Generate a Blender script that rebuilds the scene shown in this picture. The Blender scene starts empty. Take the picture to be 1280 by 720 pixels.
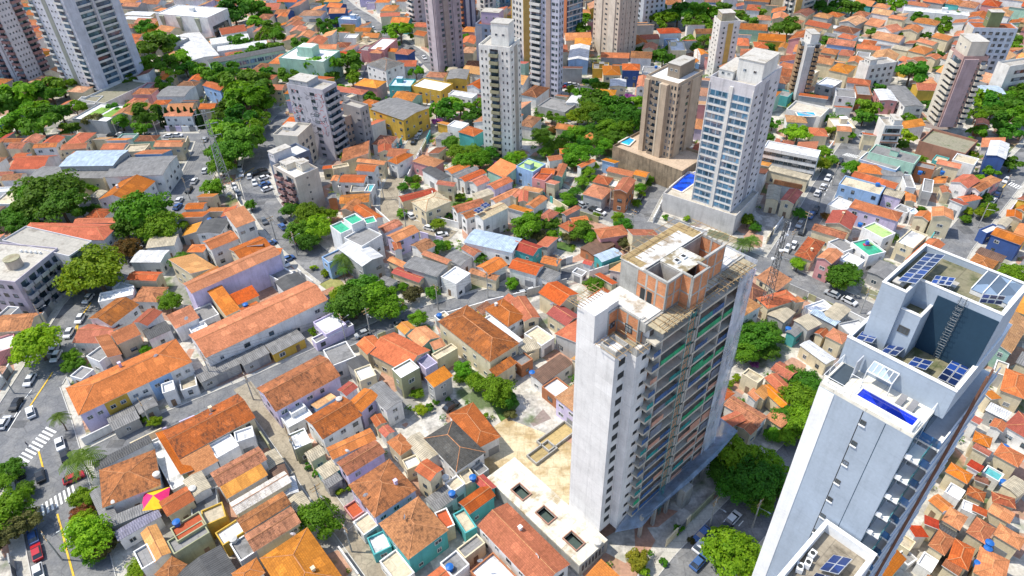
import bpy, math, random
import numpy as np
from mathutils import Vector, Matrix

# ------------------------------------------------------------------ camera, world, sun, exposure
SC = bpy.context.scene
COL = SC.collection
FPX, CAMH = 853.0, 120.0
def _rot():
    d = np.array([676-640, -(1463-360), -FPX]); d /= np.linalg.norm(d)
    z = -d; f = np.array([0, 0, -1.0]); y = f-z*f.dot(z); y /= np.linalg.norm(y)
    return np.array([np.cross(y, z), y, z])
RC = _rot()
cam = bpy.data.cameras.new('camera'); camo = bpy.data.objects.new('camera', cam); COL.objects.link(camo)
cam.sensor_width = 36; cam.lens = FPX/1280*36; cam.clip_end = 6000; cam.clip_start = 1
camo.matrix_world = Matrix([[*RC[0], 0], [*RC[1], 0], [*RC[2], CAMH], [0, 0, 0, 1]])
SC.camera = camo
SUN_EL, SHADOW_AZ = 61.0, -6.0          # shadows fall towards this azimuth (degrees from +x)
w = bpy.data.worlds.new('World'); SC.world = w; w.use_nodes = True
nt = w.node_tree; bg = nt.nodes['Background']; bg.inputs[1].default_value = 0.15
sky = nt.nodes.new('ShaderNodeTexSky'); sky.sky_type = 'NISHITA'; sky.sun_disc = False
sky.sun_elevation = math.radians(SUN_EL)
saz = math.radians(SHADOW_AZ+180)         # direction to the sun, from +x anticlockwise
sky.sun_rotation = math.pi/2-saz
nt.links.new(sky.outputs[0], bg.inputs[0])
sl = bpy.data.lights.new('sun', 'SUN'); so = bpy.data.objects.new('sun', sl); COL.objects.link(so)
sl.energy = 3.15; sl.angle = math.radians(0.5); sl.color = (1, 0.94, 0.82)
sdir = Vector((math.cos(saz)*math.cos(math.radians(SUN_EL)), math.sin(saz)*math.cos(math.radians(SUN_EL)), math.sin(math.radians(SUN_EL))))
so.rotation_euler = (-sdir).to_track_quat('-Z', 'Y').to_euler()
SC.view_settings.view_transform = 'Standard'; SC.view_settings.look = 'None'
SC.view_settings.exposure = 0.66; SC.view_settings.gamma = 1
SC.cycles.max_bounces = 5; SC.cycles.diffuse_bounces = 3; SC.cycles.glossy_bounces = 2
SC.cycles.transparent_max_bounces = 8

RND = random.Random(11)
def at(px, py, z=0.0):
    v = RC @ np.array([px-640, -(py-360), -FPX]); t = (CAMH-z)/-v[2]
    return np.array([v[0]*t, v[1]*t, z])
def proj(p):
    c = RC.T @ (np.array(p, float)-np.array([0, 0, CAMH]))
    return (640+FPX*c[0]/-c[2], 360-FPX*c[1]/-c[2]) if c[2] < -1 else (-9999, -9999)
A0 = math.radians(40.5)                   # the street grid's direction

# ------------------------------------------------------------------ materials
MATS = {}
def new_mat(name):
    m = bpy.data.materials.new(name); m.use_nodes = True
    n = m.node_tree.nodes; l = m.node_tree.links
    return m, n, l, n['Principled BSDF']
def nd(n, t, **k):
    x = n.new(t)
    for a, b in k.items(): setattr(x, a, b)
    return x
def mth(n, l, op, a, b=None, clamp=False):
    x = n.new('ShaderNodeMath'); x.operation = op; x.use_clamp = clamp
    for i, q in enumerate((a, b)):
        if q is None: continue
        if isinstance(q, (int, float)): x.inputs[i].default_value = q
        else: l.new(q, x.inputs[i])
    return x.outputs[0]
def rng(n, l, v, a, b, c, d):
    x = n.new('ShaderNodeMapRange'); l.new(v, x.inputs[0])
    for i, q in enumerate((a, b, c, d)): x.inputs[i+1].default_value = q
    return x.outputs[0]
def noise(n, l, vec, scale, detail=3, rough=.55):
    x = n.new('ShaderNodeTexNoise'); x.inputs['Scale'].default_value = scale; x.inputs['Detail'].default_value = detail
    x.inputs['Roughness'].default_value = rough
    l.new(vec, x.inputs['Vector']); return x.outputs[0]
def scalev(n, l, vec, s):
    x = n.new('ShaderNodeVectorMath'); x.operation = 'MULTIPLY'; l.new(vec, x.inputs[0]); x.inputs[1].default_value = s
    return x.outputs[0]
def mixc(n, l, f, a, b, mode='MIX'):
    x = n.new('ShaderNodeMix'); x.data_type = 'RGBA'; x.blend_type = mode
    if isinstance(f, (int, float)): x.inputs[0].default_value = f
    else: l.new(f, x.inputs[0])
    for i, q in ((6, a), (7, b)):
        if isinstance(q, (tuple, list)): x.inputs[i].default_value = (*q[:3], 1)
        else: l.new(q, x.inputs[i])
    return x.outputs[2]
def valmul(n, l, col, f):                 # colour times a grey factor
    h = n.new('ShaderNodeHueSaturation'); l.new(col, h.inputs['Color']); l.new(f, h.inputs['Value']); return h.outputs[0]
def worldpos(n): return n.new('ShaderNodeNewGeometry').outputs['Position']
def uvv(n):
    return n.new('ShaderNodeTexCoord').outputs['UV']
def orand(n): return n.new('ShaderNodeObjectInfo').outputs['Random']
def solid(c):
    return (*c, 1)

def plaster(name, c, rough=.88, dirt=.27, spec=.25, panel=None):
    if name in MATS: return MATS[name]
    m, n, l, b = new_mat(name); P = worldpos(n)
    f1 = rng(n, l, noise(n, l, P, .35, 4), .3, .7, 1-dirt*.55, 1.06)
    f2 = rng(n, l, noise(n, l, scalev(n, l, P, (1.3, 1.3, .12)), 1.0, 5, .65), .50, .75, 1.0, 1-dirt*.7)
    f3 = rng(n, l, noise(n, l, P, 3.5, 3), .3, .7, 1-dirt*.25, 1.05)
    f = mth(n, l, 'MULTIPLY', mth(n, l, 'MULTIPLY', f1, f2), f3)
    rgb = nd(n, 'ShaderNodeRGB'); rgb.outputs[0].default_value = solid(c)
    grime = mixc(n, l, rng(n, l, f, .55, .95, .35*dirt*2, 0), rgb.outputs[0], (.16, .14, .11))
    if panel:                             # formwork or render joints: one lift per storey
        jt = nd(n, 'ShaderNodeTexBrick'); l.new(uvv(n), jt.inputs['Vector']); jt.inputs['Scale'].default_value = 1; jt.inputs['Brick Width'].default_value = panel[0]; jt.inputs['Row Height'].default_value = panel[1]; jt.offset = 0
        k = panel[2]; jt.inputs['Mortar Size'].default_value = .045; jt.inputs['Color1'].default_value = (1-k, 1-k, 1-k, 1); jt.inputs['Color2'].default_value = (1+k*.5, 1+k*.5, 1+k*.5, 1); jt.inputs['Mortar'].default_value = (1-2.2*k, 1-2.2*k, 1-2.2*k, 1)
        grime = mixc(n, l, 1.0, grime, jt.outputs[0], 'MULTIPLY')
    l.new(valmul(n, l, grime, f), b.inputs['Base Color'])
    b.inputs['Roughness'].default_value = rough; b.inputs['Specular IOR Level'].default_value = spec
    MATS[name] = m; return m

def tiles(name, c, dark, mott=.5, pale=.25):
    if name in MATS: return MATS[name]
    m, n, l, b = new_mat(name); U = uvv(n); P = worldpos(n); R = orand(n)
    off = nd(n, 'ShaderNodeVectorMath', operation='ADD'); l.new(U, off.inputs[0])
    cmb = nd(n, 'ShaderNodeCombineXYZ'); l.new(mth(n, l, 'MULTIPLY', R, 37.0), cmb.inputs[0]); l.new(cmb.outputs[0], off.inputs[1])
    V = off.outputs[0]
    br = nd(n, 'ShaderNodeTexBrick'); l.new(V, br.inputs['Vector'])
    br.inputs['Scale'].default_value = 1.0; br.inputs['Brick Width'].default_value = .26; br.inputs['Row Height'].default_value = .40
    br.offset = 0; br.inputs['Mortar Size'].default_value = .035; br.inputs['Mortar Smooth'].default_value = .6
    br.inputs['Color1'].default_value = (.78, .78, .78, 1); br.inputs['Color2'].default_value = (1.15, 1.15, 1.15, 1); br.inputs['Mortar'].default_value = (.55, .5, .48, 1)
    base = nd(n, 'ShaderNodeRGB'); base.outputs[0].default_value = solid(c)
    h = nd(n, 'ShaderNodeHueSaturation'); l.new(base.outputs[0], h.inputs['Color'])
    l.new(rng(n, l, R, 0, 1, .484, .514), h.inputs['Hue']); l.new(rng(n, l, mth(n, l, 'FRACT', mth(n, l, 'MULTIPLY', R, 13.7)), 0, 1, .68, 1.15), h.inputs['Value'])
    l.new(rng(n, l, mth(n, l, 'FRACT', mth(n, l, 'MULTIPLY', R, 7.3)), 0, 1, .82, 1.05), h.inputs['Saturation'])
    big = rng(n, l, noise(n, l, V, .22, 4, .6), .35, .75, 0, 1)
    c1 = mixc(n, l, mth(n, l, 'MULTIPLY', big, mott*.55), h.outputs[0], dark)
    sp = rng(n, l, noise(n, l, scalev(n, l, V, (1.5, .9, 1)), 1.1, 6, .75), .47, .60, 0, 1)
    spm = mth(n, l, 'MULTIPLY', sp, rng(n, l, noise(n, l, V, .22, 3), .38, .6, .25, 1))
    c2 = mixc(n, l, mth(n, l, 'MULTIPLY', spm, mott), c1, (dark[0]*.55, dark[1]*.6, dark[2]*.7))
    pl = rng(n, l, noise(n, l, scalev(n, l, V, (2.2, 1.1, 1)), 1.1, 4, .7), .56, .7, 0, pale)
    c3 = mixc(n, l, pl, c2, (min(1, c[0]*1.2), c[1]*1.7, c[2]*2.6))
    sn = nd(n, 'ShaderNodeVectorMath', operation='SNAP'); l.new(V, sn.inputs[0]); sn.inputs[1].default_value = (2.1, 1.5, 1); wn = nd(n, 'ShaderNodeTexWhiteNoise', noise_dimensions='3D'); l.new(sn.outputs[0], wn.inputs['Vector'])
    c3 = valmul(n, l, c3, mth(n, l, 'ADD', rng(n, l, wn.outputs[0], 0, .1, .72, 1), rng(n, l, wn.outputs[0], .90, .93, 0, .28)))
    c4 = mixc(n, l, .8, c3, br.outputs[0], 'MULTIPLY')
    l.new(c4, b.inputs['Base Color']); b.inputs['Roughness'].default_value = .8; b.inputs['Specular IOR Level'].default_value = .2
    bp = nd(n, 'ShaderNodeBump'); bp.inputs['Strength'].default_value = .5; bp.inputs['Distance'].default_value = .05
    l.new(br.outputs[0], bp.inputs['Height']); l.new(bp.outputs[0], b.inputs['Normal'])
    MATS[name] = m; return m

def sheet(name, c, period=.45, contrast=.35, rough=.7, stain=.4):
    if name in MATS: return MATS[name]
    m, n, l, b = new_mat(name); U = uvv(n); R = orand(n)
    sx = nd(n, 'ShaderNodeSeparateXYZ'); l.new(U, sx.inputs[0])
    wv = mth(n, l, 'SINE', mth(n, l, 'MULTIPLY', sx.outputs[0], 2*math.pi/period))
    rows = mth(n, l, 'FRACT', mth(n, l, 'DIVIDE', sx.outputs[1], 1.8))
    rl = rng(n, l, rows, 0, .07, .75, 1)
    off = nd(n, 'ShaderNodeVectorMath', operation='ADD'); l.new(U, off.inputs[0])
    cmb = nd(n, 'ShaderNodeCombineXYZ'); l.new(mth(n, l, 'MULTIPLY', R, 29.0), cmb.inputs[0]); l.new(cmb.outputs[0], off.inputs[1]); V = off.outputs[0]
    pan = nd(n, 'ShaderNodeTexBrick'); l.new(V, pan.inputs['Vector']); pan.inputs['Scale'].default_value = 1; pan.inputs['Brick Width'].default_value = 1.1
    pan.inputs['Row Height'].default_value = 1.8; pan.offset = 0; pan.inputs['Mortar Size'].default_value = 0
    pan.inputs['Color1'].default_value = (.8, .8, .8, 1); pan.inputs['Color2'].default_value = (1.1, 1.1, 1.1, 1)
    st = rng(n, l, noise(n, l, scalev(n, l, V, (1, .35, 1)), .9, 5, .65), .35, .75, 1.08, 1-stain)
    f = mth(n, l, 'MULTIPLY', mth(n, l, 'MULTIPLY', rng(n, l, wv, -1, 1, 1-contrast, 1), rl), st)
    base = nd(n, 'ShaderNodeRGB'); base.outputs[0].default_value = solid(c)
    cc = mixc(n, l, .8, base.outputs[0], pan.outputs[0], 'MULTIPLY')
    l.new(valmul(n, l, cc, f), b.inputs['Base Color']); b.inputs['Roughness'].default_value = rough
    bp = nd(n, 'ShaderNodeBump'); bp.inputs['Strength'].default_value = .6; bp.inputs['Distance'].default_value = .06
    l.new(wv, bp.inputs['Height']); l.new(bp.outputs[0], b.inputs['Normal'])
    MATS[name] = m; return m

def flat(name, c, rough=.8, metal=0, spec=.3, var=.12, sc=1.2):
    if name in MATS: return MATS[name]
    m, n, l, b = new_mat(name); P = worldpos(n)
    base = nd(n, 'ShaderNodeRGB'); base.outputs[0].default_value = solid(c)
    l.new(valmul(n, l, base.outputs[0], rng(n, l, noise(n, l, P, sc, 3), .3, .7, 1-var, 1+var)), b.inputs['Base Color'])
    b.inputs['Roughness'].default_value = rough; b.inputs['Metallic'].default_value = metal; b.inputs['Specular IOR Level'].default_value = spec
    MATS[name] = m; return m

def slabmat(name, c, stain=(.22, .17, .1), amount=.7, sc=.3, lo=.54, hi=.66):
    """A concrete or painted deck with stains of their own shape."""
    if name in MATS: return MATS[name]
    m, n, l, b = new_mat(name); P = worldpos(n); R = orand(n)
    f = rng(n, l, noise(n, l, P, sc, 6, .65), lo, hi, 0, amount)
    base = nd(n, 'ShaderNodeRGB'); base.outputs[0].default_value = solid(c)
    c1 = mixc(n, l, f, base.outputs[0], stain)
    jt = nd(n, 'ShaderNodeTexBrick'); l.new(uvv(n), jt.inputs['Vector']); jt.inputs['Scale'].default_value = 1; jt.inputs['Brick Width'].default_value = 3.1; jt.inputs['Row Height'].default_value = 2.3
    jt.inputs['Mortar Size'].default_value = .05; jt.inputs['Color1'].default_value = (.9, .9, .9, 1); jt.inputs['Color2'].default_value = (1.05, 1.05, 1.05, 1); jt.inputs['Mortar'].default_value = (.6, .6, .6, 1)
    c1 = mixc(n, l, .7, c1, jt.outputs[0], 'MULTIPLY')
    l.new(valmul(n, l, c1, mth(n, l, 'MULTIPLY', rng(n, l, noise(n, l, P, 1.7, 4), .3, .7, .82, 1.08), rng(n, l, R, 0, 1, .85, 1.08))), b.inputs['Base Color'])
    b.inputs['Roughness'].default_value = .85; MATS[name] = m; return m

def brick(name, c1, c2, bw=.4, rh=.22):
    if name in MATS: return MATS[name]
    m, n, l, b = new_mat(name)
    br = nd(n, 'ShaderNodeTexBrick'); l.new(uvv(n), br.inputs['Vector']); br.inputs['Scale'].default_value = 1
    br.inputs['Brick Width'].default_value = bw; br.inputs['Row Height'].default_value = rh; br.inputs['Mortar Size'].default_value = .018
    br.inputs['Color1'].default_value = solid(c1); br.inputs['Color2'].default_value = solid(c2); br.inputs['Mortar'].default_value = (.42, .36, .3, 1)
    f = rng(n, l, noise(n, l, worldpos(n), .8, 4), .3, .7, .75, 1.12)
    l.new(valmul(n, l, br.outputs[0], f), b.inputs['Base Color']); b.inputs['Roughness'].default_value = .9; MATS[name] = m; return m

def glass(name, c, rough=.08, curtain=0):
    if name in MATS: return MATS[name]
    m, n, l, b = new_mat(name); R = orand(n)
    base = nd(n, 'ShaderNodeRGB'); base.outputs[0].default_value = solid(c)
    cell = nd(n, 'ShaderNodeTexWhiteNoise', noise_dimensions='3D')
    sn = nd(n, 'ShaderNodeVectorMath', operation='SNAP'); l.new(worldpos(n), sn.inputs[0]); sn.inputs[1].default_value = (1.7, 1.7, 1.45)
    l.new(sn.outputs[0], cell.inputs['Vector'])
    gc = valmul(n, l, base.outputs[0], mth(n, l, 'MULTIPLY', rng(n, l, R, 0, 1, .5, 1.4), rng(n, l, cell.outputs[0], 0, 1, .45, 1.5)))
    if curtain:
        cu = mixc(n, l, mth(n, l, 'FRACT', mth(n, l, 'MULTIPLY', cell.outputs[0], 7.7)), (.30, .29, .27), (.16, .22, .30)); gc = mixc(n, l, rng(n, l, mth(n, l, 'FRACT', mth(n, l, 'MULTIPLY', cell.outputs[0], 31.3)), 1-curtain, 1-curtain+.02, 0, 1), gc, cu)
    l.new(gc, b.inputs['Base Color'])
    b.inputs['Roughness'].default_value = rough; b.inputs['Specular IOR Level'].default_value = .9; MATS[name] = m; return m

def foliage(name, dark, light, transl=.5):
    if name in MATS: return MATS[name]
    m, n, l, b = new_mat(name); g = n.new('ShaderNodeNewGeometry'); R = orand(n)
    f = g.outputs['Random Per Island']
    cl = rng(n, l, noise(n, l, g.outputs['Position'], .55, 2), .3, .7, 0, 1)
    fac = mth(n, l, 'ADD', mth(n, l, 'MULTIPLY', f, .55), mth(n, l, 'MULTIPLY', cl, .5), True)
    c = mixc(n, l, fac, dark, light)
    h = nd(n, 'ShaderNodeHueSaturation'); l.new(c, h.inputs['Color'])
    l.new(rng(n, l, R, 0, 1, .478, .522), h.inputs['Hue']); l.new(rng(n, l, mth(n, l, 'FRACT', mth(n, l, 'MULTIPLY', R, 9.1)), 0, 1, .75, 1.25), h.inputs['Value'])
    l.new(h.outputs[0], b.inputs['Base Color']); b.inputs['Roughness'].default_value = .6; b.inputs['Specular IOR Level'].default_value = .25
    tr = n.new('ShaderNodeBsdfTranslucent'); l.new(h.outputs[0], tr.inputs[0])
    mx = n.new('ShaderNodeMixShader'); mx.inputs[0].default_value = transl
    out = n['Material Output']; l.new(b.outputs[0], mx.inputs[1]); l.new(tr.outputs[0], mx.inputs[2]); l.new(mx.outputs[0], out.inputs[0])
    MATS[name] = m; return m

def netting(name, c, alpha):
    if name in MATS: return MATS[name]
    m, n, l, b = new_mat(name); P = worldpos(n)
    base = nd(n, 'ShaderNodeRGB'); base.outputs[0].default_value = solid(c)
    nz = noise(n, l, scalev(n, l, P, (1, 1, .35)), .6, 5, .6)
    l.new(valmul(n, l, base.outputs[0], rng(n, l, nz, .3, .7, .7, 1.25)), b.inputs['Base Color'])
    l.new(rng(n, l, nz, .3, .7, max(0, alpha-.1), min(1, alpha+.1)), b.inputs['Alpha'])
    b.inputs['Roughness'].default_value = .7; MATS[name] = m; return m

WALLC = {'w': (.80, .79, .77), 'c': (.72, .62, .43), 'p': (.62, .55, .74), 'u': (.32, .48, .72), 'T': (.10, .42, .42), 'y': (.62, .40, .07),
         'g': (.42, .42, .41), 'k': (.42, .17, .08), 'o': (.36, .36, .22), 'b': (.05, .10, .28), 'i': (.62, .30, .30), 'v': (.40, .62, .50)}
WALLN = {'w': 'white', 'c': 'cream', 'p': 'lilac', 'u': 'pale blue', 'T': 'teal', 'y': 'yellow', 'g': 'grey', 'k': 'brick', 'o': 'olive', 'b': 'dark blue', 'i': 'pink', 'v': 'pale green'}
def wallmat(k): return plaster('plaster_'+WALLN[k].replace(' ', '_'), WALLC[k])
ROOFN = {'o': 'orange', 'b': 'weathered brown', 'r': 'red', 'y': 'golden orange', 'd': 'dark grey', 'g': 'grey', 'w': 'white', 't': 'beige', 'u': 'pale blue',
         'n': 'green', 'l': 'lilac grey', 'k': 'brown', 'f': 'faded salmon', 'e': 'lime green', 'q': 'teal'}
ROOFC = {'d': (.10, .10, .10), 'g': (.27, .265, .26), 'w': (.78, .78, .78), 't': (.58, .50, .36), 'u': (.50, .62, .74), 'n': (.05, .42, .25), 'l': (.27, .26, .35),
         'k': (.20, .11, .07), 'e': (.42, .62, .22), 'q': (.10, .42, .45), 'o': (.56, .158, .036), 'r': (.48, .095, .03), 'y': (.66, .25, .035), 'b': (.46, .16, .055)}
def roofmat(k, kind):
    if kind in 'HGS':
        if k == 'o': return tiles('tile_orange', ROOFC['o'], (.26, .09, .03), .5)
        if k == 'b': return tiles('tile_weathered', (.51, .155, .042), (.12, .06, .035), .85, .4)
        if k == 'r': return tiles('tile_red', ROOFC['r'], (.22, .05, .025), .3, .15)
        if k == 'y': return tiles('tile_golden', ROOFC['y'], (.34, .12, .03), .3)
        if k == 'k': return tiles('tile_brown', (.30, .115, .05), (.09, .05, .035), .8, .4)
        if k == 'f': return tiles('tile_faded', (.58, .28, .11), (.28, .14, .08), .6, .5)
        if k == 'd': return tiles('tile_dark', (.13, .125, .11), (.05, .05, .045), .6, .2)
        if k == 'w': return tiles('tile_white', (.72, .66, .58), (.3, .22, .15), .6)
        if k == 't': return tiles('tile_beige', (.62, .50, .30), (.4, .3, .18), .4)
        if k == 'g': return tiles('tile_grey', (.27, .26, .24), (.1, .1, .09), .6)
        return tiles('tile_'+ROOFN[k].replace(' ', '_'), ROOFC[k], tuple(q*.5 for q in ROOFC[k]), .5)
    if kind == 'C': return sheet('sheet_'+ROOFN[k].replace(' ', '_'), ROOFC[k])
    return slabmat('deck_'+ROOFN[k].replace(' ', '_'), ROOFC[k], tuple(q*.42 for q in ROOFC[k]), .75)

M_GLASS = glass('window_glass', (.04, .065, .085), .08, .28); M_BLUEGLASS = glass('blue_glass', (.065, .165, .26), .05, .22); M_TEALGLASS = glass('teal_glass', (.05, .20, .22), .05)
M_FRAME = flat('window_frame', (.62, .62, .6)); M_CONC = plaster('concrete', (.46, .45, .42), dirt=.45); M_WHITE = plaster('white_paint', (.80, .80, .79), dirt=.15)
M_RIDGE = flat('ridge_mortar', (.52, .24, .11), var=.3); M_WOOD = flat('timber', (.36, .24, .12), var=.3); M_STEEL = flat('galvanised_steel', (.35, .37, .38), .45, .6)
M_DARK = flat('dark_interior', (.035, .038, .04)); M_BARK = flat('bark', (.14, .10, .07), var=.3); M_ASPHALT = None
M_BRICK = brick('hollow_brick', (.60, .19, .055), (.70, .26, .085)); M_BLUE = flat('tank_blue', (.02, .13, .42), .45)
M_BLACK = flat('rubber', (.02, .02, .02)); M_DOOR = flat('door_paint', (.22, .15, .10), var=.3)

# ------------------------------------------------------------------ mesh builder
class MB:
    def __init__(s): s.v = []; s.f = []; s.m = []
    def poly(s, pts, mi=0):
        i = len(s.v); s.v += [tuple(p) for p in pts]; s.f.append(tuple(range(i, i+len(pts)))); s.m.append(mi)
    def box(s, x0, y0, z0, x1, y1, z1, mi=0, skip=''):
        i = len(s.v)
        s.v += [(x0, y0, z0), (x1, y0, z0), (x1, y1, z0), (x0, y1, z0), (x0, y0, z1), (x1, y0, z1), (x1, y1, z1), (x0, y1, z1)]
        F = {'b': (3, 2, 1, 0), 't': (4, 5, 6, 7), 'f': (0, 1, 5, 4), 'r': (1, 2, 6, 5), 'k': (2, 3, 7, 6), 'l': (3, 0, 4, 7)}
        for k, q in F.items():
            if k not in skip: s.f.append(tuple(i+j for j in q)); s.m.append(mi)
    def slab(s, pts, t, mi=0, side=None):
        """polygon pts (anticlockwise seen from outside) thickened by t along its normal inwards"""
        a, b, c = (Vector(p) for p in pts[:3]); n = (b-a).cross(c-a).normalized()*t
        low = [tuple(Vector(p)-n) for p in pts]
        s.poly(pts, mi); s.poly(low[::-1], mi if side is None else side)
        for k in range(len(pts)):
            j = (k+1) % len(pts); s.poly([low[k], low[j], pts[j], pts[k]], mi if side is None else side)
    def cyl(s, cx, cy, r0, z0, z1, n=10, mi=0, r1=None, cap=True):
        r1 = r0 if r1 is None else r1; i = len(s.v)
        for k in range(n):
            a = 2*math.pi*k/n; s.v.append((cx+r0*math.cos(a), cy+r0*math.sin(a), z0))
        for k in range(n):
            a = 2*math.pi*k/n; s.v.append((cx+r1*math.cos(a), cy+r1*math.sin(a), z1))
        for k in range(n):
            j = (k+1) % n; s.f.append((i+k, i+j, i+n+j, i+n+k)); s.m.append(mi)
        if cap: s.f.append(tuple(i+n+k for k in range(n))); s.m.append(mi)
    def bar(s, p, q, r, mi=0, n=4, r2=None):
        p, q = Vector(p), Vector(q); d = (q-p)
        if d.length < 1e-6: return
        d.normalize(); u = d.orthogonal().normalized(); v = d.cross(u); r2 = r if r2 is None else r2; i = len(s.v)
        for c, rr in ((p, r), (q, r2)):
            for k in range(n):
                a = 2*math.pi*(k+.5)/n; s.v.append(tuple(c+(u*math.cos(a)+v*math.sin(a))*rr))
        for k in range(n):
            j = (k+1) % n; s.f.append((i+k, i+j, i+n+j, i+n+k)); s.m.append(mi)
        s.f.append(tuple(i+n+k for k in range(n))); s.m.append(mi); s.f.append(tuple(i+n-1-k for k in range(n))); s.m.append(mi)
    def add(s, o, M):
        i = len(s.v); s.v += [tuple(M @ Vector(p)) for p in o.v]; s.f += [tuple(i+j for j in f) for f in o.f]; s.m += o.m
    def mesh(s, name, mats, uv=True):
        me = bpy.data.meshes.new(name); me.from_pydata(s.v, [], s.f)
        for m in (mats if isinstance(mats, (list, tuple)) else [mats]): me.materials.append(m)
        me.polygons.foreach_set('material_index', s.m)
        if uv and s.f:
            ul = me.uv_layers.new(name='UVMap').data; V = s.v; li = 0; out = np.zeros(2*sum(len(f) for f in s.f), np.float32)
            for f in s.f:
                a, b, c = V[f[0]], V[f[1]], V[f[2]]
                e1 = (b[0]-a[0], b[1]-a[1], b[2]-a[2]); e2 = (c[0]-a[0], c[1]-a[1], c[2]-a[2])
                nx, ny, nz = e1[1]*e2[2]-e1[2]*e2[1], e1[2]*e2[0]-e1[0]*e2[2], e1[0]*e2[1]-e1[1]*e2[0]
                L = math.hypot(nx, ny)
                if L < 1e-5*(abs(nz)+1e-9) or L < 1e-9: ux, uy = 1.0, 0.0; vx, vy, vz = 0.0, 1.0, 0.0
                else:
                    ux, uy = -ny/L, nx/L; N = math.sqrt(L*L+nz*nz); nx, ny, nz = nx/N, ny/N, nz/N
                    vx, vy, vz = ny*0-nz*uy, nz*ux, nx*uy-ny*ux
                for k in f:
                    p = V[k]; out[li] = p[0]*ux+p[1]*uy; out[li+1] = p[0]*vx+p[1]*vy+p[2]*vz; li += 2
            ul.foreach_set('uv', out)
        me.update(); return me
    def build(s, name, mats, parent=None, loc=(0, 0, 0), rz=0, uv=True):
        return link(name, s.mesh(name, mats, uv), parent, loc, rz)
def link(name, me, parent=None, loc=(0, 0, 0), rz=0, scale=None):
    o = bpy.data.objects.new(name, me); COL.objects.link(o); o.location = loc; o.rotation_euler = (0, 0, rz)
    if scale: o.scale = scale
    if parent is not None: o.parent = parent
    return o
def empty(name, loc, rz=0):
    o = link(name, None, None, loc, rz); o.empty_display_size = .5; return o
def setting(o): o['kind'] = 'structure'; return o
def stuff(o): o['kind'] = 'stuff'; return o
REG = []                                  # things whose label is completed at the end
def tag(o, label, cat, group=None):
    o['label'] = label; o['category'] = cat
    if group: o['group'] = group
    return o
def reg(o, look, cat, group, xy=None):
    o['category'] = cat; o['group'] = group; REG.append((o, look, xy if xy is not None else (o.location[0], o.location[1]))); return o

# occupancy raster of the ground, half-metre cells
GX0, GY0, GX1, GY1, GS = -380, 40, 380, 520, .5
OCC = np.zeros((int((GY1-GY0)/GS), int((GX1-GX0)/GS)), np.uint8)
def cells(c, u, L, W, pad=0):
    a, b = L/2+pad, W/2+pad; r = math.hypot(a, b)
    x0, x1 = int((c[0]-r-GX0)/GS), int((c[0]+r-GX0)/GS)+1; y0, y1 = int((c[1]-r-GY0)/GS), int((c[1]+r-GY0)/GS)+1
    x0, y0 = max(0, x0), max(0, y0); x1, y1 = min(OCC.shape[1], x1), min(OCC.shape[0], y1)
    if x1 <= x0 or y1 <= y0: return None
    X, Y = np.meshgrid((np.arange(x0, x1)+.5)*GS+GX0-c[0], (np.arange(y0, y1)+.5)*GS+GY0-c[1])
    m = (np.abs(X*u[0]+Y*u[1]) <= a) & (np.abs(-X*u[1]+Y*u[0]) <= b)
    return (slice(y0, y1), slice(x0, x1)), m
def mark(c, u, L, W, pad=0, val=1):
    q = cells(c, u, L, W, pad)
    if q: OCC[q[0]][q[1]] = val
def freefrac(c, u, L, W, pad=0):
    q = cells(c, u, L, W, pad)
    if not q or not q[1].any(): return 0
    return 1-(OCC[q[0]][q[1]] > 0).mean()
# ------------------------------------------------------------------ shared unit parts (face -y, one metre wide and high)
def _win_mesh(name, gl, fr=M_FRAME, mull=1, bars=0):
    b = MB(); t = .07
    for (x0, z0, x1, z1) in ((-.5, 0, .5, t), (-.5, 1-t, .5, 1), (-.5, t, -.5+t, 1-t), (.5-t, t, .5, 1-t)): b.box(x0, -.07, z0, x1, .0, z1, 0, 'k')
    for k in range(mull):
        x = -.5+(k+1)/(mull+1); b.box(x-.025, -.05, t, x+.025, 0, 1-t, 0, 'k')
    for k in range(bars):
        z = (k+1)/(bars+1); b.box(-.5+t, -.045, z-.025, .5-t, 0, z+.025, 0, 'k')
    b.poly([(-.5+t, -.025, t), (.5-t, -.025, t), (.5-t, -.025, 1-t), (-.5+t, -.025, 1-t)], 1)
    return b, [fr, gl]
UNIT = {}
def unit(kind):
    if kind in UNIT: return UNIT[kind]
    if kind == 'window': b, m = _win_mesh(kind, M_GLASS)
    elif kind == 'dark_window': b, m = _win_mesh(kind, M_GLASS, flat('dark_frame', (.08, .08, .08)))
    elif kind == 'glazing': b, m = _win_mesh(kind, M_BLUEGLASS, flat('pale_frame', (.28, .36, .44)), 2)
    elif kind == 'opening': b = MB(); b.poly([(-.5, -.006, 0), (.5, -.006, 0), (.5, -.006, 1), (-.5, -.006, 1)]); b.box(-.53, -.03, -.06, .53, -.0, 0, 1, 'k'); m = [M_DARK, M_CONC]
    elif kind == 'door': b = MB(); b.box(-.5, -.06, 0, .5, 0, 1, 0, 'k'); m = [M_DOOR]
    elif kind == 'gate': 
        b = MB(); m = [flat('gate_paint', (.30, .31, .33), .5, .3)]
        for k in range(9): b.box(-.5+k/9, -.05-.02*(k % 2), 0, -.5+(k+1)/9, 0, 1, 0, 'k')
    b0 = b; UNIT[kind] = (b0, b0.mesh(kind, m), m); return UNIT[kind]
def facewin(parent, name, kind, x, y, z, w, h, rot):
    return link(name, unit(kind)[1], parent, (x, y, z), rot, (w, 1, h))

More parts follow.
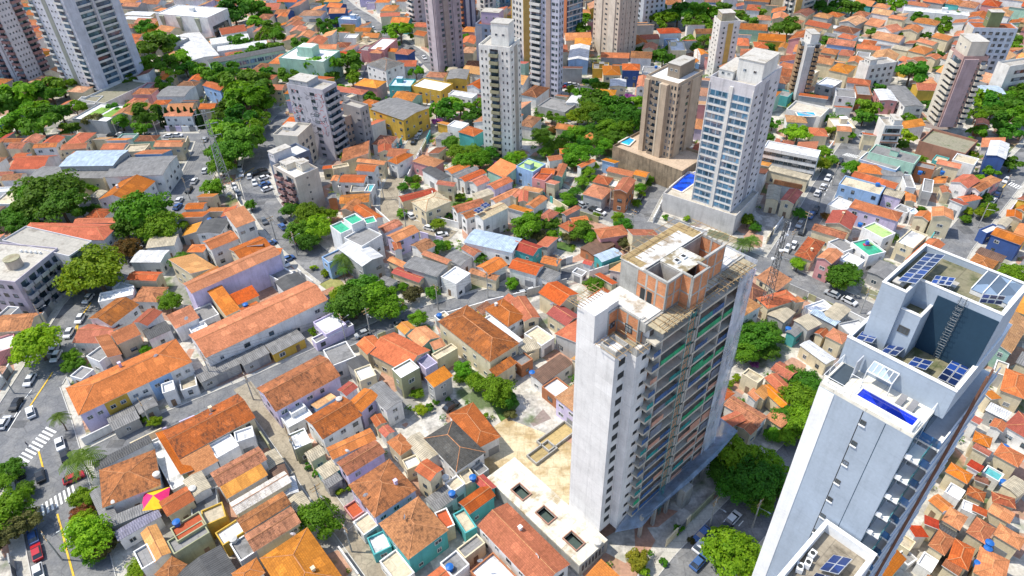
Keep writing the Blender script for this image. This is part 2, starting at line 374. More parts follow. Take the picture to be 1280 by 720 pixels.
# ------------------------------------------------------------------ houses
NH = 0
def rect3(A, B, C, snap=True):
    A, B, C = (np.array(p[:2]) for p in (A, B, C)); u = B-A; L = np.linalg.norm(u); u = u/L; n = np.array([-u[1], u[0]])
    W = (C-B) @ n; c = A+u*L/2+n*W/2; a = math.atan2(u[1], u[0])
    if snap and np.hypot(*c) < 230:
        d = (a-A0+math.pi/4) % (math.pi/2)-math.pi/4
        if abs(d) < math.radians(9): a -= d*.8
    if W < 0: a += math.pi
    return c, a, max(2.5, L), max(2.5, abs(W))
def hip_roof(b, L, W, h, ov, pitch, kind, th=.14):
    """tiled roof over an L x W body centred on the origin; the ridge runs along the longer side"""
    l, w2 = L/2+ov, W/2+ov
    if kind == 'S':
        r = (2*w2)*pitch*.75
        b.slab([(-l, -w2, h+r), (l, -w2, h+r), (l, w2, h), (-l, w2, h)], th, 0, 2)
        return r
    sw = W > L
    if sw: l, w2 = w2, l
    r = w2*pitch
    T = (lambda p: (-p[1], p[0], p[2])) if sw else (lambda p: p)
    k = (l-min(w2*.95, l*.98)) if kind == 'H' else l
    z1 = h+r
    Q = [(-l, -w2, h), (l, -w2, h), (l, w2, h), (-l, w2, h)]; R1, R2 = (-k, 0, z1), (k, 0, z1)
    b.slab([T(p) for p in (Q[0], Q[1], R2, R1)], th, 0, 2); b.slab([T(p) for p in (Q[2], Q[3], R1, R2)], th, 0, 2)
    if kind == 'H':
        b.slab([T(p) for p in (Q[1], Q[2], R2)], th, 0, 2); b.slab([T(p) for p in (Q[3], Q[0], R1)], th, 0, 2)
        for e, f in ((Q[0], R1), (Q[3], R1), (Q[1], R2), (Q[2], R2)): b.bar(T((e[0], e[1], e[2]+.03)), T((f[0], f[1], f[2]+.03)), .075, 1)
    b.bar(T((-k, 0, z1+.03)), T((k, 0, z1+.03)), .09, 1)
    return r
CNT = {}
def house(kind, h, rk, wk, c, a, L, W, name=None, look=None, cat=None, group=None, wins=True, roofh=None, label=None):
    h += RND.uniform(-.09, .09); u = (math.cos(a), math.sin(a)); mark(c, u, L, W, .3)
    cn = {'H': 'hipped_house', 'G': 'gabled_house', 'S': 'lean_to_roofed_house', 'F': 'flat_roofed_house', 'C': 'sheet_roofed_shed'}[kind]
    big = L*W > 330
    size = 'small ' if L*W < 40 else ('large ' if L*W > 170 else '')
    if big and kind in 'CF': cn = 'warehouse' if kind == 'C' else 'long_flat_roofed_building'
    name = name or cn
    root = empty(name, (c[0], c[1], 0), a)
    rm, wm = roofmat(rk, kind), wallmat(wk); d = np.hypot(*c)
    ins = .32 if kind in 'HGS' else (.12 if kind == 'C' else 0)
    l, w2 = L/2-ins, W/2-ins; pitch = RND.uniform(.30, .40)
    wb = MB(); mats = [wm, M_WHITE]
    if kind == 'F':
        wb.box(-l, -w2, -.3, l, w2, h-.55, 0, 'tb'); t = .16; cap = 1 if RND.random() < .2 else 0
        for (x0, y0, x1, y1) in ((-l, -w2, l, -w2+t), (-l, w2-t, l, w2), (-l, -w2+t, -l+t, w2-t), (l-t, -w2+t, l, w2-t)): wb.box(x0, y0, h-.55, x1, y1, h, 0, 'b')
        for (x0, y0, x1, y1) in ((-l-.04, -w2-.04, l+.04, -w2+t+.04), (-l-.04, w2-t-.04, l+.04, w2+.04), (-l-.04, -w2+t+.04, -l+t+.04, w2-t-.04), (l-t-.04, -w2+t+.04, l+.04, w2-t-.04)):
            wb.box(x0, y0, h, x1, y1, h+.06, cap)
        wb.build('wall', mats, root)
        rb = MB(); rb.box(-l+t+.004, -w2+t+.004, h-.75, l-t-.004, w2-t-.004, h-.45, 0, 'b')
        q = RND.random()
        if L*W > 55 and q < .5 and h > 4:     # a stair head on the deck
            x, y = RND.uniform(-.25, .25)*L, RND.uniform(-.2, .2)*W; rb.box(x-1.3, y-1.1, h-.45, x+1.3, y+1.1, h+1.6, 1, 'b'); rb.box(x-1.45, y-1.25, h+1.6, x+1.45, y+1.25, h+1.72, 0)
        rb.build('roof', [rm, wm], root)
    else:
        hh = h-.12
        wb.box(-l, -w2, -.3, l, w2, hh, 0, 'tb')
        rb = MB()
        if kind == 'C':
            r = .08*W*.5+.15
            if L < W:
                rb.slab([(-l-.25, -w2-.25, h), (0, -w2-.25, h+r), (0, w2+.25, h+r), (-l-.25, w2+.25, h)], .07, 0); rb.slab([(0, -w2-.25, h+r), (l+.25, -w2-.25, h), (l+.25, w2+.25, h), (0, w2+.25, h+r)], .07, 0)
            else:
                rb.slab([(-l-.25, -w2-.25, h), (l+.25, -w2-.25, h), (l+.25, 0, h+r), (-l-.25, 0, h+r)], .07, 0); rb.slab([(-l-.25, 0, h+r), (l+.25, 0, h+r), (l+.25, w2+.25, h), (-l-.25, w2+.25, h)], .07, 0)
            if L < W:
                for y in (-w2, w2): wb.poly([(-l, y, hh), (l, y, hh), (0, y, hh+r)] if y < 0 else [(l, y, hh), (-l, y, hh), (0, y, hh+r)])
            else:
                for x in (-l, l): wb.poly([(x, -w2, hh), (x, w2, hh), (x, 0, hh+r)] if x > 0 else [(x, w2, hh), (x, -w2, hh), (x, 0, hh+r)])
        else:
            r = hip_roof(rb, L-.64, W-.64, h, .32, pitch, kind)
            if kind == 'S':
                r2 = r*w2*2/(2*(W/2)); s = 1
                wb.poly([(-l, -w2, hh), (l, -w2, hh), (l, -w2, hh+r2), (-l, -w2, hh+r2)])
                wb.poly([(l, -w2, hh), (l, w2, hh), (l, -w2, hh+r2)]); wb.poly([(-l, w2, hh), (-l, -w2, hh), (-l, -w2, hh+r2)])
            elif kind == 'G':
                if W > L:
                    rr = r*l/(L/2)
                    wb.poly([(-l, -w2, hh), (l, -w2, hh), (0, -w2, hh+rr)]); wb.poly([(l, w2, hh), (-l, w2, hh), (0, w2, hh+rr)])
                else:
                    rr = r*w2/(W/2)
                    wb.poly([(l, -w2, hh), (l, w2, hh), (l, 0, hh+rr)]); wb.poly([(-l, w2, hh), (-l, -w2, hh), (-l, 0, hh+rr)])
        wb.build('wall', mats, root); ro = rb.build('roof', [rm, M_RIDGE, M_FRAME] if kind != 'C' else [rm], root)
        if kind in 'HG' and L*W > 60 and RND.random() < .3 and d < 260:
            cb = MB(); x, y = RND.uniform(-.25, .25)*L, RND.uniform(.1, .3)*W*RND.choice((-1, 1)); cb.box(x-.3, y-.3, h, x+.3, y+.3, h+r+.35, 0, 'b'); cb.box(x-.38, y-.38, h+r+.35, x+.38, y+.38, h+r+.47, 0)
            o = cb.build('chimney', [wm], root); 
    # windows and a door on the walls the photograph can see
    if wins and d < 330:
        top = h-.6 if kind == 'F' else h-.25
        for (nx, ny, ln, off, rot) in ((0, -1, L-2*ins, w2, 0), (1, 0, W-2*ins, l, math.pi/2), (0, 1, L-2*ins, w2, math.pi), (-1, 0, W-2*ins, l, -math.pi/2)):
            wx, wy = nx*u[0]-ny*u[1], nx*u[1]+ny*u[0]
            if wx*(-c[0])+wy*(-c[1]) < .15*d or ln < 2.6: continue
            n = max(1, min(5, int(ln/2.9))); fls = [3.75, .95] if top > 5.2 else [.95]
            if top > 8.2: fls = [6.7]+fls
            for fi, z in enumerate(fls):
                for k in range(n):
                    if RND.random() < .22 and n > 1: continue
                    s = -ln/2+ln*(k+.5)/n; ww = min(RND.choice((1.0, 1.3, 1.6)), ln*.5); hhh = min(RND.choice((1.0, 1.15, 1.3)), top-z-.1)
                    if hhh < .5: continue
                    tx, ty = -ny, nx      # along the wall
                    nm, kd, zz = 'window', RND.choice(('window', 'window', 'dark_window')), z
                    if z < 1.5 and k == n//2 and RND.random() < .6: nm, kd, zz, ww, hhh = ('door', 'door', 0.02, 1.0, min(2.1, top-.2)) if RND.random() < .5 else ('garage_gate', 'gate', .02, min(2.6, ln*.6), min(2.3, top-.2))
                    facewin(root, nm, kd, nx*(off+.004)+tx*s, ny*(off+.004)+ty*s, zz, ww, hhh, rot)
    if label: tag(root, label, cat or 'house', group); return root, h
    shape = {'H': 'hipped house', 'G': 'gabled house', 'S': 'lean-to', 'F': 'flat roof building', 'C': 'sheet roof shed'}[kind]
    tname = {'H': ROOFN[rk]+' tiled', 'G': ROOFN[rk]+' tiled', 'S': ROOFN[rk]+' tiled', 'F': ROOFN[rk]+' decked', 'C': ROOFN[rk]}[kind]
    if big and kind in 'CF': shape = {'C': 'sheet roof warehouse', 'F': 'flat roof building'}[kind]
    look = look or f'{size}{tname} {shape} with {WALLN[wk]} walls'
    cat = cat or {'H': 'hipped house', 'G': 'gabled house', 'S': 'lean-to', 'F': 'flat-roofed building', 'C': 'shed'}[kind]
    group = group or {'H': 'tiled houses of the district', 'G': 'tiled houses of the district', 'S': 'lean-to roofs between the houses', 'F': 'flat roofed buildings of the district', 'C': 'sheet roofed sheds and awnings'}[kind]
    reg(root, look, cat, group); CNT[kind] = CNT.get(kind, 0)+1
    return root, h
HOUSES = []                               # centre, angle
def hpx(kind, h, rk, wk, x1, y1, x2, y2, x3, y3, **kw):
    c, a, L, W = rect3(at(x1, y1, h), at(x2, y2, h), at(x3, y3, h))
    if L > 60 or W > 60: print('BIG', kind, rk, x1, y1, L, W)
    HOUSES.append((c, a)); return house(kind, h, rk, wk, c, a, L, W, **kw)

# ------------------------------------------------------------------ streets
STREETS = []
ROADS = {
 'avenue': (12.5, [(-90, 700), (0, 556), (45, 484), (75, 434), (108, 380), (150, 330), (185, 295), (222, 258), (243, 228), (258, 195), (268, 165), (285, 120)]),
 'avenue_branch': (13, [(38, 500), (50, 540), (62, 590), (73, 640), (88, 700), (100, 760)]),
 'row_house_lane': (5.6, [(112, 572), (160, 548), (200, 529), (320, 479), (430, 429), (495, 401), (545, 388), (600, 372), (650, 360), (700, 346), (775, 322)]),
 'alley': (4.4, [(303, 482), (340, 531), (375, 580), (420, 645), (470, 712), (510, 770)]),
 'cross_street': (8, [(690, 236), (728, 258), (760, 268), (795, 281), (850, 300), (930, 322), (985, 345), (1060, 377), (1110, 402)]),
 'side_street': (8, [(962, 342), (974, 328), (992, 300), (1012, 270), (1030, 237), (1050, 205), (1068, 178), (1090, 150)]),
 'east_street': (8.5, [(1330, 150), (1270, 213), (1235, 256), (1195, 306), (1175, 340), (1160, 372)]),
 'podium_ramp': (6, [(832, 222), (815, 245), (798, 276)]),
 'cobbled_street': (6.5, [(470, 107), (505, 110), (545, 125), (533, 148), (518, 180), (500, 212), (487, 240), (487, 262), (508, 281), (565, 296)]),
 'hill_street': (7, [(418, -20), (427, 0), (440, 11), (460, 23), (480, 40), (470, 70), (462, 95), (470, 107)]),
 'market_street': (6.5, [(480, 40), (505, 55), (525, 68), (545, 88)]),
 'plaza_street': (10, [(420, 345), (400, 330), (370, 303), (345, 278), (326, 250), (318, 225), (322, 195), (340, 168), (360, 145)]),
 'tree_street': (7, [(40, 176), (130, 171), (200, 172), (262, 172)]),
 'shaded_street': (9.5, [(770, 850), (870, 716), (930, 650), (985, 592), (1035, 540), (1080, 495)]),
}
def ribbon(pts, wd, z, name, mat):
    b = MB(); L, Rr = [], []
    for i, p in enumerate(pts):
        d0 = pts[i]-pts[i-1] if i else pts[1]-pts[0]; d1 = pts[i+1]-pts[i] if i+1 < len(pts) else pts[-1]-pts[-2]
        d0 = d0/np.linalg.norm(d0); d1 = d1/np.linalg.norm(d1); t = d0+d1; t = t/np.linalg.norm(t); n = np.array([-t[1], t[0]]); k = wd/2/max(.6, t@d0)
        L.append(p+n*k); Rr.append(p-n*k)
    for i in range(len(pts)-1): b.poly([(*Rr[i], z), (*Rr[i+1], z), (*L[i+1], z), (*L[i], z)])
    return setting(b.build(name, [mat]))
def asphalt(name, c, patch):
    m, n, l, b = new_mat(name); P = worldpos(n)
    f = rng(n, l, noise(n, l, P, .25, 5, .6), .42, .62, 0, 1); f2 = rng(n, l, noise(n, l, P, 2.5, 4), .3, .7, .8, 1.15)
    base = mixc(n, l, f, c, patch)
    sn = nd(n, 'ShaderNodeVectorMath', operation='SNAP'); l.new(P, sn.inputs[0]); sn.inputs[1].default_value = (3.7, 2.3, 50); wn = nd(n, 'ShaderNodeTexWhiteNoise', noise_dimensions='2D'); l.new(sn.outputs[0], wn.inputs['Vector'])
    base = valmul(n, l, base, mth(n, l, 'ADD', rng(n, l, wn.outputs[0], .06, .08, .66, 1), rng(n, l, wn.outputs[0], .93, .95, 0, .2)))
    cr = nd(n, 'ShaderNodeTexVoronoi', feature='DISTANCE_TO_EDGE'); cr.inputs['Scale'].default_value = .3; l.new(P, cr.inputs['Vector']); base = valmul(n, l, base, rng(n, l, cr.outputs['Distance'], 0, .03, .72, 1)); l.new(valmul(n, l, base, f2), b.inputs['Base Color']); b.inputs['Roughness'].default_value = .85; return m
def inroad(p, skip=None, pad=0):
    for nm, wd, P in STREETS:
        if nm == skip: continue
        for i in range(len(P)-1):
            d = P[i+1]-P[i]; t = np.clip((p-P[i])@d/(d@d), 0, 1)
            if np.linalg.norm(p-P[i]-d*t) < wd/2+pad: return True
    return False
def streets():
    ma = asphalt('asphalt', (.15, .155, .165), (.215, .215, .215)); mc = asphalt('cobbles', (.36, .31, .23), (.27, .23, .17)); ms = slabmat('pavement_concrete', (.47, .45, .40), (.25, .22, .17), .6, .5)
    mk = flat('kerb_stone', (.52, .51, .48))
    for nm, (wd, P) in ROADS.items():
        STREETS.append((nm, wd, [at(*p)[:2] for p in P]))
    for i, (nm, wd, P) in enumerate(STREETS):
        sw = .8 if wd < 5 else (1.4 if wd < 7 else 2.0)
        ribbon(P, wd+2*sw, .010+.0045*i, 'pavement', ms)
        ribbon(P, wd, .085+.0045*i, 'road', mc if nm in ('alley', 'cobbled_street') else ma)
        for j in range(len(P)-1):
            d = P[j+1]-P[j]; L = np.linalg.norm(d); mark((P[j]+P[j+1])/2, d/L, L+wd*.4, wd+2*sw)
    kb = MB()
    for nm, wd, P in STREETS:
        for j in range(len(P)-1):
            d = P[j+1]-P[j]; L = np.linalg.norm(d); u = d/L; n = np.array([-u[1], u[0]]); k = max(1, int(L/2.5))
            for q in range(k):
                for s in (-1, 1):
                    p0 = P[j]+u*L*q/k+n*s*(wd/2+.08); p1 = P[j]+u*L*(q+1)/k+n*s*(wd/2+.08)
                    if inroad((p0+p1)/2, nm, .3): continue
                    for (z0, z1) in ((-.1, .235),):
                        a, c2 = p0-n*.09, p0+n*.09; e, f = p1-n*.09, p1+n*.09
                        kb.poly([(*a, z1), (*e, z1), (*f, z1), (*c2, z1)]); kb.poly([(*a, z0), (*e, z0), (*e, z1), (*a, z1)]); kb.poly([(*f, z0), (*c2, z0), (*c2, z1), (*f, z1)])
    setting(kb.build('kerb', [mk]))
    mw = flat('road_paint_white', (.78, .78, .76), var=.25); my = flat('road_paint_yellow', (.72, .45, .05), var=.25)
    def cross(x0, y0, x1, y1, ang, ln, n):     # zebra from one pixel to another
        b = MB(); p, q = at(x0, y0)[:2], at(x1, y1)[:2]; u = (q-p)/np.linalg.norm(q-p); v = np.array([math.cos(ang), math.sin(ang)]); z = .175
        for k in range(n):
            c = p+(q-p)*(k+.25)/n; e = p+(q-p)*(k+.75)/n; b.poly([(*(c-v*ln/2), z), (*(e-v*ln/2), z), (*(e+v*ln/2), z), (*(c+v*ln/2), z)][::1])
        o = setting(b.build('zebra_crossing', [mw]))
        for f in o.data.polygons:
            if f.normal.z < 0: f.flip()
    sa = math.atan2(*(STREETS[1][2][3]-STREETS[1][2][2])[::-1])
    cross(40, 647, 95, 612, sa, 3.4, 10)
    cross(28, 577, 66, 536, sa+.5, 3.6, 9)
    cross(962, 329, 985, 340, math.radians(-50), 3, 7); cross(1055, 193, 1073, 197, math.radians(30), 3, 7)
    cross(1258, 228, 1276, 236, math.radians(35), 3, 6)
    def line(pts, wd, mat, dash=0):
        b = MB(); P = [at(*p)[:2] for p in pts]
        for i in range(len(P)-1):
            d = P[i+1]-P[i]; L = np.linalg.norm(d); u = d/L; n = np.array([-u[1], u[0]])*wd/2; k = max(1, int(L/3)) if dash else 1
            for q in range(k):
                a, e = P[i]+d*q/k, P[i]+d*(q+(.5 if dash else 1))/k; b.poly([(*(a-n), .172), (*(e-n), .172), (*(e+n), .172), (*(a+n), .172)])
        setting(b.build('lane_line', [mat]))
    line([(48, 562), (54, 585)], .35, my); line([(72, 643), (79, 668), (84, 690), (95, 730)], .35, my)
    line([(38, 508), (66, 466)], .35, my); line([(94, 412), (104, 393), (114, 379)], .35, my); line([(98, 404), (96, 420)], .3, my)
    line([(18, 522), (32, 498), (48, 478)], .18, mw, 1); line([(300, 225), (307, 217), (318, 210)], .3, my); line([(1248, 240), (1257, 231)], .3, my)
    line([(10, 540), (26, 514)], .2, mw); line([(1030, 245), (1046, 213)], .18, mw, 1); line([(885, 700), (935, 645)], .18, mw, 1)

def ground():
    m, n, l, b = new_mat('city_ground'); P = worldpos(n)
    f = rng(n, l, noise(n, l, P, .09, 5, .62), .46, .58, 0, 1)
    f1 = rng(n, l, noise(n, l, P, .35, 5, .6), .44, .58, 0, 1)
    f2 = rng(n, l, noise(n, l, P, .06, 4, .6), .56, .64, 0, 1)
    vor = nd(n, 'ShaderNodeTexVoronoi'); vor.inputs['Scale'].default_value = .17; l.new(P, vor.inputs['Vector'])
    sp = nd(n, 'ShaderNodeSeparateXYZ'); l.new(vor.outputs['Color'], sp.inputs[0])
    c = mixc(n, l, f, (.48, .45, .39), (.31, .295, .27)); c = mixc(n, l, mth(n, l, 'MULTIPLY', f1, .7), c, (.64, .61, .56))
    c = mixc(n, l, rng(n, l, sp.outputs[0], .72, .74, 0, .8), c, (.42, .20, .12)); c = mixc(n, l, rng(n, l, sp.outputs[1], .8, .82, 0, .7), c, (.20, .20, .20))
    c = mixc(n, l, mth(n, l, 'MULTIPLY', f2, .9), c, (.07, .12, .025))
    l.new(valmul(n, l, c, rng(n, l, noise(n, l, P, 1.5, 4), .3, .7, .75, 1.15)), b.inputs['Base Color']); b.inputs['Roughness'].default_value = .9
    g = MB(); g.box(-3000, -1500, -2, 3000, 4500, 0, 0); setting(g.build('ground', [m]))
ground(); streets()
def patch(name, pts, z, mat, kind='structure'):
    P = [at(*p, z) for p in pts]; b = MB(); P = [(p[0], p[1], z) for p in P]; ar = sum(P[i][0]*P[(i+1) % len(P)][1]-P[(i+1) % len(P)][0]*P[i][1] for i in range(len(P)))
    b.poly(P if ar > 0 else P[::-1]); o = b.build(name, [mat]); o['kind'] = kind
    return P
# ------------------------------------------------------------------ apartment towers
def trect(z, Lp, Np, Rp):
    """left, near and right roof corners (pixels at height z) -> left corner, angle of the front face, width, depth"""
    L, N, R = (at(*p, z)[:2] for p in (Lp, Np, Rp)); u = N-L; W = np.linalg.norm(u); u /= W; n = np.array([-u[1], u[0]])
    D = abs((R-N) @ n); return L, math.atan2(u[1], u[0]), W, max(3, D)
def pcolor(name, c, dirt=.25): return plaster('tower_'+name, c, dirt=dirt, panel=(3.4, 2.7, .045))
def balcony_mesh(w, railc, d=1.3, hr=1.05, gl=M_GLASS, solid_rail=True):
    b = MB(); b.box(-w/2, -d, -.12, w/2, 0, .06, 0, 'k')
    if solid_rail:
        b.box(-w/2, -d, .06, w/2, -d+.1, hr, 1, 'b'); b.box(-w/2, -d+.1, .06, -w/2+.1, 0, hr, 1, 'bk'); b.box(w/2-.1, -d+.1, .06, w/2, 0, hr, 1, 'bk')
    else:
        b.box(-w/2, -d, .06, w/2, -d+.04, hr-.05, 2, 'b'); b.box(-w/2, -d-.02, hr-.05, w/2, -d+.06, hr+.03, 1)
    b.poly([(-w/2+.15, -.03, .08), (w/2-.15, -.03, .08), (w/2-.15, -.03, 2.3), (-w/2+.15, -.03, 2.3)], 2)
    return b, [M_WHITE if railc is None else railc, railc or M_WHITE, gl]
def add_floor_parts(root, items, z0, z1, fh):
    """items: (kind, (MB, mesh, mats), x, y, rot, w, h, dz); one part per storey, the top 100 of a kind as parts, the rest as one"""
    by = {}
    n = int((z1-z0)/fh)
    for (kind, U, x, y, rot, w_, h_, dz, every) in items:
        for k in range(n):
            z = z0+fh*k+dz
            if z+h_ > z1 or k % every: continue
            by.setdefault(kind, []).append((z, U, x, y, rot, w_, h_))
    for kind, L in by.items():
        L.sort(key=lambda q: -q[0])
        for (z, U, x, y, rot, w_, h_) in L[:98]:
            link(kind, U[1], root, (x, y, z), rot, (w_ or 1, 1, h_ if w_ else 1))
        rest = {}
        for q in L[98:]: rest.setdefault(id(q[1]), []).append(q)
        if rest:
            big = MB(); mats = []
            for _, qs in rest.items():
                U = qs[0][1]; base = len(mats); mats += U[2]
                for (z, U, x, y, rot, w_, h_) in qs:
                    i0 = len(big.m); big.add(U[0], Matrix.Translation((x, y, z)) @ Matrix.Rotation(rot, 4, 'Z') @ Matrix.Diagonal((w_ or 1, 1, h_ if w_ else 1, 1)))
                    for j in range(i0, len(big.m)): big.m[j] += base
            stuff(big.build(kind, mats, root, uv=False))
def tower(name, label, rect, z0, z1, wall, front, right, fh=2.8, pent=None, parapet=1.0, trim=None, roofm=None, cat='apartment tower', extra=None, left=None):
    L, a, W, D = rect
    root = empty(name, (L[0], L[1], 0), a); tag(root, label, cat)
    u = np.array([math.cos(a), math.sin(a)]); n = np.array([-u[1], u[0]]); mark(L+u*W/2+n*D/2, u, W, D, 1.0)
    wb = MB(); wb.box(0, 0, z0-.3, W, D, z1-.4, 0, 'b')
    t = .2
    for (x0, y0, x1, y1) in ((0, 0, W, t), (0, D-t, W, D), (0, t, t, D-t), (W-t, t, W, D-t)): wb.box(x0, y0, z1-.4, x1, y1, z1+parapet-.4, 0, 'b')
    wb.build('wall', [wall], root)
    rb = MB(); rb.box(t+.005, t+.005, z1-.4, W-t-.005, D-t-.005, z1-.25, 0, 'b'); rb.build('roof', [roofm or slabmat('roof_deck', (.50, .47, .42))], root)
    items = []; trimb = {}
    for face, cols, ln in (('f', front, W), ('r', right, D), ('l', left or [], D)):
        rot = {'f': 0, 'r': math.pi/2, 'l': -math.pi/2}[face]
        for c in cols:
            f0, f1, ty = c[:3]; arg = c[3] if len(c) > 3 else None
            m_ = (f0+f1)/2*ln; wd = (f1-f0)*ln
            pos = {'f': (m_, -.004), 'r': (W+.004, m_), 'l': (-.004, D-m_)}[face]
            if ty == 'w': items.append(('window', unit('window'), *pos, rot, wd, 1.15, 1.0, 1))
            elif ty == 'd': items.append(('window', unit('dark_window'), *pos, rot, wd, arg or 1.3, .9, 1))
            elif ty == 's': items.append(('window', unit('dark_window'), *pos, rot, wd, .6, 1.5, 1))
            elif ty == 'G':
                items.append(('glazing', unit('glazing'), *pos, rot, wd, fh-.58, .45, 1))
            elif ty == 'B':
                bb, mm = balcony_mesh(wd, arg); items.append(('balcony', (bb, bb.mesh('balcony', mm), mm), *pos, rot, None, 1, .1, 1))
            elif ty == 'b':
                bb, mm = balcony_mesh(wd, arg, .7, .75, glass('steel_glass', (.07, .12, .17), .08)); items.append(('balcony', (bb, bb.mesh('balcony', mm), mm), *pos, rot, None, 1, .1, 1))
            elif ty == 'P':          # a pier or painted stripe over the full height
                th = c[4] if len(c) > 4 else .18; key = id(arg)
                mb = trimb.setdefault(key, (MB(), arg))[0]; zt = z1+.02*len(trimb)-.45
                if face == 'f': mb.box(f0*ln, -th, z0, f1*ln, 0, zt, 0, 'kb')
                elif face == 'r': mb.box(W, f0*ln, z0, W+th, f1*ln, zt, 0, 'lb')
                else: mb.box(-th, D-f1*ln, z0, 0, D-f0*ln, zt, 0, 'rb')
            elif ty == 'F':          # horizontal floor bands
                mb = trimb.setdefault(id(arg)+1, (MB(), arg))[0]
                for k in range(int((z1-z0)/fh)):
                    z = z0+k*fh-.22
                    if face == 'f': mb.box(f0*ln, -.16, z, f1*ln, 0, z+.5, 0, 'k')
                    else: mb.box(W, f0*ln, z, W+.16, f1*ln, z+.5, 0, 'l')
    for mb, m_ in trimb.values(): mb.build('pier' , [m_], root)
    add_floor_parts(root, items, z0, z1, fh)
    for p in pent or []:
        x0, y0, x1, y1, h, m_ = p; pb = MB(); X0, Y0, X1, Y1 = x0*W, y0*D, x1*W, y1*D
        pb.box(X0, Y0, z1-.3, X1, Y1, z1+h, 0, 'b'); pb.box(X0-.15, Y0-.15, z1+h, X1+.15, Y1+.15, z1+h+.2, 1)
        po = pb.build('penthouse', [m_ or wall, slabmat('roof_deck', (.50, .47, .42))], root)
        for k in range(2):
            facewin(po, 'window', 'window', X0+(X1-X0)*(.3+.4*k), Y0-.004, z1+h*.45, min(1, (X1-X0)*.2), .8, 0)
    if extra: extra(root, W, D, z1)
    return root, (L, a, W, D)
def podium(name, label, z, Lp, Np, Rp, wallm, topm, cat='parking podium', par=.9, hole=None):
    L, a, W, D = trect(z, Lp, Np, Rp); root = empty(name, (L[0], L[1], 0), a); tag(root, label, cat)
    u = np.array([math.cos(a), math.sin(a)]); n = np.array([-u[1], u[0]]); mark(L+u*W/2+n*D/2, u, W, D, .5)
    b = MB(); b.box(0, 0, -.3, W, D, z-par, 0, 'tb'); t = .22
    for (x0, y0, x1, y1) in ((0, 0, W, t), (0, D-t, W, D), (0, t, t, D-t), (W-t, t, W, D-t)): b.box(x0, y0, z-par, x1, y1, z, 0, 'b')
    b.build('wall', [wallm], root); r = MB(); r.box(t+.004, t+.004, z-par-.3, W-t-.004, D-t-.004, z-par+.05, 0, 'b'); r.build('deck', [topm], root)
    return root, W, D
def pool(name, label, z, pts, group=None, rim=True, deep=False):
    P = [at(*p, z) for p in pts]; c = sum(P)/len(P); root = empty(name, (c[0], c[1], z)); tag(root, label, 'swimming pool', group)
    loc = [(p[0]-c[0], p[1]-c[1]) for p in P]; ar = sum(loc[i][0]*loc[(i+1) % len(loc)][1]-loc[(i+1) % len(loc)][0]*loc[i][1] for i in range(len(loc)))
    if ar < 0: loc = loc[::-1]
    b = MB(); b.poly([(x, y, .10) for x, y in loc]); b.build('water', [glass('deep_blue_water', (.004, .05, .42), .05) if deep else glass('pool_water', (.02, .30, .55), .05)], root)
    if rim:
        r = MB()
        for i in range(len(loc)):
            p, q = Vector((*loc[i], 0)), Vector((*loc[(i+1) % len(loc)], 0)); d = (q-p).normalized(); m_ = Vector((d.y, -d.x, 0))*.5
            r.slab([tuple(p+m_-d*.3+Vector((0, 0, .16))), tuple(q+m_+d*.3+Vector((0, 0, .16))), tuple(q+Vector((0, 0, .16))), tuple(p+Vector((0, 0, .16)))], .2)
        r.build('coping', [flat('pool_coping', (.66, .60, .52))], root)
    return root

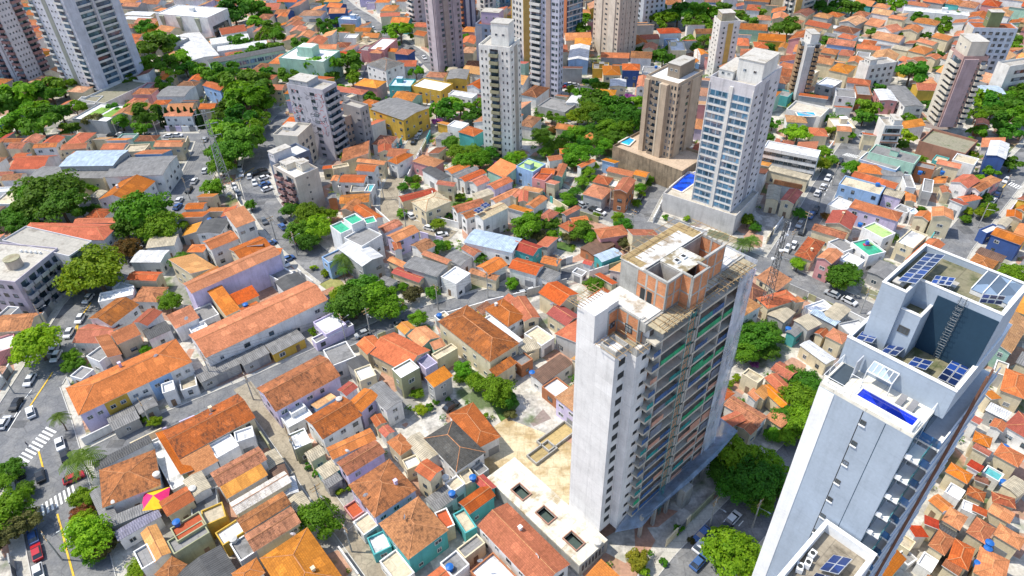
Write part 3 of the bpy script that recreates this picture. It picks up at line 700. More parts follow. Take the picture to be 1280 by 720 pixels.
# --- the unfinished tower; local frame: +x along the street (40.5 deg), +y away from the street
def unfinished_tower():
    O = at(749, 665, 4); root = empty('unfinished_tower', (O[0], O[1], 0), A0)
    tag(root, 'unfinished tower of bare concrete and orange brick wrapped in blue green netting', 'apartment tower')
    ux = np.array([math.cos(A0), math.sin(A0)]); uy = np.array([-ux[1], ux[0]]); mark(O[:2]+ux*17+uy*2.5, ux, 36, 15, .5)
    MR = plaster('cement_render', (.72, .71, .70), dirt=.2, panel=(3.7, 2.9, .06)); ME = plaster('raw_concrete', (.44, .43, .40), dirt=.4)
    fh = 2.9; ZF = [6.1+fh*k for k in range(15)]
    b = MB()                                             # rendered shear walls
    b.box(0, 0, 3.9, 3, 4.4, 49.2, 0, 'b'); b.box(0, 4.4, 3.9, 3, 8.0, 54.7, 0, 'b')
    b.box(2.9, -1.7, 3.9, 6.2, 8.0, 48.6, 0, 'b'); b.box(3, 4.5, 48.6, 5.4, 8.0, 54.7, 0, 'b')
    b.box(6.2, -1.2, 6.5, 31, 8.0, 51.6, 0, 'b')
    b.build('wall', [MR], root)
    w1 = MB()                                            # open lift shaft head and low upstands on the core
    for q in ((0, 0, 3, .18), (0, 2.8, 3, 3.0), (0, .18, .2, 2.8), (2.8, .18, 3, 2.8)): w1.box(q[0], q[1], 49.2, q[2], q[3], 50.3, 0, 'b')
    for q in ((2.95, -1.7, 6.2, -1.55), (6.05, -1.55, 6.2, 0), (2.95, -1.55, 3.1, 0)): w1.box(q[0], q[1], 48.6, q[2], q[3], 50.0, 0, 'b')
    w1.build('upstand', [ME], root)
    for z in ZF:                                         # stair and bathroom windows
        facewin(root, 'window', 'opening', 1.75, -.006, z, 1.45, 1.3, 0)
        facewin(root, 'window', 'opening', 4.9, -1.706, z+.4, 1.05, .8, 0)
    fb = MB()                                            # floor slabs of the street front
    for k in range(16):
        z = 6.9+fh*k; fb.box(5.5, -3.0, z-.40, 14.2, -1.2, z, 0); fb.box(16.4, -3.0, z-.46, 30.6, -1.2, z, 0); fb.box(14.2, -2.3, z-.3, 16.6, -1.2, z, 0)
    fb.build('floor_slab', [plaster('pale_slab', (.56, .52, .44), dirt=.3)], root)
    cb = MB()
    for x in (7.4, 14.1, 16.9, 24.0, 29.8): cb.box(x-.22, -2.85, 6.6, x+.22, -1.2, 52.4, 0)
    cb.build('column', [ME], root)
    rr = random.Random(4); cols = {'navy': netting('net_navy', (.04, .12, .30), .75), 'teal': netting('net_teal', (.01, .24, .24), .85), 'green': netting('net_green', (.01, .32, .14), .92), 'grey': netting('net_grey', (.16, .19, .25), .8)}
    infill = {}; MBR = plaster('brown_infill', (.30, .19, .11)); M_PINKB = brick('pink_brick', (.50, .22, .15), (.58, .28, .19))
    for k in range(15):
        z = 6.9+fh*k
        for (x0, x1) in ((5.6, 7.2), (7.7, 10.8), (10.9, 13.9), (17.2, 20.5), (20.6, 23.7), (24.3, 27.0), (27.1, 29.6)):
            c = rr.choice(('navy', 'navy', 'teal', 'grey', 'navy', 'green' if rr.random() < .5 else 'teal'))
            if k in (6, 10, 13) and x0 > 17: c = 'green'
            n_ = MB(); y = -2.96; h = rr.choice((.95, 1.0, 1.1, 1.9 if x0 > 7 else 1.0)); n_.box(x0, y, z, x1, y+.04, z+h, 0, 'b')
            if rr.random() < .86:
                pinkish = (k < 6 and x0 > 16 and rr.random() < .55) or rr.random() < .07
                n_.build('safety_net' if not pinkish else 'brick_rail', [M_PINKB if pinkish else cols[c]], root)
            if x0 > 5.5:
                q = rr.random(); mt = M_BRICK if q < .5 else (M_DARK if q < .72 else MBR)
                i = infill.setdefault(id(mt), (MB(), mt))[0]; i.box(x0, -1.30-.03*(mt is M_BRICK), z, x1, -1.2, z+rr.choice((2.42, 2.42, 1.2)), 0, 'kb')
    for i, mt in infill.values(): i.build('infill_wall', [mt], root)
    bk = MB(); bk.box(6.25, -1.225, 6.6, 30.85, -1.2, 51.5, 0, 'k'); bk.build('shaded_backing', [plaster('shaded_backing', (.13, .11, .10))], root)  # dark sheet: the unlit depth between the floor slabs, put into its colour
    sb = MB()
    for k in range(15):
        z = 6.9+fh*k; sb.box(14.5, -2.75, z+.01, 15.7, -1.25, z+2.44, 0, 'bt'); sb.box(15.75, -2.95, z+.01, 16.3, -1.25, z+2.44, 1, 'bt')
    sb.build('brick_strip', [M_BRICK, ME], root)
    hb = MB()                                            # goods hoist mast
    for x, y in ((13.2, -3.9), (13.8, -3.9), (13.2, -3.3), (13.8, -3.3)): hb.bar((x, y, .2), (x, y, 53), .045)
    for k in range(36):
        z = .5+k*1.45; hb.bar((13.2, -3.9, z), (13.8, -3.9, z+1.45), .03); hb.bar((13.8, -3.3, z), (13.8, -3.9, z+1.45), .03); hb.bar((13.2, -3.3, z), (13.2, -3.9, z+1.45), .03)
    hb.build('hoist_mast', [flat('mast_paint', (.05, .24, .24))], root)
    # roof deck, timber brackets
    d = MB(); d.box(5.3, -1.0, 51.6, 31.2, 8.0, 53.3, 0, 'b'); d.box(5.3, -.6, 53.3, 30.6, 7.7, 53.5, 1, 'b'); d.build('roof_deck', [ME, slabmat('pale_deck', (.72, .70, .66), (.30, .22, .12), .7, .35)], root)
    t = MB(); t.box(3.1, 0, 48.6, 5.3, 4.4, 48.72, 0, 'b'); t.build('terrace', [slabmat('wet_terrace', (.34, .31, .22), (.10, .09, .05), .7)], root)
    def framed(x0, y0, x1, y1, z0, z1, axis, bays, name, mid=True, holes=()):
        """brick panels between concrete posts and beams on a thin wall box"""
        p = MB(); ln = (x1-x0) if axis == 'x' else (y1-y0)
        p.box(x0, y0, z0, x1, y1, z1, 0, 'b')
        o = .05
        zs = [z0, (z0+z1)/2, z1] if mid else [z0, z1]
        for z in zs: p.box(x0-o, y0-o, z-.2 if z > z0 else z, x1+o, y1+o, z+.06 if z > z0 else z+.1, 1)
        for k in range(bays+1):
            s = ln*k/bays
            if axis == 'x': p.box(max(x0, x0+s-.15)-.02, y0-o+.01, z0, min(x1, x0+s+.15)+.02, y1+o-.01, z1-.01, 1)
            else: p.box(x0-o+.01, max(y0, y0+s-.15)-.02, z0, x1+o-.01, min(y1, y0+s+.15)+.02, z1-.01, 1)
        q = p.build(name, [M_BRICK, ME], root)
        return q
    framed(5.2, .2, 5.45, 4.6, 48.7, 53.6, 'y', 2, 'brick_wall'); framed(3.0, 4.3, 5.2, 4.52, 48.7, 53.6, 'x', 1, 'brick_wall')
    framed(5.45, -.05, 6.2, .2, 48.7, 53.6, 'x', 1, 'brick_wall')
    facewin(root, 'window', 'dark_window', 5.18, 2.0, 50.0, 1.4, 1.5, -math.pi/2); facewin(root, 'window', 'dark_window', 4.0, 4.24, 50.2, 1.0, 1.1, 0)
    X0, X1, Y0, Y1, ZA, ZB = 9.4, 24.0, -1.0, 7.9, 53.5, 58.7
    framed(X0, Y0, X0+.25, 4.6, ZA, ZB, 'y', 3, 'brick_wall'); framed(X0+.25, Y0, 13.0, Y0+.25, ZA, ZB, 'x', 2, 'brick_wall')
    framed(17.0, Y0, X1, Y0+.25, ZA, ZB, 'x', 3, 'brick_wall'); framed(X1-.25, Y0+.25, X1, Y1, ZA, ZB, 'y', 4, 'brick_wall')
    framed(13.0, -3.0, 17.0, -2.75, ZA-1, 59.0, 'x', 2, 'brick_wall'); framed(13.0, -2.75, 13.25, -.8, ZA-1, 59.0, 'y', 1, 'brick_wall'); framed(16.75, -2.75, 17.0, -.8, ZA-1, 59.0, 'y', 1, 'brick_wall')
    wl = MB(); wl.box(X0, 4.6, ZA, X0+.25, Y1, ZB, 0, 'b'); wl.box(X0+.25, Y1-.25, ZA, X1-.25, Y1, ZB, 0, 'b')
    wl.box(13.1, Y0+.3, ZA, 13.3, 3.3, ZB-.1, 0, 'b'); wl.box(X0+.3, 3.3, ZA, 18.4, 3.5, ZB-.1, 0, 'b'); wl.box(18.4, Y0+.3, ZA, 18.6, 3.5, ZB-.1, 0, 'b'); wl.box(18.6, 3.3, ZA, 23.7, 3.5, ZB-.1, 0, 'b'); wl.build('block_wall', [ME], root)
    rf = MB(); rf.box(X0-.1, 3.5, ZB, X1+.1, Y1+.2, ZB+.22, 0); rf.box(13.2, Y0-.08, ZB-.01, 18.5, 3.5, ZB+.12, 1); rf.build('penthouse_roof', [slabmat('penthouse_deck', (.68, .66, .62), (.30, .22, .13), .8, .3, .52, .62), slabmat('penthouse_deck_stained', (.70, .68, .62), (.26, .20, .10), .95, .33, .45, .56)], root)
    for (x0, y0, x1, y1) in ((X0-.08, Y0-.08, X0+.3, 3.5), (X0+.3, Y0-.08, 13.2, Y0+.3), (18.5, Y0-.08, X1, Y0+.3), (X1-.3, Y0+.3, X1+.08, 3.5)):
        e = MB(); e.box(x0, y0, ZB+.065, x1, y1, ZB+.25); e.build('ring_beam', [ME], root)
    for y in (3.2, 1.9): facewin(root, 'door', 'opening', X0-.06, y, 53.52, .9, 2.1, -math.pi/2)
    ed = MB(); ed.box(X0-.05, 6.6, ZB+.22, X1, Y1+.15, ZB+.235, 0, 'b'); ed.box(X0+.05, 4.2, ZB+.22, X0+1.6, 6.6, ZB+.235, 0, 'b'); ed.box(X1-2.2, 3.7, ZB+.22, X1, 6.6, ZB+.235, 0, 'b'); ed.build('formwork_deck', [slabmat('formwork', (.36, .26, .12), (.14, .10, .05), .8, .9)], root)
    ht = MB()
    for x in (14.3, 15.9): ht.box(x, 1.0, ZB+.12, x+.9, 1.9, ZB+.45, 0, 'b'); ht.poly([(x+.1, 1.1, ZB+.456), (x+.8, 1.1, ZB+.456), (x+.8, 1.8, ZB+.456), (x+.1, 1.8, ZB+.456)], 1)
    ht.build('roof_hatch', [M_WHITE, M_DARK], root)
    tb = MB(); r2 = random.Random(8)
    for k in range(10): x = -.4+k*.62; tb.bar((x, 7.0, 54.9), (x+r2.uniform(-.2, .2), 9.9, 54.8+r2.uniform(-.2, .2)), .06)
    tb.bar((-.8, 9.3, 54.95), (6.2, 9.4, 54.95), .06); tb.bar((-.6, 8.4, 54.95), (5.4, 8.5, 54.9), .05)
    for k in range(9): x = 9.8+k*1.6; tb.bar((x, 5.6, 59.1), (x+r2.uniform(-.2, .2), 9.6, 59.0), .055)
    tb.bar((9.4, 8.9, 59.2), (24, 9.0, 59.2), .06); tb.bar((9.6, 7.0, 59.1), (20, 7.1, 59.1), .05)
    for k in range(9): y = -1.2+k*.9; tb.bar((23.2, y, 59.1), (26.6, y+r2.uniform(-.3, .3), 59.0), .055)
    tb.bar((26.1, -1.5, 59.15), (26.0, 7, 59.15), .06)
    for k in range(22):
        x = 6.6+k*1.05; tb.bar((x, -1.0, 53.4), (x+r2.uniform(-.3, .3), -4.2, 53.2), .06)
    tb.bar((6.2, -3.8, 53.4), (29, -3.7, 53.4), .065); tb.bar((6.2, -2.6, 53.5), (29, -2.6, 53.5), .06); tb.bar((6.2, -3.2, 53.4), (20, -3.3, 53.5), .06)
    for x in (-.7, .6, 1.9, 3.0, 4.3): tb.bar((x, 3.4, 50.45), (x+r2.uniform(-.2, .2), -1.6 if x < 2.5 else -2.9, 50.3), .06)
    tb.bar((-1.1, -.9, 50.5), (3.6, -1.0, 50.5), .06); tb.bar((-1.1, 3.2, 50.4), (3.4, 3.2, 50.4), .06); tb.bar((2.6, -2.3, 50.2), (6.6, -2.2, 50.2), .06)
    tb.build('timber_bracket', [M_WOOD], root)
    pf = MB(); pf.box(5.6, -3.9, 53.0, 12.6, -1.1, 53.12, 0); pf.build('work_platform', [slabmat('plank_deck', (.42, .36, .24), (.16, .12, .07), .8, .8)], root); pf = MB(); pf.box(24.2, -3.7, 53.0, 30.4, -1.1, 53.1, 0); pf.build('work_platform', [slabmat('plank_deck', (.42, .36, .24), (.16, .12, .07), .8, .8)], root)
    # netting over the far end and the catch fan at the foot
    nb = MB(); nb.box(30.9, -3.4, 7, 31.0, 8.4, 53.6, 0, ''); nb.box(26.4, -3.32, 7.0, 30.9, -3.26, 53.2, 0, ''); nb.build('debris_net', [netting('net_white', (.74, .79, .88), .34)], root)
    sb2 = MB()
    for k in range(9):
        z = 8+k*5.4; sb2.bar((27.5, -3.25, z), (31.1, -3.25, z), .05)
    for x in (27.5, 29.2, 31.0): sb2.bar((x, -3.2, 6.5), (x, -3.2, 53.5), .05)
    sb2.build('scaffold', [M_STEEL], root)
    cf = MB(); P = [(6.3, -1.6, 6.3), (6.8, -5.0, 7.2), (12, -5.6, 7.4), (20, -5.8, 7.2), (28, -5.8, 7.6), (36.5, -5.2, 8.2), (37, 2, 8.4), (31, 3, 6.4), (31, -1.3, 6.4)]
    cf.poly([P[0], P[1], P[2], P[3], P[4], P[5], (31, -1.3, 6.6)]); cf.poly([(31, -1.25, 6.6), P[5], P[6], P[7]])
    cf.poly([(2.9, -1.7, 4.35), (2.0, -2.2, 4.3), (6.0, -5.2, 5.2), (9.5, -5.2, 6.6), (6.4, -1.7, 6.2)]); cf.build('catch_fan', [netting('net_fan', (.20, .27, .36), .72)], root)
    gf = MB()
    for x in (7, 11, 15, 19, 23, 27, 30.5):
        gf.box(x-.3, -4.6, -.2, x+.3, -4.0, 7.0, 0, 'b'); gf.box(x-.3, -1.3, -.2, x+.3, -.7, 6.6, 0, 'b')
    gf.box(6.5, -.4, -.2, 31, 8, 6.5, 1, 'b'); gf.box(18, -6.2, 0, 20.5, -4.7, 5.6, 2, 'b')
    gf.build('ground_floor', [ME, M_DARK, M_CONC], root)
    # its low parking podium, with three framed light wells
    p = empty('parking_podium', (O[0], O[1], 0), A0); tag(p, 'long white concrete podium slab with three framed light wells beneath the brick tower', 'parking podium')
    mark(O[:2]+ux*-4+uy*11, ux, 8, 28, .3)
    wells = [(-4.9, y, 1.1, 1.7) for y in (1.9, 9.4, 16.6)]
    x0, x1, y0, y1 = -7.7, -.02, -2.2, 24.0
    pb = MB(); pb.box(x0, y0, -.2, x1, y1, 3.6, 0, 'tb')
    ys = sorted([y0, y1]+[w_[1]-w_[3] for w_ in wells]+[w_[1]+w_[3] for w_ in wells])
    for i in range(len(ys)-1):
        if i % 2 == 0: pb.box(x0, ys[i], 3.6, x1, ys[i+1], 4.0, 1, 'b')
        else: pb.box(x0, ys[i], 3.6, -6.0, ys[i+1], 4.0, 1, 'b'); pb.box(-3.8, ys[i], 3.6, x1, ys[i+1], 4.0, 1, 'b')
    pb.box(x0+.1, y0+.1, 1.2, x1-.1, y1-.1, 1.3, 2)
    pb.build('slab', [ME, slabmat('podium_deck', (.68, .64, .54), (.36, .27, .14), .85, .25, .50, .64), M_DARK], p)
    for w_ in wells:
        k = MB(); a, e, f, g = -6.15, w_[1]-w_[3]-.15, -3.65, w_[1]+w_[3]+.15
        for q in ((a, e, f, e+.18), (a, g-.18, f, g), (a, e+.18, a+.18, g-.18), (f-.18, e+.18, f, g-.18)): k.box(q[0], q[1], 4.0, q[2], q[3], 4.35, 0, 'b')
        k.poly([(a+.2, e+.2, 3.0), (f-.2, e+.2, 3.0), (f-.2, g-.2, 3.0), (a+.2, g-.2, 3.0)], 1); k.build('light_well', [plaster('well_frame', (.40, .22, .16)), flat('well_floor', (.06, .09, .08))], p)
    k = MB()
    for i in range(7): k.box(x1-1.5-i*.9, y0-.05, 1.2, x1-1.0-i*.9, y0, 3.2, 0)
    k.build('window', [M_GLASS], p)
    # paved yard behind, with pits
    Y = O[:2]
    yd = MB(); q = [O[:2]+ux*x+uy*y for x, y in ((-7.7, 24.3), (0, 8.2), (3, 8.2), (31, 8.3), (33, 16), (14, 20), (8, 36), (-6, 36))]
    yd.poly([(*P_, .03) for P_ in q]); setting(yd.build('site_yard', [slabmat('yard_concrete', (.62, .52, .34), (.36, .25, .11), .85, .2, .45, .6)]))
    mark(O[:2]+ux*3+uy*22, ux, 22, 27, 0); mark(O[:2]+ux*16+uy*12, ux, 32, 8, 0)
    for (x, y, a, c) in ((7.0, 23, 3.2, 1.6), (12.5, 24.0, 4.4, 2.0)):
        k = empty('excavation_pit', (*(O[:2]+ux*x+uy*y), 0), A0); tag(k, 'narrow sandy pit shored with low walls in the building yard' if x < 10 else 'wide sandy pit shored with low walls in the building yard', 'pit', 'pits in the building yard')
        m_ = MB()
        for q in ((-a, -c, a, -c+.25), (-a, c-.25, a, c), (-a, -c+.25, -a+.25, c-.25), (a-.25, -c+.25, a, c-.25)): m_.box(q[0], q[1], -.1, q[2], q[3], .85, 0, 'b')
        m_.build('shoring_wall', [ME], k); s_ = MB(); s_.poly([(-a+.25, -c+.25, .08), (a-.25, -c+.25, .08), (a-.25, c-.25, .12), (-a+.25, c-.25, .1)]); s_.build('sand_floor', [slabmat('sand', (.48, .36, .16), (.26, .19, .08), .6, .5)], k)
unfinished_tower()

# --- the tower with the solar panels; same local axes
def solar_array(name, label, M, nx, ny, group, pw=1.0, ph=.72, tilt=None):
    root = bpy.data.objects.new(name, None); COL.objects.link(root); root.matrix_world = M; tag(root, label, 'solar array', group)
    mp = glass('solar_cell', (.008, .03, .14), .35); mf = flat('panel_rail', (.66, .68, .7), .4, .4)
    for i in range(nx):
        for j in range(ny):
            b = MB(); x, y = (i-nx/2)*pw, (j-ny/2)*ph; b.box(x+.02, y+.02, -.03, x+pw-.02, y+ph-.02, .02, 0); b.poly([(x+.06, y+.06, .025), (x+pw-.06, y+.06, .025), (x+pw-.06, y+ph-.06, .025), (x+.06, y+ph-.06, .025)], 1)
            b.build('panel', [mf, mp], root)
    b = MB()
    for x in (-nx*pw*.35, nx*pw*.35):
        b.bar((x, -ny*ph/2, -.06), (x, ny*ph/2, -.06), .04)
        for y in (-ny*ph*.4, ny*ph*.4):
            p = root.matrix_world @ Vector((x, y, -.06)); dz = Vector((0, 0, -1)); q = root.matrix_world.inverted() @ (p+dz*(.35+.25*(y > 0)+.0)); b.bar((x, y, -.06), q, .03)
    b.build('rack', [M_STEEL], root); return root
def panel_tower():
    P0 = np.array([31.58, 41.355]); root = empty('glass_balcony_tower', (*P0, 0), A0)
    tag(root, 'tall blue grey tower with rooftop pool, dark glass balconies and solar panels', 'apartment tower')
    MBL = plaster('blue_grey_paint', (.36, .42, .50), dirt=.16, panel=(4.4, 2.9, .025)); MD = plaster('shade_and_joint_blue', (.02, .05, .085), dirt=.12); MY = slabmat('mossy_roof', (.235, .215, .135), (.07, .09, .03), .9, .55, .45, .62)  # the dark blue holds the ladder wall's painted shade, and one seam
    mw = M_WHITE
    b = MB(); b.box(0, -4.2, -.2, 17, 4.4, 72.6, 0, 'b'); b.box(0, 4.4, -.2, 17, 4.45, 72.6, 0, 'b')
    b.build('wall', [MBL], root)
    s = MB(); s.box(-.06, 2.95, 0, 0, 4.45, 72.5, 0, 'r'); s.build('white_strip', [mw], root)
    j = MB(); j.box(-.012, .12, 0, 0, .2, 72.5, 0, 'r'); j.box(-.008, -1.9, 0, 0, -1.84, 72.5, 1, 'r'); j.build('wall_joint', [M_DARK, MD], root)
    for k in range(24):
        z = 4.3+2.9*k
        if z > 71: break
        o = facewin(root, 'window', 'dark_window', -.006, -.18, z, .5, .55, -math.pi/2); q = MB(); q.box(-.16, -.48, z-.14, -.01, .12, z-.02, 0); q.build('window_ledge', [mw], root)
    # street-side balconies
    fb, rail, gl = MB(), MB(), MB()
    for k in range(25):
        z = 2.9*k+.3
        if z > 72: break
        fb.box(.35, -5.4, z-.2, 2.5, -4.2, z, 0); fb.box(3.2, -5.9, z-.2, 17, -4.2, z, 0)
        rail.box(.4, -5.42, z, 2.45, -5.36, z+1.0, 0); rail.box(3.2, -5.93, z+.06, 17, -5.87, z+1.0, 1); rail.box(3.2, -5.87, z+.06, 3.26, -4.2, z+1.0, 1); fb.box(3.1, -6.0, z-.24, 17, -5.9, z+.06, 0); fb.box(3.1, -5.96, z+1.0, 17, -5.84, z+1.07, 0)
        gl.box(.5, -4.26, z+.05, 2.3, -4.2, z+2.3, 0, 'k'); gl.box(3.6, -4.27, z+.05, 16.6, -4.2, z+2.4, 0, 'k'); nk = MB(); nk.box(.14, -4.75, z, .34, -4.25, z+.5, 0); nk.build('balcony_cheek', [mw], root)
    fb.build('balcony_slab', [mw], root); rail.build('balcony_glass', [M_TEALGLASS, glass('navy_glass', (.03, .09, .20), .06)], root); gl.build('glass_door', [glass('dark_teal_glass', (.03, .10, .13), .06)], root)
    pp = MB(); pp.box(7.6, -6.18, 0, 7.8, -6.01, 76.2); pp.build('brown_fin', [plaster('brown_fin', (.20, .10, .07))], root); pp = MB(); pp.box(8.9, -6.18, 0, 9.1, -6.01, 76.2); pp.build('brown_fin', [plaster('brown_fin', (.20, .10, .07))], root)
    # pool terrace
    t = MB(); t.box(0, -4.2, 72.6, 4.1, 4.45, 73.0, 0, 'b'); t.build('terrace', [slabmat('terrace_tile', (.80, .76, .66), (.6, .55, .45), .3)], root)
    wr = glass('deep_pool_water', (.005, .02, .30), .04)
    pl = MB(); pl.box(.1, -3.9, 73.0, 1.75, 1.45, 73.45, 0, 'bt')
    for q in ((.1, -3.9, .3, 1.45), (1.55, -3.9, 1.75, 1.45), (.3, -3.9, 1.55, -3.7), (.3, 1.25, 1.55, 1.45)): pl.box(q[0], q[1], 73.45, q[2], q[3], 73.6, 0)
    pl.poly([(.3, -3.7, 73.5), (1.55, -3.7, 73.5), (1.55, 1.25, 73.5), (.3, 1.25, 73.5)], 1); pl.build('pool', [mw, wr], root)
    gr = MB()
    for (x0, y0, x1, y1) in ((.05, 1.6, .05, 4.4), (.05, 4.4, 4, 4.4), (.05, -4.15, 4, -4.15), (.05, 1.6, 1.9, 1.6), (2.0, 1.6, 2.0, 2.7)):
        n_ = max(1, int(math.hypot(x1-x0, y1-y0)/1.2))
        gr.bar((x0, y0, 74.05), (x1, y1, 74.05), .035)
        for k in range(n_+1): gr.bar((x0+(x1-x0)*k/n_, y0+(y1-y0)*k/n_, 73), (x0+(x1-x0)*k/n_, y0+(y1-y0)*k/n_, 74.05), .025)
    gr.build('railing', [mw], root)
    sk = MB(); sk.box(2.75, -.5, 74.5, 2.85, 1.8, 74.6); sk.box(3.85, -.5, 75.0, 3.95, 1.8, 75.1)
    for k in range(6): y = -.5+2.3*k/5; sk.bar((2.8, y, 74.56), (3.9, y, 75.06), .04)
    for y in (-.5, 1.8): sk.bar((2.8, y, 73), (2.8, y, 74.56), .05)
    sk.poly([(2.8, -.5, 74.54), (2.8, 1.8, 74.54), (3.9, 1.8, 75.03), (3.9, -.5, 75.03)], 1); sk.build('skylight', [mw, glass('skylight_glass', (.22, .27, .33), .1)], root)
    dk = MB(); dk.box(1.0, 2.8, 73.0, 3.9, 4.2, 73.15, 0); dk.box(2.6, 2.75, 73.15, 3.9, 2.85, 75.1, 1); dk.build('seating_nook', [flat('dark_deck', (.05, .07, .09)), plaster('nook_wall', (.5, .52, .56))], root)
    for y, lb in ((-1.7, 'grey sun lounger on the pool terrace, nearer the skylight'), (-2.7, 'grey sun lounger on the pool terrace, nearer the glass corner')):
        a = np.array([math.cos(A0), math.sin(A0)]); c = P0+a*2.6+np.array([-a[1], a[0]])*y
        k = empty('sun_lounger', (*c, 73.0), A0); tag(k, lb, 'sun lounger', 'sun loungers by the rooftop pool')
        m_ = MB(); m_.box(-.75, -.28, .25, .35, .28, .33); m_.slab([(.35, -.28, .33), (.85, -.28, .6), (.85, .28, .6), (.35, .28, .33)], .08); m_.build('bed', [flat('lounger_fabric', (.22, .22, .23))], k)
        m_ = MB()
        for x in (-.65, .3): 
            for yy in (-.22, .22): m_.bar((x, yy, 0), (x, yy, .27), .03)
        m_.build('frame', [mw], k)
    # upper roof with parapet
    r = MB(); r.box(4.1, -5.0, 72.6, 17, 4.8, 75.0, 0, 'b'); r.build('upper_storey', [MBL], root)
    f_ = MB(); f_.box(4.3, -4.8, 75.0, 16.9, 4.6, 75.06, 0, 'b'); f_.build('roof_floor', [MY], root)
    p = MB()
    for q in ((4.1, -5.0, 4.35, 4.8), (4.35, 4.55, 16.9, 4.8), (4.35, -5.0, 16.9, -4.7)): p.box(q[0], q[1], 75.0, q[2], q[3], 76.0, 0, 'b'); p.box(q[0]-.05, q[1]-.03, 76.0, q[2]+.03, q[3]+.03, 76.12, 1)
    p.build('parapet', [MBL, mw], root)
    k = MB(); k.box(6.2, .2, 75.06, 8.5, 1.95, 79.3, 0, 'b')       # lower block with a sunken deck
    for q in ((6.2, .2, 6.4, 1.95), (6.4, .2, 8.5, .4)): k.box(q[0], q[1], 79.3, q[2], q[3], 80.0, 0, 'b'); k.box(q[0]-.03, q[1]-.03, 80.0, q[2]+.03, q[3]+.03, 80.1, 1)
    k.poly([(6.4, .4, 79.32), (8.5, .4, 79.32), (8.5, 1.95, 79.32), (6.4, 1.95, 79.32)], 2)
    k.box(5.8, 1.95, 75.06, 8.6, 4.1, 81.3, 0, 'b'); k.box(8.5, -4.9, 75.06, 14.6, 4.1, 81.3, 0, 'b')
    k.build('machine_room', [MBL, mw, MY], root); facewin(root, 'window', 'dark_window', 6.194, 1.1, 77.6, .95, .75, -math.pi/2)
    k = MB(); k.box(8.44, -4.85, 75.1, 8.5, .15, 81.3, 0, 'r'); k.build('ladder_wall_shade', [MD], root)  # dark skin paints the block's cast shadow onto the wall behind the ladder
    pr = MB()
    for q in ((5.8, 1.95, 6.0, 4.1), (6.0, 3.9, 14.6, 4.1), (6.0, 1.95, 8.5, 2.15), (8.5, -4.9, 8.7, 1.95), (8.7, -4.9, 14.6, -4.65), (14.4, -4.65, 14.6, 3.9)): pr.box(q[0], q[1], 81.3, q[2], q[3], 82.0, 0, 'b'); pr.box(q[0]-.03, q[1]-.03, 82.0, q[2]+.03, q[3]+.03, 82.1, 1)
    pr.build('upper_parapet', [MBL, mw], root)
    u_ = MB(); u_.box(6.0, 2.15, 81.3, 8.7, 3.9, 81.36, 0, 'b'); u_.box(8.7, -4.65, 81.3, 14.4, 3.9, 81.36, 0, 'b'); u_.build('top_roof', [MY], root)
    u_ = MB(); u_.box(10.6, -4.6, 81.4, 14.3, -1.6, 81.8, 0, 't')
    for y in (-4.6, -3.6, -2.6, -1.65): u_.box(10.6, y, 81.8, 14.3, y+.08, 82.0, 0)
    u_.poly([(10.6, -4.6, 81.85), (14.3, -4.6, 81.95), (14.3, -1.6, 81.95), (10.6, -1.6, 81.85)], 1); u_.build('glass_roof', [mw, glass('pale_blue_glass', (.20, .27, .36), .15)], root)
    for (x, y) in ((7.0, 2.7), (10.0, -.5)):
        h_ = MB(); h_.box(x, y, 81.36, x+.9, y+.9, 81.7, 0, 'b'); h_.box(x-.06, y-.06, 81.7, x+.96, y+.96, 81.78, 1); h_.build('roof_hatch', [M_CONC, slabmat('hatch_lid', (.5, .48, .44))], root)
    ld = MB()
    for y in (-1.6, -2.05): ld.bar((8.3, y, 75.1), (8.3, y, 82.3), .03)
    for z in range(24): ld.bar((8.3, -1.6, 75.3+.29*z), (8.3, -2.05, 75.3+.29*z), .02)
    for z in range(9): ld.bar((8.3, -1.5, 77+.6*z), (7.9, -1.55, 77+.6*z), .02); ld.bar((7.9, -1.55, 77+.6*z), (7.9, -2.1, 77+.6*z), .02); ld.bar((7.9, -2.1, 77+.6*z), (8.3, -2.15, 77+.6*z), .02)
    ld.build('ladder', [flat('ladder_steel', (.16, .18, .2), .5, .4)], root)
    u = np.array([math.cos(A0), math.sin(A0)])
    def arr(z0, dz, q, nx, ny, lab, grp='solar arrays on the blue grey tower'):
        """q: three pixel corners (front left, front right, back right); the front edge at height z0, the back edge dz higher"""
        a, b_ = at(*q[0], z0), at(*q[1], z0); ex = Vector(b_-a); dx, dz = min(((i*.08, k*.08) for i in range(-14, 15) for k in range(-14, 24)), key=lambda t: ((lambda e, g: abs(e @ g)/np.linalg.norm(e)/np.linalg.norm(g)*6)(at(*q[1], z0+t[0])-a, at(*q[2], z0+t[0]+t[1])-at(*q[1], z0+t[0])))+t[0]**2+.6*(t[1]-.3)**2); b_ = at(*q[1], z0+dx); ex = Vector(b_-a); c = at(*q[2], z0+dx+dz); ey = Vector(c-b_); ez = ex.normalized().cross(ey.normalized()).normalized(); o = Vector(a)+ex/2+ey/2
        ey = ez.cross(ex.normalized())*ey.length; X, Y = ex.normalized(), ey.normalized()
        solar_array('solar_array', lab, Matrix([[X[i], Y[i], ez[i], o[i]] for i in range(3)]+[[0, 0, 0, 1]]), nx, ny, grp, ex.length/nx, ey.length/ny)
    arr(75.7, .5, ((1068.7, 423.7), (1090, 429), (1099, 419)), 2, 2, 'small four panel solar array against the roof corner parapet of the blue grey tower')
    arr(75.7, .5, ((1100, 440), (1120, 445), (1132.5, 434.5)), 2, 2, 'small four panel solar array below the block window on the blue grey tower')
    arr(75.7, .5, ((1133.7, 456), (1157.5, 462.5), (1167, 452)), 2, 2, 'small four panel solar array beside the long array on the mossy roof')
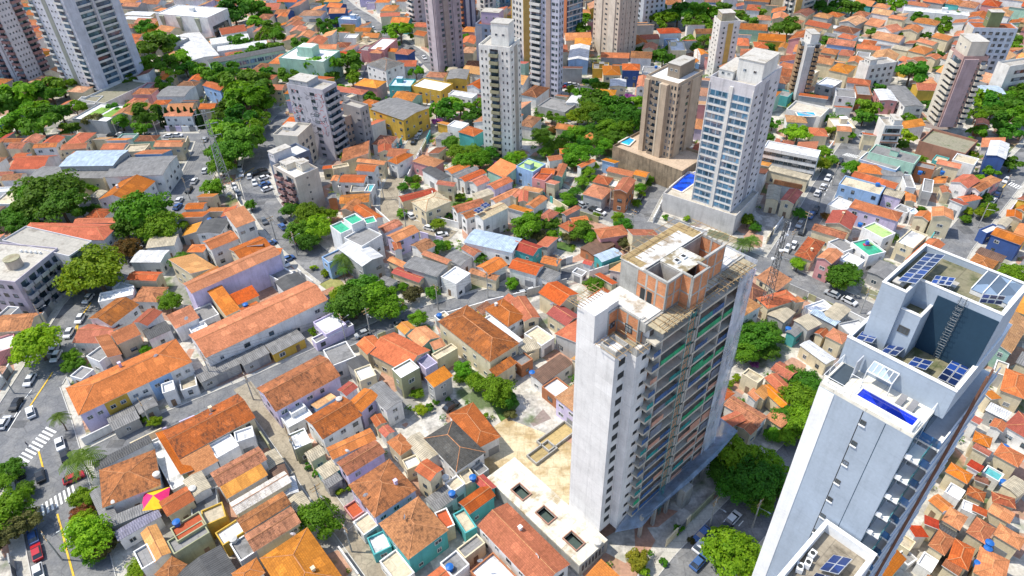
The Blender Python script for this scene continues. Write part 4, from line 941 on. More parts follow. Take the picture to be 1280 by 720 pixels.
    arr(75.5, .9, ((1170.5, 472.5), (1193.7, 483), (1226, 444.5)), 2, 6, 'long twelve panel solar array on the mossy roof under the ladder wall')
    arr(82.2, 1.0, ((1121.6, 350.8), (1145, 354.5), (1182, 319)), 2, 7, 'longest solar array overhanging the highest roof edge of the blue grey tower')
    arr(82.0, .5, ((1163, 353.8), (1188.6, 357.5), (1195, 347.5)), 3, 2, 'small six panel solar array behind the longest array on the highest roof')
    arr(82.1, .6, ((1223, 378), (1251.6, 381), (1257.6, 370)), 3, 2, 'small six panel solar array beside the sloping glass roof')
    # the lower wing with its own panels
    g = empty('rooftop_wing', (*P0, 0), A0); tag(g, 'lower wing with broad white parapet and roof machines in front of the blue grey tower', 'tower wing')
    wg = MB(); wg.box(-12, -6.0, -.2, -.3, -.65, 55.6, 0, 'b'); wg.build('wall', [MBL], g)
    for q in ((-12, -1.05, -.3, -.65), (-.75, -6.0, -.3, -1.05), (-12, -6.0, -.75, -5.6), (-12, -5.6, -11.6, -1.05)):
        k = MB(); k.box(q[0], q[1], 55.6, q[2], q[3], 56.9, 0, 'b'); k.box(q[0]-.02, q[1]-.02, 56.9, q[2]+.02, q[3]+.02, 57.0, 0); k.build('parapet', [mw], g)
    k = MB(); k.box(-11.6, -5.6, 55.6, -.75, -1.05, 55.66, 0, 'b'); k.build('roof', [slabmat('wing_deck', (.30, .26, .20), (.13, .11, .08), .8, .6, .45, .6)], g)
    for i, (x, y, lb) in enumerate(((-4.4, -1.6, 'white air conditioner on the wing roof closest to the solar panels'), (-5.6, -1.8, 'white air conditioner on the wing roof between two others'), (-6.6, -1.5, 'white air conditioner on the wing roof farthest from the solar panels'))):
        c = P0+u*x+np.array([-u[1], u[0]])*y; o = empty('air_conditioner', (*c, 55.66), A0+.2*i); tag(o, lb, 'air conditioner', 'air conditioners on the wing roof')
        q = MB(); q.box(-.45, -.3, .08, .45, .3, .75); q.build('case', [M_WHITE], o); q = MB(); q.cyl(0, 0, .24, .75, .79, 12); q.build('fan', [M_DARK], o)
        q = MB(); q.box(-.4, -.28, 0, -.3, .28, .08); q.box(.3, -.28, 0, .4, .28, .08); q.build('foot', [M_STEEL], o)
    arr(56.2, .5, ((1023.7, 712), (1048, 718), (1066, 698.7)), 2, 2, 'upper four panel solar array on the low wing roof, against its back parapet', 'solar arrays on the low wing')
    arr(56.2, .5, ((1003, 735), (1028, 742), (1045, 722)), 2, 2, 'lower four panel solar array on the low wing roof', 'solar arrays on the low wing')
panel_tower()
# --- the other towers
def city_towers():
    W_, C_ = pcolor('white', (.72, .70, .66)), pcolor('cream', (.66, .60, .50))
    tan = pcolor('beige', (.48, .38, .28)); dk = pcolor('dark_beige', (.27, .22, .17)); grey = pcolor('grey', (.45, .45, .47)); mauve = pcolor('mauve', (.40, .33, .36)); gold = pcolor('gold', (.60, .40, .12)); blu = pcolor('pale_blue', (.42, .48, .58)); pk = pcolor('pink_brown', (.46, .30, .27)); pale = pcolor('pale', (.62, .60, .62))
    navy = pcolor('navy', (.07, .09, .16)); ora = pcolor('orange_brick', (.50, .20, .10)); brn = pcolor('brown', (.36, .24, .14)); red = pcolor('brown_red', (.34, .20, .19)); olive = pcolor('olive', (.36, .34, .22))
    R8 = lambda f0, f1, n, ty, fr=.5, *a: [(f0+(f1-f0)*(k+.5-fr/2)/n, f0+(f1-f0)*(k+.5+fr/2)/n, ty, *a) for k in range(n)]
    # white and blue balcony tower, on its podium
    podium('parking_podium', 'pale grey fluted podium with a blue pool beneath the white balcony tower', 7, (829, 241), (920, 270), (950, 240), pcolor('fluted_grey', (.56, .54, .52)), slabmat('pool_deck', (.62, .56, .46), (.4, .32, .2), .4))
    r3 = trect(46, (887.5, 99), (943.3, 112), (971.9, 85.8))
    tower('balcony_tower', 'white tower with blue glazed balcony bands and a large white rooftop box', r3, 6.2, 45.8, pale,
          [(.02, .47, 'G'), (.55, .98, 'G'), (.0, 1, 'F', W_), (.47, .55, 'P', W_, .35), (0, .02, 'P', W_, .25), (.98, 1, 'P', W_, .25)],
          [(.1, .16, 's'), (.3, .36, 'd', .8), (.62, .68, 'd', .8), (.82, .88, 's'), (.42, .56, 'P', pcolor('stripe_grey', (.34, .33, .36)), .1)], fh=2.33, parapet=1.6,  # right face: one darker grey stripe over the full height
          pent=[(.42, .25, .98, .8, 6.0, W_), (.05, .2, .38, .8, 2.2, W_)])
    pool('swimming_pool', 'deep blue pool on the podium edge by the white balcony tower', 6.25, [(838, 234.5), (858, 218), (870, 215), (869, 228), (852, 240)], deep=True)
    # beige tower with deep piers on a retaining wall podium
    podium('parking_podium', 'high weathered brown retaining wall podium under the beige tower', 8.5, (766, 182), (853, 214), (877, 190), plaster('weathered_wall', (.36, .28, .19), dirt=.6), slabmat('podium_tiles', (.55, .42, .3), (.3, .22, .14), .5))
    tower('beige_tower', 'beige tower with deep vertical piers and a dark rooftop box', trect(34.5, (808, 95), (848, 106), (885, 91)), 7.5, 34.3, tan,
          [(.0, .14, 'P', tan, .9), (.5, .74, 'P', tan, 1.6), *R8(.16, .3, 1, 'd', .7), (.3, .48, 'B', dk), *R8(.78, .98, 2, 'd', .5), (.52, .56, 'P', pcolor('pale_beige', (.60, .52, .40)), 1.7)],
          [(.1, .35, 'P', tan, .5), (.55, .9, 'P', tan, .5), (.4, .5, 'd', 1.1), (.02, .08, 'd', 1), (.92, .98, 'd', 1)], fh=2.4, pent=[(.38, .35, .75, .95, 4.2, dk)], roofm=slabmat('white_roof', (.78, .77, .74), (.5, .47, .4), .4))
    pool('swimming_pool', 'small turquoise pool on the brown podium by the beige tower', 8.0, [(774, 178), (785, 172), (793, 175), (786, 182)])
    tower('cream_tower', 'cream white tower with small windows, a central strip of balconies and flat rooftop cap', trect(42, (598, 57.5), (637, 61.5), (663, 51)), 0, 42, pcolor('warm_white', (.84, .81, .75)),
          [*R8(.03, .3, 2, 'd', .3, .9), (.36, .64, 'B', olive), *R8(.70, .97, 2, 'd', .3, .9), (.34, .36, 'P', W_), (.64, .66, 'P', W_)],
          [*R8(.05, .35, 1, 'd', .3, .8), (.4, .7, 'P', pcolor('grey_beige', (.47, .42, .36)), .08), (.52, .6, 'd', .9), *R8(.75, 1, 1, 'd', .3, .8)], fh=2.6, pent=[(.35, .2, .9, .75, 7.5, pcolor('warm_white', (.84, .81, .75)))])
    tower('striped_tower', 'pale tower with one brown vertical stripe and a white rail of balconies', trect(0, (664, 117), (697, 125), (701, 121)), 0, 66, pcolor('lavender', (.55, .55, .64)),
          [(.02, .38, 'B', W_), (.56, .72, 'P', pcolor('stripe_brown', (.42, .32, .28)), .3), *R8(.40, .54, 1, 'd', .4, .9), (.76, .86, 'd', 1.1), (.9, .96, 'd', 1.1), (.61, .66, 's')], [*R8(0, 1, 2, 'd', .3)], fh=2.6)
    tower('yellow_panel_tower', 'white and golden yellow tower behind the cream tower', trect(0, (641, 84), (655, 90), (668, 85)), 0, 70, W_, [*R8(.1, .9, 3, 'd', .5), (0, .06, 'P', gold)], [(.0, .55, 'P', gold, .2), (.7, .85, 'd')], fh=2.7)
    tower('mauve_tower', 'mauve tower with ribbed walls and dark window strips', trect(0, (539, 90), (551, 96.5), (573, 84)), 0, 62, mauve,
          [(.12, .3, 'd', 1.4), (.45, .9, 'P', pcolor('pale_mauve', (.50, .43, .46)), .4)], [(.02, .16, 'P', mauve, .5), (.2, .3, 'd'), (.32, .5, 'P', pcolor('brown_mauve', (.36, .29, .27)), .5), (.55, .63, 'd'), (.68, .82, 'P', mauve, .5), (.86, .94, 'd')], fh=2.5)
    tower('white_balcony_tower', 'white tower with dark curved balconies behind the mauve tower', trect(0, (513, 34), (521, 38), (538, 31)), 0, 60, pale, [(.05, .95, 'B', W_)], [*R8(.1, .9, 2, 'd', .35)], fh=2.7)
    tower('orange_balcony_tower', 'dark blue tower with stacked orange brick balconies', trect(0, (567, 38), (583, 43), (594, 38)), 0, 66, navy, [(.05, .42, 'B', ora), (.5, .92, 'B', ora)], [(.1, .4, 'P', blu, .3), (.6, .9, 'P', blu, .3)], fh=2.8)
    tower('white_ribbed_tower', 'white tower with dark vertical strips at the top of the view', trect(0, (597, 21), (606, 24), (618, 19)), 0, 60, W_, [(.5, .9, 'd', 1.6)], [(.1, .3, 'd', 1.8), (.5, .7, 'd', 1.8)], fh=2.6)
    tower('green_glass_tower', 'dark green glass tower seen behind the white ribbed tower', trect(0, (619, 15), (632, 19), (642, 14)), 0, 60, pcolor('green_grey', (.16, .24, .24)), [(.0, 1, 'G')], [(0, 1, 'G')], fh=3)
    tower('tiled_roof_block', 'pale blue block with an orange cap and lilac upper box behind the cream tower', trect(20, (594, 31), (626, 33.5), (635, 25)), 0, 20, blu, [*R8(.3, .95, 3, 'd', .45), (0, .25, 'P', pale)], [*R8(.1, .9, 2, 'd', .4)], fh=2.7, pent=[(.15, .3, .85, .9, 5.2, pcolor('lilac', (.50, .42, .58)))], roofm=tiles('tile_orange', ROOFC['o'], (.26, .085, .03), .35))
    tower('ribbed_beige_tower', 'wide beige ribbed tower with rows of small windows at the top of the view', trect(0, (740, 62), (770, 78), (793, 73)), 0, 62, pcolor('sand', (.56, .48, .40)),
          [*R8(0, 1, 2, 'P', .45, pcolor('sand_pale', (.62, .55, .47)), .5), (.46, .54, 'd', .8), (.03, .08, 'd', .8), (.9, .96, 'd', .8)], [*R8(.05, .95, 4, 'd', .4, .8), *R8(.0, 1, 4, 'P', .25, pcolor('sand', (.56, .48, .40)), .3)], fh=2.4)
    tower('pale_blue_tower', 'pale blue and white tower next to the ribbed beige tower', trect(0, (790, 31), (802, 38), (821, 30)), 0, 58, pcolor('ice_blue', (.50, .56, .64)), [(0, .35, 'P', W_, .3), (.5, .7, 'd')], [*R8(.05, .95, 4, 'd', .4)], fh=2.6)
    tower('brick_edge_tower', 'dark tower with an orange brick edge and white bands behind the striped tower', trect(0, (700, 46), (708, 48.5), (724, 41)), 0, 60, navy, [(.1, 1, 'P', ora, .3)], [(0, 1, 'F', W_), (.1, .9, 'G')], fh=2.8)
    tower('gold_stripe_tower', 'slim white tower with a single gold stripe', trect(26, (893, 20), (901, 27.5), (924, 24.5)), 0, 25.6, W_, [*R8(.1, .9, 2, 's', .25)], [(.18, .26, 'd', .8), (.40, .66, 'P', gold, .15), (.76, .84, 'd', .8)], fh=2.2, pent=[(.15, .1, .8, .75, 3.4, plaster('tank_room', (.42, .37, .26)))])
    tower('brown_trim_tower', 'slim grey white tower with brown edges and stepped balconies', trect(25, (1000, 49), (1009, 57), (1022, 53)), 2, 25, pcolor('silver', (.56, .56, .55)),
          [(0, .25, 'P', brn, .3), (.35, .7, 'B', brn)], [(0, .55, 'P', pcolor('silver', (.56, .56, .55)), .5), (.60, .95, 'B', brn), (.4, .46, 's')], fh=1.9, pent=[(.1, .2, .95, .8, 4.2, W_)])
    podium('pool_block', 'low white block with a rectangular turquoise pool on its roof', 7, (983, 136), (1026, 146), (1029, 133), pcolor('white', (.72, .70, .66)), slabmat('pool_deck', (.62, .56, .46), (.4, .32, .2), .4))
    pool('swimming_pool', 'rectangular turquoise pool on the low white block', 6.4, [(995, 140), (1017, 141), (1020, 146), (998, 145)])
    tower('pink_balcony_tower', 'pink brown tower with stacked corner balconies on a brick base', trect(33, (1190, 57), (1206, 69), (1236, 68)), 6, 32, pk,
          [(.0, .25, 'P', pcolor('cream', (.66, .60, .50)), .25), (.3, .95, 'B', pcolor('cream', (.66, .60, .50)))], [(.05, .62, 'P', pcolor('pink_grey', (.44, .33, .34)), .6), (.64, .72, 'd', 1), (.76, 1, 'B', pcolor('cream', (.66, .60, .50)))], fh=2.05, pent=[(.1, .1, .98, .8, 5.5, C_)])
    podium('stepped_podium', 'stepped brick podium with planters below the pink brown tower', 6, (1149, 176), (1207, 192), (1222, 175), plaster('base_brick', (.33, .17, .12)), slabmat('planted_deck', (.3, .28, .2), (.08, .12, .03), .8))
    tower('orange_roof_block', 'pale blue apartment block with an orange tiled cap behind the pink tower', trect(24, (1210, 27), (1218, 34), (1270, 33)), 0, 23.8, pcolor('ice_blue', (.50, .56, .64)), [(0, 1, 'P', C_, .1)], [*R8(.03, .97, 6, 'd', .55)], fh=2.5, parapet=.5, roofm=tiles('tile_orange', ROOFC['o'], (.26, .085, .03), .35), pent=[(.3, .3, .8, .6, 6.0, pcolor('moss', (.20, .24, .12)))])
    tower('corner_tower', 'huge white corner tower with rows of dark balconies on its right face', trect(0, (84, 113), (127, 123), (181, 99)), 4, 62, pcolor('cool_white', (.62, .62, .68)),
          [(.0, .14, 'b', W_), *R8(.16, .36, 2, 's', .35), (.40, .52, 'P', pcolor('grey_green', (.30, .31, .28)), .12), *R8(.54, .74, 2, 's', .3), (.78, .97, 'b', W_)],
          [(.0, .2, 'P', pcolor('cool_white', (.62, .62, .68)), .9), (.2, .48, 'b', W_), (.48, .52, 'P', pcolor('pale', (.62, .60, .62)), 1.5), (.52, .84, 'b', W_), (.84, 1, 'P', pcolor('cool_white', (.62, .62, .68)), .9)], fh=2.7)
    podium('planted_podium', 'stepped white podium with planters at the foot of the corner tower', 4.5, (100, 124), (130, 129), (204, 105), W_, slabmat('planted_deck', (.3, .28, .2), (.08, .12, .03), .8))
    tower('twin_stripe_tower', 'pale tower with dark brick red vertical strips, nearer of the pair at the left edge', trect(0, (5, 104), (40, 108), (70, 96)), 0, 60, pale, [(.0, .16, 'P', pale, .5), (.2, .42, 'B', red), (.46, .58, 'P', pale, .5), *R8(.6, .7, 1, 's', .5), (.74, .96, 'B', red)], [*R8(.04, .55, 4, 'd', .4, .9), (.6, .95, 'B', red)], fh=2.6)
    tower('twin_stripe_tower', 'pale tower with dark brick red vertical strips, farther left of the pair', trect(0, (-52, 108), (-14, 112), (8, 100)), 0, 60, pale, [(.2, .42, 'B', red), (.74, .96, 'B', red)], [*R8(.04, .55, 3, 'd', .4, .9), (.6, .95, 'B', red)], fh=2.6)
    # the mural tower: doodles in red and black over pale grey
    def mural(root, W, D, z1):
        r = random.Random(3)
        for nm, mt in (('red_mural', flat('mural_red', (.5, .09, .07))), ('black_mural', flat('mural_black', (.06, .06, .08)))):
            b = MB()
            for k in range(70):
                x, z = r.uniform(.3, W-.5), r.uniform(9.6, z1-1.5); a = r.uniform(0, 6.28)
                if nm == 'red_mural' and .3 < x/W < .7: continue
                for q in range(r.randint(2, 5)):
                    x2, z2 = x+math.cos(a)*.55, z+math.sin(a)*.55; a += r.uniform(-1.2, 1.2)
                    if not (.1 < x2 < W-.1 and 9.3 < z2 < z1-.8): break
                    dx, dz = -(z2-z), (x2-x); k_ = .09/math.hypot(dx, dz); b.poly([(x-dx*k_, -.012, z-dz*k_), (x2-dx*k_, -.012, z2-dz*k_), (x2+dx*k_, -.012, z2+dz*k_), (x+dx*k_, -.012, z+dz*k_)]); x, z = x2, z2
            b.build(nm, [mt], root)
    tower('mural_tower', 'grey mid rise tower covered in red and black doodle murals', trect(28, (358, 105), (403, 113), (413, 102)), 0, 27.6, pcolor('mural_grey', (.50, .48, .52)),
          [*R8(.06, .34, 2, 'd', .4, 1.1), (.62, .74, 'd', 1.2), (0, 1, 'P', pcolor('blank_beige', (.46, .40, .38)), .02)][:3], [(.05, .95, 'B', pcolor('grey', (.45, .45, .47)))], fh=2.7, pent=[(.05, .1, .55, .9, 2.0, pcolor('grey', (.45, .45, .47)))], extra=mural)
    tower('grey_slab_block', 'narrow grey block with blank walls beside the mural tower', trect(18, (427, 129), (450, 135.5), (462, 131)), 0, 17.5, pcolor('block_grey', (.38, .36, .36)), [(.75, .9, 's')], [*R8(.1, .9, 2, 'd', .3)], fh=2.8)
    tower('peach_block', 'unpainted peach block with a pale roof beside the mural tower', trect(14, (416, 141), (430, 147.5), (440, 143)), 0, 13.6, pcolor('peach', (.50, .36, .28)), [*R8(.1, .9, 2, 'd', .5)], [*R8(.1, .9, 2, 'd', .5)], fh=2.8)
    tower('red_balcony_block', 'beige apartment block with red balconies and pale rooftop boxes', trect(14, (341, 208), (369, 223.5), (398, 211)), 0, 13.8, pcolor('stone', (.56, .50, .44)), [(.12, .42, 'B', red), (.56, .9, 'B', red)], [(.45, .52, 's')], fh=2.7, pent=[(.15, .2, .45, .75, 1.8, C_), (.55, .5, .8, .85, 2.6, C_)], roofm=slabmat('white_roof', (.78, .77, .74), (.5, .47, .4), .4))
    tower('white_roof_block', 'dark sided block with a bright white flat roof behind the red balcony block', trect(15, (335, 194), (352, 203), (391, 190)), 0, 14.8, pcolor('navy_grey', (.16, .19, .26)), [], [(.05, .9, 'd', 1.2)], fh=2.8, pent=[(.35, -.1, .75, .5, 3.0, pale)], roofm=slabmat('white_roof', (.78, .77, .74), (.5, .47, .4), .4))
    tower('yellow_ochre_block', 'grey roofed block with a square vent beside the big trees', trect(14, (341, 169), (372, 171.5), (384, 155)), 0, 13.8, C_, [(.6, .75, 'd')], [*R8(.1, .9, 3, 'd', .5)], fh=2.8, roofm=slabmat('grey_roof', (.42, .40, .37)), pent=[(.1, .5, .5, .9, .9, W_)])
    # the apartment block with a round water tower on its roof
    def tank(root, W, D, z1):
        b = MB(); b.cyl(W*.70, D*.42, 2.0, z1-.2, z1+2.4, 20); b.cyl(W*.70, D*.42, 2.12, z1+2.4, z1+2.65, 20, 1); b.build('water_tower', [plaster('tank_concrete', (.50, .42, .34)), slabmat('tank_lid', (.36, .34, .22))], root)
        b = MB()
        for k in range(5): b.box(W*(.5+.08*k), D*.8, z1-.2, W*(.5+.08*k)+.5, D*.8+.5, z1+.5)
        b.build('roof_machine', [M_WHITE], root)
    tower('slab_block', 'pale apartment block with a round concrete water tower on its flat roof', trect(12.5, (-58, 345), (19, 353), (69, 310)), 0, 12.5, pcolor('lilac_render', (.50, .45, .52)), [*R8(.05, .95, 6, 'd', .5)],
          [*R8(.05, .95, 5, 'B', .86, pcolor('grey', (.45, .45, .47)))], fh=3.0, parapet=.6, extra=tank, roofm=slabmat('pale_roof', (.48, .45, .39), (.24, .21, .17), .7))
    tower('slab_block_wing', 'short wing with a dark glazed end behind the water tower block', trect(12.4, (2, 300), (86, 320), (107, 299)), 0, 12.2, pale, [], [(.05, .95, 'd', 2.0)], fh=3.0, parapet=.6, roofm=slabmat('pale_roof', (.48, .45, .39), (.24, .21, .17), .7))
    # far block at the top right
    tower('yellow_terrace_tower', 'cream tower with yellow edges at the top right of the view', trect(0, (975, 22), (990, 26), (1005, 15)), 0, 40, C_, [*R8(.1, .9, 2, 'B', .7, W_)], [(.0, .3, 'P', gold, .3), (.45, .9, 'd')], fh=2.8)
    tower('maroon_tower', 'maroon tower just behind the cream and yellow tower', trect(0, (1004, 12), (1014, 15), (1024, 8)), 0, 40, red, [(.2, .8, 'B', brn)], [(.2, .8, 'd')], fh=2.8)
    tower('white_slab_block', 'plain white four storey slab with pale blue windowed side', trect(12, (1074, 77), (1086, 83), (1127, 81)), 0, 11.8, W_, [], [*R8(.08, .95, 4, 'd', .4)], fh=2.8, pent=[(.3, .05, .9, .3, 2.5, W_)], roofm=slabmat('grey_roof', (.42, .40, .37)))
    tower('terracotta_block', 'white modern block with a terracotta banded glass front', trect(12, (1098, 147), (1106, 158), (1128, 158)), 0, 11.8, W_, [], [(0, 1, 'F', pcolor('terracotta', (.45, .24, .16))), (.1, .9, 'd', 1.6)], fh=2.9, pent=[(.2, .5, .9, .95, 2.2, W_)])
    tower('white_hall_block', 'tall white blank walled block at the right edge', trect(14, (1247, 78), (1262, 84), (1290, 70)), 0, 13.8, W_, [], [(.2, .7, 'd', 1.5)], fh=3.2)
city_towers()

def landmarks():
    W = lambda *a, **k: hpx(*a, **k)
    def lattice(name, label, px, py, hgt, wd, col, antenna=False):
        p = at(px, py); root = empty(name, (p[0], p[1], 0), .5); tag(root, label, 'lattice mast'); b = MB(); n = 12
        for i in range(n):
            z0, z1 = hgt*i/n, hgt*(i+1)/n; w0, w1 = wd*(1-.75*i/n)/2, wd*(1-.75*(i+1)/n)/2; c = [(-1, -1), (1, -1), (1, 1), (-1, 1)]
            for k in range(4):
                a, e = c[k], c[(k+1) % 4]; b.bar((a[0]*w0, a[1]*w0, z0), (a[0]*w1, a[1]*w1, z1), .09); b.bar((a[0]*w0, a[1]*w0, z0), (e[0]*w1, e[1]*w1, z1), .05); b.bar((e[0]*w0, e[1]*w0, z0), (a[0]*w1, a[1]*w1, z1), .05); b.bar((a[0]*w1, a[1]*w1, z1), (e[0]*w1, e[1]*w1, z1), .05)
        b.build('mast', [col], root)
        q = MB()
        if antenna:
            for k in range(9):
                a = k*.7; z = hgt*(.62+.04*k); q.bar((math.cos(a)*.9, math.sin(a)*.9, z), (math.cos(a)*.9, math.sin(a)*.9, z+1.6), .14)
                if k % 3 == 0: q.cyl(math.cos(a+2)*1.0, math.sin(a+2)*1.0, .5, z, z+.3, 10)
            q.build('antenna', [M_WHITE], root)
        else:
            for z in (.72, .85, .97): q.bar((-3.2, 0, hgt*z), (3.2, 0, hgt*z), .12); q.bar((-3.2, 0, hgt*z-.05), (-3.2, 0, hgt*z-1.0), .07); q.bar((3.2, 0, hgt*z-.05), (3.2, 0, hgt*z-1.0), .07)
            q.build('cross_arm', [col], root)
    lattice('power_pylon', 'tall grey steel lattice pylon beside the avenue trees', 288, 245, 32, 3.6, M_STEEL)
    lattice('phone_mast', 'dark lattice phone mast hung with antennas beside the crossing', 953, 396, 30, 2.2, flat('mast_grey', (.16, .17, .18), .5, .5), True)
    # theatre hall
    W('F', 13, 'w', 'w', 194, 17, 259, 22, 294, 11, label='large white theatre hall with three shell shaped niches', cat='theatre', name='theatre_hall', wins=False)
    th = bpy.context.scene.objects['theatre_hall']; c, a, L, Wd = rect3(at(194, 17, 13), at(259, 22, 13), at(294, 11, 13)); nm_ = plaster('niche', (.40, .42, .32))
    for s in (.12, .45, .8):
        b = MB(); x = -L/2+L*s; b.slab([(x-1.4, -Wd/2-.9, 12.2), (x+1.4, -Wd/2-.9, 12.2), (x+1.4, -Wd/2-.02, 12.3), (x-1.4, -Wd/2-.02, 12.3)], .3); b.poly([(x-.7, -Wd/2-.05, 4.5), (x+.7, -Wd/2-.05, 4.5), (x+1.4, -Wd/2-.9, 12.1), (x-1.4, -Wd/2-.9, 12.1)]); b.poly([(x-1.4, -Wd/2-.9, 12.1), (x-1.4, -Wd/2, 12.1), (x-.7, -Wd/2, 4.5)]); b.poly([(x+1.4, -Wd/2, 12.1), (x+1.4, -Wd/2-.9, 12.1), (x+.7, -Wd/2, 4.5)]); b.build('niche', [nm_], th)
    b = MB(); b.box(L/2, -Wd*.38, .2, L/2+.08, Wd*.38, 7.5, 0, 'l'); b.build('window', [M_GLASS], th)
    W('C', 5, 'w', 'w', 216, 46, 238, 76, 268, 62, label='white slatted foyer roof in front of the theatre hall', cat='foyer', name='theatre_foyer', wins=False)
    W('C', 6.5, 'w', 'w', 264, 56, 312, 49, 308, 42, label='long thin white roof slab behind the slatted foyer', cat='shed', name='long_shed', wins=False)
    W('C', 5.5, 'w', 'w', 272, 64, 334, 56, 332, 50, label='long thin white roof slab nearest the blue hall', cat='shed', name='long_shed', wins=False)
    W('F', 7, 'w', 'g', 186, 52, 214, 56, 222, 45, label='square white roof slab just left of the slatted foyer', cat='shed', name='long_shed', wins=False)
    W('C', 8, 'd', 'v', 262, 80, 357, 62, 354, 57, label='long pale green hall with a dark roof and ribbon windows', cat='hall', name='green_hall', wins=False)
    c, a, L, Wd = rect3(at(262, 80, 8), at(357, 62, 8), at(354, 57, 8)); gh = bpy.context.scene.objects['green_hall']
    for z in (1.5, 4.6):
        for k in range(10): facewin(gh, 'window', 'glazing', -L/2+L*(k+.5)/10, -Wd/2+.11, z, L/11, 2.0, 0)
    r, h = W('F', 12, 'w', 'v', 348, 72, 404, 77, 412, 62, label='pale green octagonal hall with a stepped white roof', cat='hall', name='octagonal_hall', wins=False)
    b = MB(); b.box(-4, -3, 11.6, 4, 3, 16); b.box(-3.6, -2.6, 16, 3.6, 2.6, 16.2, 1); b.build('upper_storey', [wallmat('v'), M_WHITE], r)
    W('C', 9, 'g', 'y', 463, 136, 504, 150, 528, 132, label='mustard yellow school block under a wide grey sheet roof', cat='school', name='school_block')
    W('C', 7, 'g', 'g', 464, 131, 487, 122, 500, 130, label='grey sheet roofed annex attached to the yellow school block', cat='school annex', name='school_annex')
    W('F', 7, 'u', 'T', 486, 107, 513, 108, 519, 99, label='turquoise fronted shop building with a pale roof', cat='shop', name='shop_building')
    W('F', 7, 'w', 'y', 514, 107, 551, 114, 560, 103, label='wide ochre shop building with a whitish flat roof', cat='shop', name='shop_building')
    W('H', 9, 'g', 'w', 457, 80, 482, 88, 497, 76, label='grey hipped two storey corner building on the plaza', cat='corner building', name='corner_building')
    W('C', 8, 'g', 'y', 558, 99, 583, 99, 597, 87, label='ochre two storey block with a broken grey gable roof', cat='workshop', name='ochre_workshop')
    W('G', 9, 'o', 'p', 243, 369, 350, 315, 340, 303, label='long lilac walled house with a narrow orange tiled roof', cat='house', name='lilac_house', wins=False)
    W('G', 6.6, 'o', 'w', 254, 446, 411, 377, 390, 351, label='long row of terraced houses with pale blue and white fronts under one orange roof', cat='terraced row', name='terraced_row')
    W('H', 6.6, 'o', 'p', 95, 518, 240, 455, 219, 425.5, label='terraced row with lilac, ochre and white fronts under one long hipped roof', cat='terraced row', name='terraced_row', wins=False)
    row = bpy.context.scene.objects['terraced_row.001'] if 'terraced_row.001' in bpy.context.scene.objects else None
    if row:                                   # the five painted fronts with their windows
        c, a, L, Wd = rect3(at(95, 518, 6.6), at(240, 455, 6.6), at(219, 425.5, 6.6))
        for k, wk in enumerate('pywuw'):
            b = MB(); x0, x1 = -L/2+.33+(L-.66)*k/5, -L/2+.33+(L-.66)*(k+1)/5; b.box(x0, -Wd/2+.27, 0, x1, -Wd/2+.32, 6.3, 0, 'k'); b.build('front', [wallmat(wk)], row)
            for s in (.28, .72): facewin(row, 'window', 'window', x0+(x1-x0)*s, -Wd/2+.265, 3.9, 1.2, 1.1, 0)
    W('C', 3.2, 'g', 'g', 135, 520, 168, 507, 176, 523); W('C', 3.2, 'g', 'g', 168, 504, 190, 494, 200, 506)
    # house with green terraces
    W('F', 9, 'n', 'w', 412, 283, 427, 292, 440, 285, label='left wing with a green roof terrace of the white corner house', cat='house wing', name='green_terrace_wing', wins=False)
    W('F', 11, 'n', 'w', 429, 273, 440, 281, 454, 274, label='upper green roof terrace box of the white corner house', cat='house', name='green_terrace_house')
    W('F', 10, 'n', 'w', 454, 273, 458, 280, 470, 275, label='small right green roof deck of the white corner house', cat='house wing', name='green_terrace_wing', wins=False)
    W('F', 8.6, 'g', 'w', 430, 297, 452, 308, 480, 294, label='lower white body of the corner house below the green terraces', cat='house wing', name='white_house_body')
    W('C', 7.5, 'w', 'g', 456, 332, 480, 318, 436, 303, label='pale blue grey villa under a striped white sheet roof beside the lawn', cat='villa', name='striped_roof_villa')
    W('F', 6, 'g', 'u', 402, 322, 412, 329, 432, 312, label='low grey terrace wing of the striped roof villa', cat='villa wing', name='villa_wing')
    # solar house
    r, h = W('G', 8, 't', 'w', 592, 268, 604, 275, 634, 258, label='white modern house with a beige roof carrying solar panels', cat='house', name='solar_house')
    for x, y, lb in ((598.5, 266, 'solar array on the white modern house, nearer the eave'), (607, 259.5, 'solar array on the white modern house, nearer the ridge')):
        p = at(x, y, 9.0); solar_array('solar_array', lb, Matrix.Translation((p[0], p[1], 9.9)) @ Matrix.Rotation(A0+.1, 4, 'Z') @ Matrix.Rotation(.12, 4, 'X'), 2, 2, 'solar arrays on the white modern house', 1.3, 1.1)
    W('H', 6, 't', 'c', 514, 251, 529, 265, 563, 252, label='broad cream house with a pale yellow hipped roof by the cobbled bend', cat='house', name='cream_house')
    W('C', 6.5, 'u', 'w', 580, 303, 640, 316, 644, 297, label='large white hall with a pale blue gabled roof among orange houses', cat='hall', name='white_hall')
    W('C', 6, 'g', 'g', 504, 333, 546, 346, 562, 333, label='wide pale concrete roof amid orange houses', cat='shed', name='concrete_roof_hall')
    W('F', 5.4, 'w', 'w', 551, 346, 570, 355, 591, 343, label='pair of bright white cube roofs next to the wide concrete roof', cat='flat-roofed building', name='white_cube')
    # warehouses
    W('C', 7, 'g', 'c', 36, 222, 128, 223, 142, 209, label='left half of the long grey ribbed warehouse', cat='warehouse', name='warehouse')
    W('C', 8, 'g', 'w', 130, 221, 203, 218, 225, 194, label='right half of the grey ribbed warehouse with a windowed street front', cat='warehouse', name='warehouse')
    W('C', 9.5, 'u', 'g', 74, 208, 141, 207, 144, 188, label='pale blue sheet roof rising behind the grey warehouse', cat='warehouse', name='warehouse')
